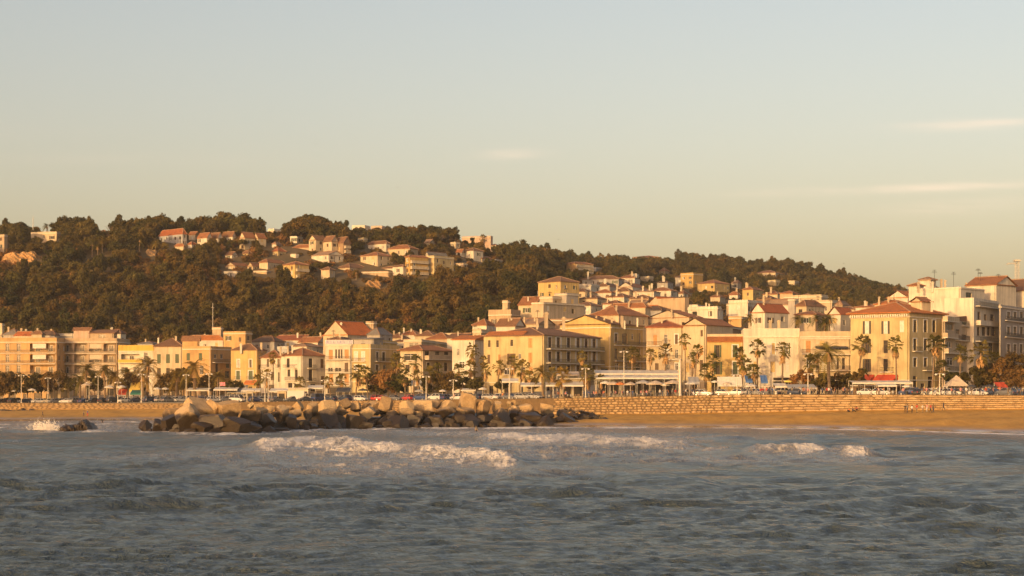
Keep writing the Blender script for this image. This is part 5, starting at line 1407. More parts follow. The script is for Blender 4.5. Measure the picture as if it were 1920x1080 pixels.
        for k in range(60):
            for q in range(n): b = k * (n + 1) + q; m.face([P[b], P[b + n + 1], P[b + n + 2], P[b + 1]])
        tag(m.obj('sea_rock', ROCK, loc=T), label, 'rock')
    reef('low brown rock awash with spray off the breakwater tip', 350, [(96, 814), (104, 808), (114, 801), (124, 797), (136, 796), (146, 794), (152, 790), (160, 788), (170, 791), (176, 795), (181, 804), (188, 813)], 3.2)
    reef('flat dark reef just breaking the surface beside the low rock', 347, [(178, 813), (186, 807), (200, 805), (210, 808), (222, 811), (236, 814)], 1.5)
    EARTH = stone_mat('bare_earth', ((.26, .14, .05), (.38, .22, .085), (.48, .29, .12), (.56, .36, .17)))
    for k, (a, b, w, h, lab) in enumerate(((42, 483, 78, 24, 'bare orange earth cliff on the left hill below villa'), (284, 473, 24, 11, 'small bare earth bank beside hill palms'), (702, 533, 36, 15, 'bare orange bank below the hill villas'))):
        D = ground_at(a, b + h / 2, 700); m = MB(); nx, nz = int(w / 2), max(4, int(h / 2)); P = []
        for iz in range(nz + 1):
            for ix in range(nx + 1):
                u, v = ix / nx, iz / nz
                e = min(1, 5 * min(u, 1 - u)); top = .9 + .1 * math.sin(ix * .5) * math.sin(ix * .23 + 1)
                p = PT(a - w / 2 + w * u, b + h * .7 - h * 1.25 * v * top * (.6 + .4 * e), D - 2.5 + 4.5 * v + 1.1 * math.sin(ix * .8 + iz) * math.sin(ix * .31 + iz * .7) + g.uniform(-.3, .3) + (1 - e) * 5)
                P.append(p)
        for iz in range(nz):
            for ix in range(nx): q = iz * (nx + 1) + ix; m.face([P[q], P[q + 1], P[q + nx + 2], P[q + nx + 1]])
        tag(m.obj('cliff_face', EARTH), lab, 'cliff')
        HIDE.append((a - w / 2, b - h / 2, a + w / 2, b + h * .4, D + 3, .2))
    # splash at the low rock: a burst of droplets
    FOAM = plain('white_spray', (.85, .8, .75), .8)
    m = MB(); D = 349
    for i in range(2600):
        u = g.gauss(0, 1); v = abs(g.gauss(0, 1))
        p = PT(88 + u * 13 - v * 2, 811 - v * 8.5, D + g.uniform(-1.2, 1.2)); r = g.uniform(.03, .13) * (1.3 if v < .6 else .8)
        m.face([p + Vector((r * g.uniform(.6, 1.4), 0, -r)), p + Vector((-r, g.uniform(-r, r), -r * .4)), p + Vector((0, -r * .6, r * g.uniform(.8, 1.6)))])
    tag(m.obj('sea_spray', FOAM), 'burst of white spray thrown up left of the low rock', 'spray', kind='stuff')
build_breakwater()
# ------------------------------------------------------------------ palms and promenade trees
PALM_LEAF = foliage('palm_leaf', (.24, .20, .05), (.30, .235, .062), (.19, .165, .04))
PALM_DEAD = plain('dry_palm_thatch', (.46, .27, .11), .9)
PALM_BARK = plain('palm_bark', (.22, .15, .09), .95, vary=.3, scale=5)
def fan_crown(seed, n=34):
    g = random.Random(seed); m = MB(); d = MB()
    for i in range(n):
        a = g.uniform(0, 6.28); el = g.uniform(-.75, 1.35)
        out = Vector((math.cos(a) * math.cos(el), math.sin(a) * math.cos(el), math.sin(el)))
        L = g.uniform(.8, 1.25); side = out.cross(Vector((0, 0, 1))).normalized() if abs(out.z) < .98 else Vector((1, 0, 0))
        base = Vector((0, 0, 0)) + out * .085
        hub = base + out * L + Vector((0, 0, -.12))
        m.face([base - side * .03, base + side * .03, hub + side * .02, hub - side * .02])
        nrm = side.cross(out)
        for k in range(9):
            t = (k - 4) / 4 * 1.25
            dr = (out * math.cos(t) + side * math.sin(t)).normalized()
            l2 = g.uniform(.75, .95) * (1 - .25 * abs(t) / 1.25)
            tip = hub + dr * l2 + Vector((0, 0, -.28 * l2 - g.uniform(0, .2)))
            mid = hub + dr * l2 * .55
            w = (side * math.cos(t) - out * math.sin(t)) * .085
            m.face([hub, mid + w, tip, mid - w])
    for i in range(34):      # skirt of dry leaves
        a = g.uniform(0, 6.28); z0 = g.uniform(-.25, -1.5)
        o = Vector((math.cos(a), math.sin(a), 0))
        s = Vector((-o.y, o.x, 0)) * g.uniform(.10, .2)
        p = Vector((0, 0, z0)) + o * .15; q = p + o * g.uniform(.25, .6) + Vector((0, 0, -.45)); r = q + Vector((0, 0, -g.uniform(.3, .6))) - o * .085
        d.face([p - s * .4, p + s * .4, q + s, q - s]); d.face([q - s, q + s, r + s * .3, r - s * .3])
    return m.mesh('fan_crown', [PALM_LEAF]), d.mesh('dry_skirt', [PALM_DEAD])
def feather_crown(seed, n=40):
    g = random.Random(seed); m = MB(); d = MB()
    for i in range(n):
        a = g.uniform(0, 6.28); el = g.uniform(-.35, 1.35); L = g.uniform(2.3, 3.2)
        h = Vector((math.cos(a), math.sin(a), 0)); side = Vector((-h.y, h.x, 0))
        pts = []
        for k in range(8):
            t = k / 7
            pts.append(h * (L * t * math.cos(el * (1 - .3 * t))) + Vector((0, 0, L * (t * math.sin(el) - .75 * t * t * (1 - .25 * math.sin(el))))))
        for k in range(7):
            p, q = pts[k], pts[k + 1]; dv = (q - p)
            w = .55 * math.sin(math.pi * min(1, (k + 1.2) / 8.5)) + .06
            m.face([p - side * .03, p + side * .03, q + side * .03, q - side * .03])
            for sgn in (-1, 1):
                for j in range(3):
                    b0 = p + dv * (j / 3); tip = b0 + side * (sgn * w) + dv * .75 + Vector((0, 0, -.22 * w))
                    m.face([b0, b0 + dv * .2, tip])
    for i in range(16):
        a = g.uniform(0, 6.28); o = Vector((math.cos(a), math.sin(a), 0)); s = Vector((-o.y, o.x, 0)) * .07
        d.face([o * .2 - s + Vector((0, 0, -.1)), o * .2 + s + Vector((0, 0, -.1)), o * .75 + s * 2 + Vector((0, 0, -1.2)), o * .75 - s * 2 + Vector((0, 0, -1.2))])
    return m.mesh('feather_crown', [PALM_LEAF]), d.mesh('dry_skirt', [PALM_DEAD])
FANS = [fan_crown(s) for s in range(5)]
FEATH = [feather_crown(s) for s in range(4)]
def palm_trunk(h, r, lean, seed):
    g = random.Random(seed); m = MB(); n = 12
    path = [Vector((lean * (k / n) ** 1.8, .15 * lean * math.sin(k), h * k / n)) for k in range(n + 1)]
    m.tube(path, [r * (1.25 - .35 * min(1, k / 2.5)) * (.92 + .16 * (k % 2)) for k in range(n + 1)], 8)
    return m.mesh('trunk', [PALM_BARK]), path[-1]
PALMS = []
def palm(px, py, D, rad_px, kind='fan', lean=0.0, base=None, label=None):
    """py is the row of the crown's centre, rad_px its radius in the photograph"""
    z0 = gz(px, D) if base is None else base; s = D / F
    t = thing('fan_palm' if kind == 'fan' else 'date_palm', label or 'x', 'palm', (X(px, D), D, z0), 0)
    h = Z(py, D) - z0; k = rad_px * s / (1.75 if kind == 'fan' else 2.3)
    me, top = palm_trunk(h, (.17 if kind == 'fan' else .26) * max(.8, k), lean, int(px))
    link('trunk', me, t)
    cr, sk = (FANS if kind == 'fan' else FEATH)[int(px * 7) % (5 if kind == 'fan' else 4)]
    c = link('crown', cr, t, top); c.scale = (k, k, k); c.rotation_euler = (.2 * math.sin(px * 3), .2 * math.cos(px * 2), px * 1.7); k *= .88 + .3 * ((px * .617) % 1); c.scale = (k, k, k * 1.1)
    q = link('dry_skirt', sk, t, top); q.scale = (k, k, k * (1.25 if int(px) % 2 else .9)); q.rotation_euler = (0, 0, px)
    if not label: PALMS.append((kind, t))
    return t
def leafy(label, px, py, D, rad_px, mat, seed, squash=.85, name='street_tree', group=None, base=None, cat='tree'):
    z0 = gz(px, D) if base is None else base; s = D / F
    t = thing(name, label, cat, (X(px, D), D, z0), 0, group)
    h = Z(py, D) - z0; r = rad_px * s; g = random.Random(seed); cl = []
    for i in range(34):
        a, b, q = g.uniform(0, 6.28), g.uniform(-.9, 1), r * .85 * g.uniform(.3, 1.15) ** .5
        w = math.sqrt(1 - b * b)
        cl.append(((q * w * math.cos(a) * 1.15, q * w * math.sin(a), max(h * .25, h + q * b * squash)), r * g.uniform(.18, .36)))
    link('crown', cloud_mesh('crown', leaf_cloud(seed, cl, 46, .19 * max(1, r / 2.6), r * .27), mat), t)
    m = MB(); m.tube([(0, 0, -.2), (g.uniform(-.1, .1), 0, h * .5), (g.uniform(-.3, .3), 0, h)], [.2, .16, .08], 7)
    for c, cr in cl[::4]: m.tube([(0, 0, h * .55), (c[0] * .5, c[1] * .5, (h * .55 + c[2]) / 2), c], [.09, .06, .03], 4, cap=False)
    m.obj('trunk', BARK, t)
    return t
def plant_promenade():
    fans = [(1420, 652, 15, 20), (1467, 657, 15, 20), (1393, 662, 12, 26), (1391, 682, 14, 16), (1515, 680, 13, 14), (1610, 646, 16, 16), (1681, 645, 15, 13), (1748, 645, 16, 16), (1800, 662, 13, 20), (1846, 662, 17, 16), (1418, 697, 12, 12), (1610, 703, 11, 9),
            (1285, 637, 9, 24), (1302, 658, 11, 20), (1297, 672, 11, 24), (1335, 676, 11, 22), (1322, 696, 13, 14), (1247, 659, 13, 24), (1219, 664, 12, 22), (1184, 662, 13, 26), (1093, 668, 10, 16), (1105, 700, 14, 14), (1050, 706, 14, 12), (975, 690, 13, 24), (957, 680, 12, 26), (932, 688, 13, 22), (911, 694, 11, 24), (891, 656, 11, 30), (880, 690, 11, 26), (1033, 700, 11, 24),
            (775, 678, 12, 24), (742, 677, 12, 26), (690, 700, 11, 16), (667, 699, 13, 16), (645, 712, 9, 20), (800, 700, 12, 18), (760, 706, 11, 14), (865, 694, 10, 20), (512, 671, 8, 24), (497, 706, 11, 20), (565, 718, 10, 14), (620, 716, 9, 14), (1760, 690, 12, 24), (1870, 676, 13, 22), (480, 712, 10, 22), (785, 704, 10, 12), (820, 692, 9, 30), (905, 676, 8, 32), (998, 706, 10, 18), (1125, 712, 10, 12)]
    for px, py, r, off in fans: palm(px, py, float(WD(px)) + off + (9 if 1380 < px < 1700 else 5 if px > 1200 else 0), r * 1.22, 'fan', lean=.8 * math.sin(px))
    dates = [(1555, 660, 24, 14), (1018, 698, 18, 12), (365, 690, 25, 14), (276, 686, 22, 22), (268, 706, 17, 14), (330, 706, 18, 18), (160, 694, 17, 16), (197, 694, 16, 18), (215, 706, 15, 12), (150, 712, 16, 22), (300, 710, 14, 26), (1536, 672, 14, 26), (408, 706, 14, 20), (238, 700, 14, 26)]
    for px, py, r, off in dates: palm(px, py, float(WD(px)) + off, r * 1.2, 'date', lean=.4 * math.sin(px * 1.3))
    # palms on the hill and in gardens
    hp = [(88, 424, 9, 440, 'date'), (262, 449, 9, 476, 'date'), (192, 452, 9, 480, 'date'), (173, 455, 9, 485, 'date'), (183, 462, 8, 484, 'date'), (292, 456, 9, 480, 'date'), (668, 510, 8, 530, 'date'), (1497, 598, 13, 612, 'date'), (1530, 597, 14, 612, 'date'), (1555, 598, 14, 612, 'date'), (1406, 596, 11, 606, 'date'), (905, 446, 7, 456, 'fan'), (1546, 604, 12, 614, 'date')]
    for px, py, r, base, k in hp:
        if px > 1300: D = 500.0; palm(px, py, D, r, k, base=gz(px, D))
        else:
            D = ground_at(px, base, 700); palm(px, py, D, r, k)
            HIDE.append((px - 6, py - 6, px + 6, base, D, .12))
    for k, place in (('fan', 'fan palm with dry brown skirt'), ('date', 'feathery date palm with arching fronds')):
        sea = [t for q, t in PALMS if q == k and t.location.y < 640 and not (t.location.y == 500.0)]
        hill = [t for q, t in PALMS if q == k and t not in sea]
        for t in sea: t['group'] = k + ' palms along the promenade'
        for t in hill: t['group'] = k + ' palms in hill gardens'
        from_left(sea, place + ' on the promenade, {} from the left')
        from_left(hill, place + ' in a hillside garden, {} from the left')
    trees = [(-12, 708, 26, 10), (18, 712, 22, 14), (52, 716, 20, 12), (78, 712, 18, 20), (100, 706, 20, 16), (128, 716, 15, 22), (178, 712, 16, 26), (250, 714, 20, 24), (345, 704, 24, 30), (318, 716, 18, 26), (388, 714, 16, 24), (440, 722, 12, 22), (705, 712, 22, 26), (728, 706, 24, 24), (748, 714, 18, 22), (812, 712, 18, 26), (838, 712, 20, 24), (868, 714, 14, 18), (892, 716, 12, 14), (1504, 704, 18, 20), (1532, 716, 16, 20), (1548, 708, 13, 18), (1570, 712, 15, 24), (1588, 710, 14, 22), (1826, 702, 20, 20), (1850, 708, 18, 22), (1880, 688, 24, 24), (1905, 676, 24, 26), (1912, 706, 22, 20), (1788, 708, 13, 26), (1345, 712, 9, 18), (1000, 716, 11, 20), (940, 718, 10, 20), (1610, 700, 11, 14)]
    ts = []
    for i, (px, py, r, off) in enumerate(trees): ts.append(leafy('x', px, py + r * .3, float(WD(px)) + off, r * 1.22, (LEAF_OAK, LEAF_PINE, LEAF_SCRUB)[(i * 5) % 3 if px < 1860 else 2], i + 40, group='leafy street trees on the promenade'))
    from_left(ts, 'bushy leafy street tree on the promenade, {} from the left')
    # bare-branched trees on the skyline
    bt = []
    for i, (px, py, hp_) in enumerate(((466, 440, 30), (486, 440, 24), (826, 440, 22), (1048, 484, 22), (300, 436, 18), (204, 434, 20), (272, 434, 18), (806, 440, 18))):
        D = 950.0 if px < 1000 else 1100.0; z = gz(px, D)
        t = thing('bare_tree', 'x', 'tree', (X(px, D), D, z), i, 'bare trees on the skyline'); k = hp_ * D / F / 7.5 * 1.15; t.scale = (k * 1.3, k * 1.3, k)
        link('branches', bare_tree_mesh(i), t); bt.append(t)
    from_left(bt, 'leafless thin-branched tree standing on the skyline, {} from the left')
plant_promenade()
# ------------------------------------------------------------------ vehicles
PAINT = {k: node_mat(k + '_car_paint', (lambda c: lambda nt, bs: (bs.inputs['Base Color'].__setattr__('default_value', (*c, 1)), bs.inputs['Roughness'].__setattr__('default_value', .3), bs.inputs['Coat Weight'].__setattr__('default_value', .6)))(c))
         for k, c in dict(white=(.60, .57, .52), silver=(.33, .32, .30), black=(.03, .03, .032), grey=(.13, .13, .135), red=(.42, .03, .018), blue=(.035, .06, .15), navy=(.02, .03, .06), beige=(.5, .42, .3)).items()}
RUBBER = plain('tyre_rubber', (.025, .025, .025), .85); ALLOY = plain('alloy_rim', (.5, .49, .47), .4, .7)
LAMP_GLASS = plain('headlight_glass', (.75, .72, .66), .2); TAIL = plain('tail_light', (.4, .02, .015), .3)
def loft(m, secs, mi=0):
    n = len(secs[0]); b = len(m.v)
    for s in secs: m.v.extend(tuple(p) for p in s)
    for i in range(len(secs) - 1):
        for k in range(n):
            k2 = (k + 1) % n
            m.f.append((b + i * n + k, b + i * n + k2, b + (i + 1) * n + k2, b + (i + 1) * n + k)); m.m.append(mi)
    m.f.append(tuple(b + k for k in reversed(range(n)))); m.m.append(mi)
    m.f.append(tuple(b + (len(secs) - 1) * n + k for k in range(n))); m.m.append(mi)
def car_meshes(kind):
    L, W, H, belt, hood = {'hatchback': (3.9, .84, 1.46, .92, .9), 'saloon': (4.4, .87, 1.43, .92, .86), 'suv': (4.4, .92, 1.66, 1.08, 1.02), 'van': (4.9, .95, 2.0, 1.15, 1.1), 'estate': (4.5, .88, 1.5, .93, .88)}[kind]
    h = L / 2; m = MB(); ring = lambda x, w, zb, zt: [Vector((x, -w * .92, zb)), Vector((x, -w, (zb + zt) * .5)), Vector((x, -w * .95, zt)), Vector((x, w * .95, zt)), Vector((x, w, (zb + zt) * .5)), Vector((x, w * .92, zb))]
    loft(m, [ring(-h, W * .82, .42, .78), ring(-h + .12, W * .95, .28, belt), ring(-h * .5, W, .22, belt + .02), ring(h * .3, W, .22, belt), ring(h * .55, W * .99, .22, hood), ring(h - .18, W * .93, .26, hood - .14), ring(h, W * .78, .38, .6)])
    body = m.mesh('body', [PAINT['white']])
    ca = {'hatchback': (-h + .12, -h + .55, h * .02, h * .42), 'saloon': (-h * .62, -h * .3, h * .08, h * .42), 'suv': (-h + .14, -h + .5, h * .1, h * .45), 'van': (-h + .1, -h + .25, h * .45, h * .78), 'estate': (-h + .14, -h + .6, h * .06, h * .42)}[kind]
    g = MB(); rg = lambda x, w, z: [Vector((x, -w, z)), Vector((x, w, z))]
    a, b, c, d = ca; w0, w1 = W * .93, W * .74; zt = H - .06
    B = [Vector((a, -w0, belt)), Vector((d, -w0, belt - .02)), Vector((d, w0, belt - .02)), Vector((a, w0, belt))]
    Tp = [Vector((b, -w1, zt)), Vector((c, -w1, zt)), Vector((c, w1, zt)), Vector((b, w1, zt))]
    for i in range(4): g.face([B[i], B[(i + 1) % 4], Tp[(i + 1) % 4], Tp[i]])
    glass = g.mesh('windows', [GLASS])
    r = MB(); rl = [p + Vector((0, 0, .0)) for p in Tp]; ru = [Vector((p.x * .97 + (b + c) * .015, p.y * .93, H)) for p in Tp]
    r.face(ru); r.face(rl[::-1])
    for i in range(4): r.face([rl[i], rl[(i + 1) % 4], ru[(i + 1) % 4], ru[i]])
    for i in range(4): r.tube([B[i] + Vector((0, 0, -.02)), Tp[i]], .055, 5)
    mid = (a + d) / 2
    for s_ in (-1, 1): r.tube([Vector((mid, s_ * w0 * 1.005, belt)), Vector(((b + c) / 2, s_ * w1 * 1.01, zt))], .05, 5)
    roof = r.mesh('roof', [PAINT['white']])
    return dict(L=L, W=W, body=body, windows=glass, roof=roof, hood=hood)
def wheel_mesh():
    m = MB(); m.tube([(0, -.1, 0), (0, .1, 0)], .31, 14)
    w = m.mesh('wheel', [RUBBER]); r = MB(); r.tube([(0, -.112, 0), (0, .112, 0)], .19, 10)
    return w, r.mesh('rim', [ALLOY])
CARS = {k: car_meshes(k) for k in ('hatchback', 'saloon', 'suv', 'van', 'estate')}
WHEEL, RIM = wheel_mesh()
lm = MB(); lm.bx(-.03, .03, -.16, .16, -.07, .07); LIGHT_F = lm.mesh('headlight', [LAMP_GLASS])
lm = MB(); lm.bx(-.03, .03, -.12, .12, -.08, .08); LIGHT_R = lm.mesh('tail_light', [TAIL])
ALLCARS = []
def car(px, D, kind, paint, heading, label=None, z=None):
    """heading in degrees: 0 points right along the wall, 180 left, 90 away"""
    c = CARS[kind]; p2 = px + 4
    al = math.atan2(float(WD(p2)) - float(WD(px)), X(p2, float(WD(p2))) - X(px, float(WD(px))))
    t = thing('parked_' + ('car' if kind != 'van' else 'van'), label or 'x', 'car' if kind != 'van' else 'van', (X(px, D), D, gz(px, D) + .02 if z is None else z), al + R(heading), 'cars parked along the promenade')
    for nm in ('body', 'windows', 'roof'):
        o = link(nm, c[nm], t)
        if nm != 'windows': o.material_slots[0].link = 'OBJECT'; o.material_slots[0].material = PAINT[paint]
    h = c['L'] / 2
    for x in (-h * .6, h * .62):
        for s_ in (-1, 1):
            w = link('wheel', WHEEL, t, (x, s_ * (c['W'] - .09), .31)); link('rim', RIM, w)
    for s_ in (-1, 1):
        link('headlight', LIGHT_F, t, (h - .06, s_ * c['W'] * .58, .66)); link('tail_light', LIGHT_R, t, (-h - .0, s_ * c['W'] * .66, .74))
    ALLCARS.append((label is None, kind, paint, t))
    return t
def park_cars():
    g = random.Random(9)
    named = [(71, 6, 'hatchback', 'white', 250, 'white hatchback parked facing the sea behind the left beach'), (91, 6, 'estate', 'beige', 235, 'beige estate car beside the white hatchback on the left'),
             (123, 6, 'hatchback', 'white', 220, 'white hatchback parked slantwise left of the tall lamp pair'), (677, 5, 'hatchback', 'white', 4, 'white hatchback parked side-on above the breakwater'), (707, 6, 'hatchback', 'red', 100, 'red hatchback beside the side-on white car'), (718, 5, 'saloon', 'red', 20, 'long red saloon right of the white hatchback'),
             (740, 5, 'saloon', 'grey', 6, 'dark grey saloon between two red cars'), (765, 5, 'hatchback', 'red', 170, 'bright red hatchback behind the pale upright boulder'), (445, 5, 'van', 'white', 8, 'white pickup-like van behind the breakwater tip'), (400, 6, 'hatchback', 'white', 92, 'small white car seen end-on by the pink flag'),
             (598, 14, 'van', 'blue', 96, 'tall dark blue van seen end-on by a lamp post'), (647, 6, 'suv', 'navy', 170, 'navy off-road car left of the white hatchback'), (1626, 4, 'saloon', 'white', 4, 'white saloon below the red awnings'), (1652, 5, 'hatchback', 'white', 30, 'white hatchback right of the saloon below red awnings'),
             (1746, 5, 'hatchback', 'white', 10, 'white hatchback parked left of the lamp near the peaked tent'), (1786, 4, 'estate', 'white', 4, 'white estate car below the peaked tent'), (1836, 4, 'saloon', 'white', 3, 'white low car right of the peaked tent'), (1318, 5, 'estate', 'white', 4, 'white estate car beside the tall white pole'), (1358, 6, 'hatchback', 'silver', 10, 'silver hatchback behind the low yellow house lamp'), (1470, 8, 'suv', 'beige', 80, 'beige car seen end-on under the striped tent'), (918, 5, 'hatchback', 'silver', 10, 'silver hatchback by the tall fallen-slab boulder'), (937, 6, 'saloon', 'white', 95, 'white car seen end-on right of the slab boulder'),
             (1000, 7, 'saloon', 'silver', 8, 'silver saloon under the white terrace canopy')]
    for px, off, kind, paint, hd, lab in named: car(px, float(WD(px)) + off, kind, paint, hd, lab)
    spots = [(p, 5.5, None) for p in (4, 24, 44, 105, 140, 157, 174, 196, 214, 233, 252, 283, 300, 318, 338, 365, 425, 480, 520, 548, 575, 622)] + [(p, 13, None) for p in (12, 34, 58, 82, 112, 132, 150, 182, 204, 226, 246, 270, 292, 312, 330, 352, 376, 412, 432, 460, 490, 535, 560)] + [(p, 5, None) for p in (790, 815, 838, 860, 893, 958, 978, 1380, 1396, 1420, 1447, 1495, 1705, 1722, 1808, 1862, 1885)] + [(p, 20, None) for p in (20, 48, 76, 100, 124, 168, 190, 220, 258, 306)]
    for px, off, _ in spots:
        hd = g.choice((255, 265, 80, 95, 75)) if px < 600 else g.choice((2, 178, 184, 5, 100))
        car(px + g.uniform(-2, 2), float(WD(px)) + off + g.uniform(-.4, .4), g.choice(('hatchback', 'saloon', 'suv', 'hatchback', 'estate')), g.choice(('black', 'grey', 'navy', 'silver', 'black', 'grey', 'blue', 'white')), hd + g.uniform(-5, 5))
    by = {}
    for auto, kind, paint, t in ALLCARS:
        if auto: by.setdefault((kind, paint), []).append(t)
    for (kind, paint), v in by.items():
        kn = 'off-road car' if kind == 'suv' else kind if kind != 'estate' else 'estate car'
        if len(v) == 1: v[0]['label'] = f'the only unobstructed-row {paint} {kn} among the cars parked along the promenade'.replace('the only unobstructed-row ', 'lone ')
        else: from_left(v, paint + ' ' + kn + ' parked along the promenade, {} such from the left')
park_cars()
# ------------------------------------------------------------------ street lamps, poles
POLE_W = plain('pale_painted_metal', (.62, .56, .46), .5, .1); POLE_D = plain('dark_painted_metal', (.06, .055, .05), .5, .3)
GLOBE = plain('frosted_lamp_glass', (.8, .76, .68), .3)
def lamps():
    ls = []
    for px, top, off in ((40, 703, 2), (90, 708, 12), (167, 716, 16), (184, 705, 3), (221, 716, 3), (265, 701, 2), (284, 704, 9), (349, 702, 3), (392, 700, 10), (497, 706, 3), (503, 698, 4), (609, 712, 2.5), (799, 705, 3), (955, 690, 4), (1382, 703, 2), (1762, 700, 2), (1170, 658, 14), (1515, 700, 2.5), (850, 712, 4), (1098, 690, 5)):
        D = float(WD(px)) + off; z = gz(px, D); h = Z(top, D) - z
        t = thing('street_lamp', 'x', 'lamp', (X(px, D), D, z), 0, 'street lamps along the promenade')
        m = MB(); m.lathe([(.22, 0), (.22, .5), (.13, .6), (.09, h * .6), (.07, h)], n=8); m.obj('pole', POLE_W, t)
        m = MB(); m.tube([(-.75, 0, h - .15), (-.3, 0, h), (.3, 0, h), (.75, 0, h - .15)], .045, 6); m.obj('arm', POLE_W, t)
        for s_ in (-1, 1):
            m = MB(); m.lathe([(.02, .2), (.26, .12), (.3, 0), (.2, -.14), (.02, -.18)], (s_ * .75, 0, h - .25), 8); m.obj('lamp_head', GLOBE, t)
        ls.append(t)
    from_left(ls, 'slim pale double-headed street lamp on the promenade, {} from the left')
    D = float(WD(1275)) + 2; z = gz(1275, D); h = Z(676, D) - z
    t = thing('mast', 'thick white mast rising in front of the long white terrace', 'mast', (X(1275, D), D, z))
    m = MB(); m.lathe([(.4, 0), (.32, .8), (.26, h * .5), (.2, h)], n=10); m.obj('pole', CLOTH['white'], t)
    m = MB(); m.lathe([(.3, h), (.34, h + .15), (.1, h + .4), (.0, h + .42)], n=10); m.obj('cap', POLE_W, t)
    # flag pole with pink flag, aerial tower on the right, radio mast on the hill
    D = float(WD(412)) + 5; z = gz(412, D); h = Z(716, D) - z
    t = thing('flagpole', 'short flagpole with pink flag beside the white end-on car', 'flag', (X(412, D), D, z))
    m = MB(); m.lathe([(.07, 0), (.05, h)], n=8); m.obj('pole', POLE_W, t)
    m = MB(); pts = [(x * .25, .08 * math.sin(x * 1.6), h - .1) for x in range(7)]
    for a, b in zip(pts, pts[1:]): m.face([a, b, (b[0], b[1] + .05, b[2] - 1.0), (a[0], a[1] + .05, a[2] - 1.0)])
    m.obj('flag', CLOTH['pink'], t)
    D = 620.0; zt = Z(490, D); z = gz(1907, D)
    t = thing('lattice_tower', 'pale lattice tower with side boom against the sky at right', 'tower', (X(1907, D), D, z)); m = MB(); h = zt - z; w = .6
    for sx in (-1, 1):
        for sy in (-1, 1): m.tube([(sx * w, sy * w, 0), (sx * w * .9, sy * w * .9, h)], .07, 5)
    n = int(h / 1.6)
    for k in range(n):
        a, b = h * k / n, h * (k + 1) / n
        for sy in (-1, 1): m.tube([(-w, sy * w, a), (w, sy * w, b)], .06, 4); m.tube([(w, sy * w, a), (-w, sy * w, a)], .06, 4)
        for sx in (-1, 1): m.tube([(sx * w, -w, a), (sx * w, w, b)], .06, 4)
    m.obj('mast', POLE_W, t)
    m = MB(); bw = 20 * D / F; m.tube([(0, 0, h - .6), (-bw, 0, h - .9)], .16, 5); m.tube([(0, 0, h), (-bw, 0, h - .85)], .05, 4); m.obj('boom', POLE_W, t)
    m = MB(); m.bx(-1.0, 1.0, -1.0, 1.0, h, h + .5); m.obj('platform', POLE_W, t)
    for px, py0, py1, lab in ((62, 436, 406, 'white radio mast beside the long villa on left hilltop'), (399, 616, 568, 'very thin tall aerial rising from the tan roof tower')):
        D = ground_at(62, 455, 700) + 3 if px == 62 else 662.0
        p = PT(px, py0 + 8, D); h = (py0 + 8 - py1) * D / F
        t = thing('radio_mast', lab, 'mast', p); m = MB(); m.lathe([(.2 if px == 62 else .1, -1), (.12 if px == 62 else .07, h)], n=6); m.obj('pole', CLOTH['white'], t)
        m = MB(); m.tube([(-.5, 0, h * .85), (.5, 0, h * .85)], .06, 4); m.obj('crossbar', POLE_W, t)
    # hoops of parking meters / bins along the wall head
    bs = []
    for px in (136, 190, 357, 430, 472, 1120, 1190, 1232, 1455, 1700):
        D = float(WD(px)) + 2.2; z = gz(px, D)
        t = thing('litter_bin', 'x', 'bin', (X(px, D), D, z), 0, 'bins along the wall head')
        m = MB(); m.lathe([(.2, .15), (.27, .2), (.3, .95), (.0, .97)], n=10); m.obj('drum', (POLE_D, POLE_W)[px % 2], t)
        m = MB(); m.lathe([(.05, 0), (.05, .2)], n=6); m.obj('post', POLE_D, t)
        bs.append(t)
    from_left(bs, 'round litter bin at the wall head, {} from the left')
lamps()
# ------------------------------------------------------------------ awnings, tents, parasols, kiosks
def canopy(label, px0, px1, ytop, ybot, off, depth, cloth, posts=3, slope=.35, name='canopy', cat='canopy', valance=.35):
    px = (px0 + px1) / 2; D = float(WD(px)) + off; z = gz(px, D)
    x0, x1 = X(px0, D) - X(px, D), X(px1, D) - X(px, D); zt, zb = Z(ytop, D) - z, Z(ybot, D) - z
    t = thing(name, label, cat, (X(px, D), D, z))
    m = MB()
    A = [Vector((x0, 0, zb)), Vector((x1, 0, zb)), Vector((x1, depth, zt)), Vector((x0, depth, zt))]
    n = max(2, int((x1 - x0) / 2.2))
    for i in range(n):       # cloth sags a little between the bars
        u0, u1 = i / n, (i + 1) / n; um = (u0 + u1) / 2
        def P(u, v, s): return Vector((x0 + (x1 - x0) * u, depth * v, zb + (zt - zb) * v - s))
        for (a, b, sa, sb) in ((u0, um, 0, .1), (um, u1, .1, 0)):
            m.face([P(a, 0, sa * .3), P(b, 0, sb * .3), P(b, .5, sb), P(a, .5, sa)]); m.face([P(a, .5, sa), P(b, .5, sb), P(b, 1, sb * .3), P(a, 1, sa * .3)])
    m.obj('cloth', CLOTH[cloth], t)
    q = MB(); q.box(((x0 + x1) / 2, -.03, zb - valance / 2), ((x1 - x0) / 2, 0, 0), (0, .02, 0), (0, 0, valance / 2)); q.obj('valance', CLOTH[cloth], t)
    for i in range(posts):
        x = x0 + .1 + (x1 - x0 - .2) * i / max(1, posts - 1)
        for y in (.06, depth - .1):
            p = MB(); p.tube([(x, y, -.1), (x, y, (zb if y < 1 else zt) - .04)], .055, 6); p.obj('post', POLE_W, t)
    return t
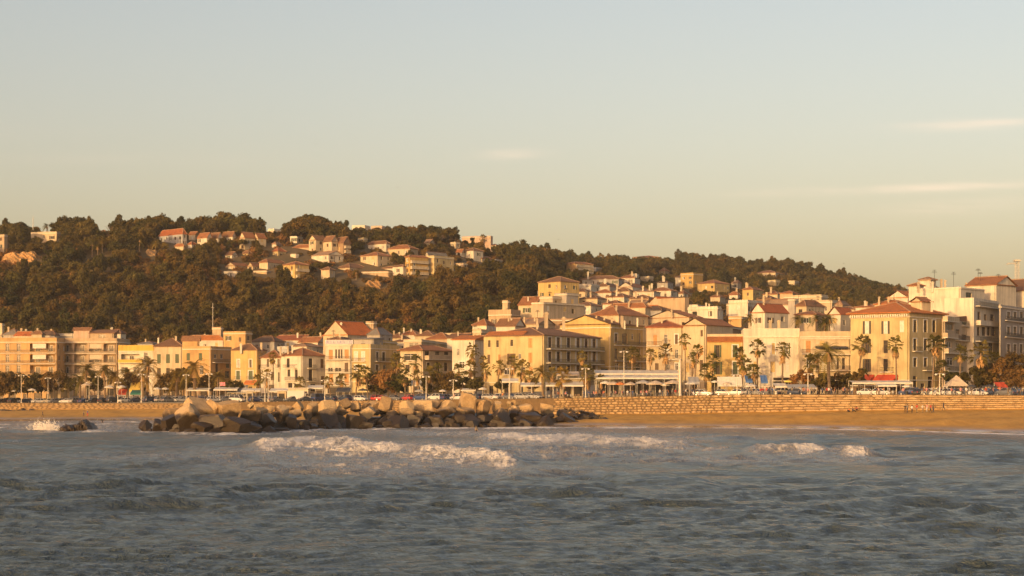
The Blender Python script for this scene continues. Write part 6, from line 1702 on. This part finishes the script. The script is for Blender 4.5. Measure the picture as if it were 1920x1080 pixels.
def parasol(label, px, py, off, rad_px, cloth):
    D = float(WD(px)) + off; z = gz(px, D); r = rad_px * D / F; h = max(2.3, Z(py, D) - z)
    t = thing('parasol', label, 'parasol', (X(px, D), D, z), px, 'café parasols on the promenade')
    m = MB(); n = 8
    ringp = [(r * math.cos(6.283 * k / n), r * math.sin(6.283 * k / n)) for k in range(n)]
    for k in range(n):
        a, b = ringp[k], ringp[(k + 1) % n]
        m.face([(0, 0, h), (a[0] * .5, a[1] * .5, h - r * .16), (b[0] * .5, b[1] * .5, h - r * .16)])
        m.face([(a[0] * .5, a[1] * .5, h - r * .16), (a[0], a[1], h - r * .36), (b[0], b[1], h - r * .36), (b[0] * .5, b[1] * .5, h - r * .16)])
        m.face([(a[0], a[1], h - r * .36), (a[0], a[1], h - r * .36 - .22), (b[0], b[1], h - r * .36 - .22), (b[0], b[1], h - r * .36)])
    m.obj('canopy', CLOTH[cloth], t)
    m = MB(); m.lathe([(.35, 0), (.35, .08), (.04, .1), (.035, h)], n=8); m.obj('pole', POLE_W, t)
def kiosk(label, px0, px1, ytop, off, depth, wall, cat='kiosk', name='kiosk', roof='white'):
    px = (px0 + px1) / 2; D = float(WD(px)) + off; z = gz(px, D); w = (px1 - px0) / 2 * D / F; h = Z(ytop, D) - z
    t = thing(name, label, cat, (X(px, D), D, z)); m = MB()
    m.bx(-w, w, 0, depth, -.1, h - .25); m.obj('wall', wall_mat(wall), t)
    m = MB(); m.bx(-w - .4, w + .4, -.6, depth + .3, h - .25, h); m.obj('roof', CLOTH[roof], t)
    n = max(1, int(w * 2 / 2.4))
    for i in range(n):
        c = -w + 2 * w * (i + .5) / n; a = w / n * .72
        m = MB(); m.bx(c - a, c + a, -.05, .02, .5 if i % 2 else .05, h * .74); o = m.obj('door' if i % 2 == 0 else 'hatch', SHUT['n'], t)
        m = MB(); m.bx(c - a + .1, c + a - .1, -.08, -.05, .6, h * .7); m.obj('pane', GLASS, o)
def street_life():
    canopy('long upper white terrace awning across the centre of the promenade', 1116, 1274, 693, 700, 20, 7, 'white', 7)
    canopy('long lower white awning in front of the upper terrace awning', 1118, 1272, 703, 708, 15, 4, 'white', 7)
    canopy('white flat awning left part of the central restaurant front', 976, 1018, 717, 722, 10, 5, 'white', 3); canopy('white flat awning middle part of the central restaurant front', 1023, 1052, 717, 722, 10, 5, 'white', 3); canopy('white flat awning right part of the central restaurant front', 1055, 1094, 715, 722, 10, 5, 'white', 3)
    canopy('narrow white awning left of the central restaurant awnings', 941, 972, 709, 715, 14, 3, 'white', 3); canopy('short white awning beside the tan restaurant sign', 1044, 1086, 696, 702, 18, 4, 'tan', 3)
    canopy('pale pergola roof below the red awnings', 1598, 1712, 713, 717, 14, 5, 'white', 6); canopy('small white pergola in front of the pale long pergola', 1646, 1682, 719, 722, 8, 4, 'white', 3)
    canopy('blue awning left of the white pediment house door', 1398, 1411, 703, 715, 18, 3, 'blue', 2); canopy('blue and white awning right of the white house door', 1427, 1440, 703, 716, 18, 3, 'blue', 2)
    canopy('grey-lilac market tent roof between palms on the right', 1478, 1532, 720, 727, 8, 5, 'grey', 4); canopy('striped white tent left of the grey market tent', 1453, 1477, 718, 724, 8, 4, 'white', 3)
    canopy('low grey canvas awning in front of the striped café', 1292, 1312, 706, 716, 14, 4, 'grey', 2); canopy('white café blind under the low yellow house', 1346, 1392, 706, 722, 16, 2, 'white', 4)
    canopy('pale awning strip by the narrow yellow house', 400, 445, 726, 730, 14, 4, 'white', 3); canopy('grey sloping awning before the narrow yellow house', 425, 462, 722, 735, 20, 4, 'grey', 3); canopy('white strip awning right of the grey sloping one', 452, 488, 728, 732, 12, 4, 'white', 3); canopy('long thin white awning before the white corner house', 505, 545, 728, 733, 14, 4, 'white', 3)
    canopy('thin pale awning before the date palm on the left', 350, 392, 727, 731, 14, 4, 'white', 3); canopy('white awning behind the white truck', 576, 606, 722, 727, 18, 4, 'white', 3); canopy('orange awning over the narrow yellow house door', 459, 480, 713, 719, 26, 2, 'orange', 2)
    canopy('red sloping awning among palms on the left', 220, 236, 729, 738, 16, 3, 'red', 3); canopy('yellow sunshade sail right of the red awning', 242, 262, 716, 732, 18, 4, 'yellow', 2); canopy('green sail below the yellow sunshade', 244, 266, 731, 738, 14, 3, 'green', 2)
    canopy('dark blue tent roof behind the navy car', 630, 656, 726, 733, 14, 5, 'dark', 3); canopy('dark café awning under the grey house on the right', 1842, 1872, 716, 724, 20, 4, 'dark', 3); canopy('red café awning far right of the promenade', 1872, 1892, 716, 728, 14, 4, 'red', 2); canopy('deep red awning behind the tall right palm', 1846, 1866, 706, 718, 26, 3, 'red', 2)
    canopy('white terrace awning before the hipped pavilion house', 866, 892, 728, 733, 10, 4, 'white', 3); canopy('white blind before the tan pavilion house', 770, 792, 712, 722, 26, 3, 'white', 2)
    # peaked tent
    D = float(WD(1797)) + 10; z = gz(1797, D); s = D / F
    t = thing('marquee_tent', 'peaked tan marquee tent with pink left flank on the right', 'tent', (X(1797, D), D, z)); m = MB(); w = 21 * s; hz = Z(724, D) - z; hp = Z(703, D) - z
    cs = [(-w, 0, hz), (w, 0, hz), (w, w * 1.6, hz), (-w, w * 1.6, hz)]; top = (0, w * .8, hp)
    for i in range(4): m.face([cs[i], cs[(i + 1) % 4], top])
    m.obj('roof', CLOTH['tan'], t); m = MB(); m.bx(-w * .98, w * .98, w * 1.5, w * 1.55, 0, hz); m.bx(-w * .98, -w * .95, 0, w * 1.5, 0, hz); m.obj('side_wall', CLOTH['white'], t)
    for x, y, _ in cs: p = MB(); p.tube([(x * .97, y + (.05 if y == 0 else -.05), 0), (x * .97, y + (.05 if y == 0 else -.05), hz)], .06, 6); p.obj('post', POLE_W, t)
    kiosk('white box kiosk left of the peaked tent', 1757, 1778, 727, 12, 4, 'white'); kiosk('cream kiosk with flat roof behind parked cars on the left', 92, 130, 722, 26, 5, 'cream'); kiosk('upper cream terrace kiosk above the left flat kiosk', 106, 130, 709, 34, 4, 'cream')
    kiosk('white shop booth under the lavender sign house', 540, 578, 727, 12, 4, 'white'); kiosk('small pale booth beside the long thin awning', 520, 536, 732, 9, 3, 'cream'); kiosk('tan restaurant pavilion behind the white central awnings', 1052, 1094, 709, 17, 4, 'cream'); kiosk('glazed restaurant hall behind the long white awnings', 1120, 1268, 706, 28, 6, 'grey'); kiosk('brown shopfront behind the right-hand pergola', 1602, 1690, 722, 21, 3, 'brown'); kiosk('white wall booth with magenta poster by the pavilion house', 867, 889, 731, 8, 2, 'white')
    kiosk('white column-like pay booth behind the breakwater', 462, 474, 732, 6, 1.5, 'white')
    # white delivery truck
    D = float(WD(555)) + 8; z = gz(555, D)
    t = thing('delivery_truck', 'white box truck parked behind the breakwater left of the blue van', 'truck', (X(560, D), D, z)); m = MB(); m.bx(-3.0, 1.6, -1.1, 1.1, .7, 2.9); m.obj('cargo_box', PAINT['white'], t)
    m = MB(); m.bx(1.7, 3.3, -1.05, 1.05, .45, 1.4); m.box((2.3, 0, 1.85), (.55, 0, 0), (0, 1.0, 0), (0, 0, .45)); m.obj('cab', PAINT['silver'], t)
    m = MB(); m.box((2.86, 0, 1.85), (.03, 0, 0), (0, .9, 0), (0, 0, .35)); m.box((2.4, -1.02, 1.85), (.4, 0, 0), (0, .02, 0), (0, 0, .32)); m.obj('windscreen', GLASS, t)
    for x in (-2.0, 2.4):
        for y in (-1, 1): w_ = link('wheel', WHEEL, t, (x, y, .42)); w_.scale = (1.35, 1.3, 1.35); link('rim', RIM, w_)
    g = random.Random(4)
    P = [(1150, 715, 'tan', 13), (1163, 716, 'orange', 10), (1182, 716, 'tan', 12), (1206, 712, 'grey', 15), (1229, 713, 'tan', 18), (1262, 712, 'tan', 16), (1297, 714, 'white', 14), (1340, 713, 'white', 7), (1364, 716, 'tan', 9), (1408, 719, 'white', 12), (1440, 722, 'tan', 8), (1478, 712, 'yellow', 8), (1700, 722, 'white', 9), (1855, 722, 'dark', 11), (1822, 722, 'dark', 9), (205, 722, 'white', 10), (228, 722, 'white', 9), (162, 718, 'tan', 10), (295, 726, 'white', 8), (310, 726, 'white', 8), (60, 728, 'white', 8), (30, 730, 'grey', 8), (680, 728, 'dark', 9), (905, 726, 'white', 8), (1135, 714, 'white', 10), (1248, 718, 'white', 9), (785, 730, 'grey', 8), (830, 730, 'white', 7)]
    P.sort(); cnt = {}
    for px, py, c, r in P:
        cnt[c] = cnt.get(c, 0) + 1
        parasol(f'{c} café parasol on the promenade, {ordinal(cnt[c])} {c} one from the left', px, py, g.uniform(7, 13), r, c)
street_life()
def cafe_tables():
    g = random.Random(12); TOP = plain('table_top', (.45, .38, .3), .6); ST = [plain('dark_wicker', (.06, .045, .035), .8), plain('tan_wicker', (.3, .2, .11), .8), plain('white_resin', (.6, .56, .5), .6)]
    tm = MB(); tm.lathe([(.0, .75), (.42, .75), (.42, .71), (.0, .71)], n=10); top = tm.mesh('table_top', [TOP]); tm = MB(); tm.lathe([(.25, 0), (.25, .04), (.04, .06), (.04, .71)], n=6); leg = tm.mesh('pedestal', [DARK_IRON])
    sm = MB(); sm.bx(-.22, .22, -.22, .22, .42, .47); seat = sm.mesh('seat', [ST[0]]); sm = MB(); sm.box((0, .23, .72), (.21, 0, 0), (0, .02, 0), (0, .04, .24)); back = sm.mesh('backrest', [ST[0]]); sm = MB(); sm.bx(-.018, .018, -.018, .018, 0, .42); lg = sm.mesh('leg', [DARK_IRON])
    tabs, chairs = [], []
    for px in [g.uniform(1120, 1270) for _ in range(14)] + [g.uniform(980, 1095) for _ in range(8)] + [g.uniform(1340, 1392) for _ in range(5)] + [g.uniform(1602, 1710) for _ in range(10)] + [g.uniform(1450, 1530) for _ in range(4)]:
        D = float(WD(px)) + g.uniform(9, 15); z = gz(px, D)
        t = thing('cafe_table', 'x', 'table', (X(px, D), D, z), 0, 'café tables on the promenade'); link('table_top', top, t); link('pedestal', leg, t); tabs.append(t)
        for k in range(2):
            a = g.uniform(0, 6.28) if k == 0 else a + 3.0
            c = thing('cafe_chair', 'x', 'chair', (X(px, D) + .75 * math.sin(a), D + .75 * math.cos(a), z), -a, 'café chairs on the promenade'); col = g.randrange(3)
            for nm, me in (('seat', seat), ('backrest', back)):
                o = link(nm, me, c); o.material_slots[0].link = 'OBJECT'; o.material_slots[0].material = ST[col]
            for x in (-.19, .19):
                for y in (-.19, .19): link('leg', lg, c, (x, y, 0))
            chairs.append(c)
    from_left(tabs, 'small round café table on the promenade, {} from the left'); from_left(chairs, 'low café chair at a round table, {} from the left')
cafe_tables()
# ------------------------------------------------------------------ people
SKIN = plain('skin', (.42, .26, .17), .6); HAIRS = [plain('dark_hair', (.035, .022, .015), .7), plain('brown_hair', (.10, .055, .03), .7), plain('fair_hair', (.35, .24, .12), .7)]
WEAR = {k: plain(k + '_cloth', c, .85) for k, c in dict(white=(.7, .67, .62), black=(.025, .025, .028), red=(.45, .04, .03), blue=(.05, .09, .22), navy=(.02, .03, .06), grey=(.2, .2, .2), khaki=(.26, .2, .12), pink=(.6, .26, .25), orange=(.6, .2, .06), denim=(.07, .1, .17)).items()}
SHOE = plain('shoe_leather', (.05, .04, .035), .7)
def figure(pose):
    """one continuous skinned body; material zones for shoes, trousers, shirt and skin"""
    J = {'pelvis': (0, 0, .95), 'waist': (0, 0, 1.08), 'chest': (0, .01, 1.3), 'neck': (0, 0, 1.5), 'head': (0, -.02, 1.62), 'top': (0, -.01, 1.74)}
    def leg(s, knee, foot): J['hip' + s] = (.1 if s == 'l' else -.1, 0, .9); J['knee' + s] = knee; J['ankle' + s] = foot; J['toe' + s] = (foot[0], foot[1] - .17, foot[2] - .05)
    def arm(s, elbow, hand):
        k = 1 if s == 'l' else -1
        J['sh' + s] = (k * .19, 0, 1.42); J['el' + s] = elbow; J['wr' + s] = hand; d = Vector(hand) - Vector(elbow); d.normalize(); J['fi' + s] = tuple(Vector(hand) + d * .13)
        J['th' + s] = tuple(Vector(hand) + d * .05 + Vector((-k * .05, -.03, 0)))
    if pose == 'stand':
        leg('l', (.11, 0, .5), (.12, .02, .07)); leg('r', (-.11, -.02, .5), (-.12, 0, .07)); arm('l', (.26, .02, 1.14), (.27, -.06, .9)); arm('r', (-.26, .02, 1.14), (-.25, -.1, .92))
    elif pose == 'walk':
        leg('l', (.1, -.16, .52), (.11, -.26, .08)); leg('r', (-.1, .04, .5), (-.1, .32, .12)); arm('l', (.25, .12, 1.16), (.26, .1, .92)); arm('r', (-.25, -.1, 1.16), (-.24, -.26, .96))
    elif pose == 'phone':
        leg('l', (.11, -.02, .5), (.13, .02, .07)); leg('r', (-.11, .0, .5), (-.16, .03, .07)); arm('l', (.25, .0, 1.14), (.1, -.24, 1.22)); arm('r', (-.26, .04, 1.14), (-.24, -.02, .9))
    else:   # sit on the ground, knees up
        for k, v in dict(pelvis=(0, 0, .16), waist=(0, .04, .3), chest=(0, .05, .52), neck=(0, .02, .72), head=(0, -.01, .84), top=(0, 0, .96)).items(): J[k] = v
        for s, k in (('l', 1), ('r', -1)):
            J['hip' + s] = (k * .1, 0, .15); J['knee' + s] = (k * .14, -.36, .46); J['ankle' + s] = (k * .13, -.62, .08); J['toe' + s] = (k * .13, -.8, .04)
            J['sh' + s] = (k * .18, .04, .65); J['el' + s] = (k * .25, -.12, .46); J['wr' + s] = (k * .1, -.34, .52); J['fi' + s] = (k * .02, -.42, .52); J['th' + s] = (k * .06, -.38, .57)
    rad = dict(pelvis=.15, waist=.135, chest=.155, neck=.06, head=.095, top=.07, hip=.095, knee=.06, ankle=.042, toe=.04, sh=.065, el=.043, wr=.032, fi=.022, th=.014)
    names = list(J); E = [('pelvis', 'waist'), ('waist', 'chest'), ('chest', 'neck'), ('neck', 'head'), ('head', 'top')]
    for s in 'lr': E += [('pelvis', 'hip' + s), ('hip' + s, 'knee' + s), ('knee' + s, 'ankle' + s), ('ankle' + s, 'toe' + s), ('chest', 'sh' + s), ('sh' + s, 'el' + s), ('el' + s, 'wr' + s), ('wr' + s, 'fi' + s), ('wr' + s, 'th' + s)]
    me = bpy.data.meshes.new('figure'); me.from_pydata([J[n] for n in names], [(names.index(a), names.index(b)) for a, b in E], [])
    o = bpy.data.objects.new('figure', me); COL.objects.link(o)
    o.modifiers.new('skin', 'SKIN')
    if not me.skin_vertices: 
        bpy.context.view_layer.objects.active = o
        bpy.ops.mesh.customdata_skin_add()
    for i, n in enumerate(names):
        r = rad.get(n, rad.get(n[:-1], .05)); me.skin_vertices[0].data[i].radius = (r, r * (.72 if n in ('waist', 'chest', 'pelvis') else 1)); me.skin_vertices[0].data[i].use_root = n == 'pelvis'
    sb = o.modifiers.new('sub', 'SUBSURF'); sb.levels = 1; sb.render_levels = 1
    dg = bpy.context.evaluated_depsgraph_get(); dg.update()
    out = bpy.data.meshes.new_from_object(o.evaluated_get(dg)); out.name = 'body_' + pose
    bpy.data.objects.remove(o); 
    for mt in (SKIN, WEAR['blue'], WEAR['navy'], SHOE): out.materials.append(mt)
    P = {n: Vector(J[n]) for n in names}
    zone = {}
    for a, b in E:
        k = 1 if a in ('pelvis', 'waist') or (a == 'chest') or a[:2] == 'sh' else 2 if a[:3] in ('hip', 'kne') else 3 if a[:3] == 'ank' else 0
        if (a, b) == ('chest', 'neck'): k = 1
        if a == 'pelvis' and b[:3] == 'hip': k = 2
        zone[a, b] = k
    for p in out.polygons:
        c = p.center; best = None
        for (a, b), k in zone.items():
            A, B = P[a], P[b]; d = B - A; t = max(0, min(1, (c - A).dot(d) / d.length_squared)); q = (c - A - d * t).length
            if best is None or q < best[0]: best = (q, k)
        p.material_index = best[1]; p.use_smooth = True
    h = MB(); hc = P['head']; tp = P['top']; up = (tp - hc).normalized()
    for i in range(1): h.lathe([(.115, -.05), (.122, .03), (.105, .1), (.06, .145), (.0, .155)], hc + Vector((0, .015, .02)), 9)
    return out, h.mesh('hair', [HAIRS[0]], True)
FIG = {p: figure(p) for p in ('stand', 'walk', 'phone', 'sit')}
CROWD = []
def person(px, D, pose, shirt, legs, rz, label=None, z=None, hair=0, group='people strolling on the promenade'):
    me, hm = FIG[pose]
    t = link('person', me); t.location = (X(px, D), D, gz(px, D) + .01 if z is None else z); t.rotation_euler = (0, 0, rz)
    s = .95 + .1 * ((px * 7.3) % 1); t.scale = (s, s, s)
    for i, m in ((1, WEAR[shirt]), (2, WEAR[legs])): t.material_slots[i].link = 'OBJECT'; t.material_slots[i].material = m
    q = link('hair', hm, t); q.material_slots[0].link = 'OBJECT'; q.material_slots[0].material = HAIRS[hair]
    tag(t, label or 'x', 'person', group)
    if not label: CROWD.append((shirt, legs, pose, t))
    return t
def people():
    B = 'people on the beach'
    sand = lambda px, py: next(d for d in np.arange(float(SHORE(px)), float(WD(px)), .5) if PYof(gz(px, d), d) <= py or d > float(WD(px)) - 2)
    for px, py, pose, a, b, rz, lab in ((80, 782, 'walk', 'black', 'black', 1.2, 'person in black walking alone on the left beach'), (157, 781, 'stand', 'khaki', 'navy', .4, 'thin person in khaki beside person in blue on left beach'), (164, 781, 'stand', 'blue', 'red', -.3, 'person in blue top and red trousers on left beach'),
            (1592, 773, 'sit', 'orange', 'navy', -.8, 'person in orange sitting on the sand near the wall'), (1599, 773, 'sit', 'navy', 'black', .9, 'person in navy sitting beside the one in orange'), (1697, 774, 'stand', 'black', 'black', .2, 'person all in black at left of the beach group'), (1701, 774, 'stand', 'grey', 'navy', 2.0, 'person in grey top second in the beach group'), (1710, 775, 'stand', 'white', 'black', .1, 'person in white top third in the beach group'), (1719, 774, 'stand', 'red', 'khaki', -1, 'person in red top in the middle of the beach group'),
            (1730, 774, 'phone', 'white', 'khaki', .6, 'person in white and khaki in the beach group'), (1738, 773, 'walk', 'pink', 'white', -1.2, 'person in pink top near the right of the beach group'), (1745, 774, 'walk', 'red', 'black', -1.4, 'person in red and black at right of the beach group'), (1750, 773, 'stand', 'khaki', 'denim', .5, 'person in khaki top at right end of the beach group'), (1769, 770, 'walk', 'navy', 'navy', 1.3, 'person in navy walking right of the beach group'),
            (1606, 768, 'sit', 'red', 'black', .3, 'person in red sitting close to the wall foot')):
        person(px, float(sand(px, py)), pose, a, b, rz, lab, group=B, hair=int(px) % 3)
    # bather standing in the surf in front of the breakwater, two more at the left
    for px, py, a, lab in ((893, 809, 'khaki', 'lone surfer waist-deep in the foam before the breakwater'), (192, 793, 'black', 'dark bather waist-deep in the shallows on the left')):
        D = CZ * F / (py - HZ); person(px, D, 'stand', a, 'black', .5, lab, z=-.75, group='bathers in the sea')
    g = random.Random(17)
    spots = [g.uniform(1100, 1315) for _ in range(48)] + [g.uniform(1385, 1600) for _ in range(64)] + [g.uniform(1640, 1920) for _ in range(70)] + [g.uniform(880, 1100) for _ in range(16)] + [g.uniform(300, 860) for _ in range(14)] + [g.uniform(0, 300) for _ in range(6)]
    ks = list(WEAR)
    for px in spots:
        person(px, float(WD(px)) + g.uniform(1.2, 12), g.choice(('stand', 'walk', 'walk', 'phone')), g.choice(ks), g.choice(('navy', 'black', 'denim', 'khaki', 'grey')), g.uniform(0, 6.28), hair=g.randrange(3))
    by = {}
    for a, b, p, t in CROWD: by.setdefault((a, b), []).append(t)
    for (a, b), v in by.items():
        if len(v) == 1: v[0]['label'] = f'person in {a} top and {b} trousers on the promenade'
        else: from_left(v, f'person in {a} top and {b} trousers on the promenade, ' + '{} such from the left')
people()
# ------------------------------------------------------------------ gulls in the sky
def gulls():
    GW = plain('gull_feather', (.12, .11, .10), .8)
    for px, py, D, lab in ((594, 270, 760, 'dark gull high in the sky above the left hill'), (745, 351, 800, 'dark gull in the sky left of the small cloud'), (1047, 449, 900, 'dark gull low over the saddle between the hills'), (1582, 494, 900, 'dark gull over the right-hand hill')):
        t = thing('gull', lab, 'bird', PT(px, py, D), px)
        m = MB(); m.lathe([(.01, -.3), (.07, -.2), (.09, 0), (.06, .2), (.01, .32)], n=7); b = m.obj('body', GW, t); b.rotation_euler = (R(90), 0, 0)
        for s_ in (-1, 1):
            m = MB(); m.face([(0, -.12, .02), (s_ * .4, -.14, .2), (s_ * .4, .08, .22), (0, .12, .03)]); m.face([(s_ * .4, -.14, .2), (s_ * .85, .05, .1), (s_ * .4, .08, .22)]); m.obj('wing', GW, t)
gulls()
build_trees()
# ------------------------------------------------------------------ evening haze over the bay
def build_haze():
    m = MB(); m.bx(-9700, 9700, -80, 20800, -5.0, 132)
    def b(nt, bs):
        nt.nodes.remove(bs)
        v = nt.nodes.new('ShaderNodeVolumePrincipled')
        v.inputs['Color'].default_value = (1.0, .93, .82, 1); v.inputs['Density'].default_value = .00009; v.inputs['Anisotropy'].default_value = .2
        nt.links.new(v.outputs[0], nt.nodes['Material Output'].inputs['Volume'])
    mt = bpy.data.materials.new('haze'); mt.use_nodes = True; b(mt.node_tree, mt.node_tree.nodes['Principled BSDF'])
    o = m.obj('haze', mt); tag(o, 'thin warm evening haze over the bay and hills', 'haze', kind='stuff')
build_haze()
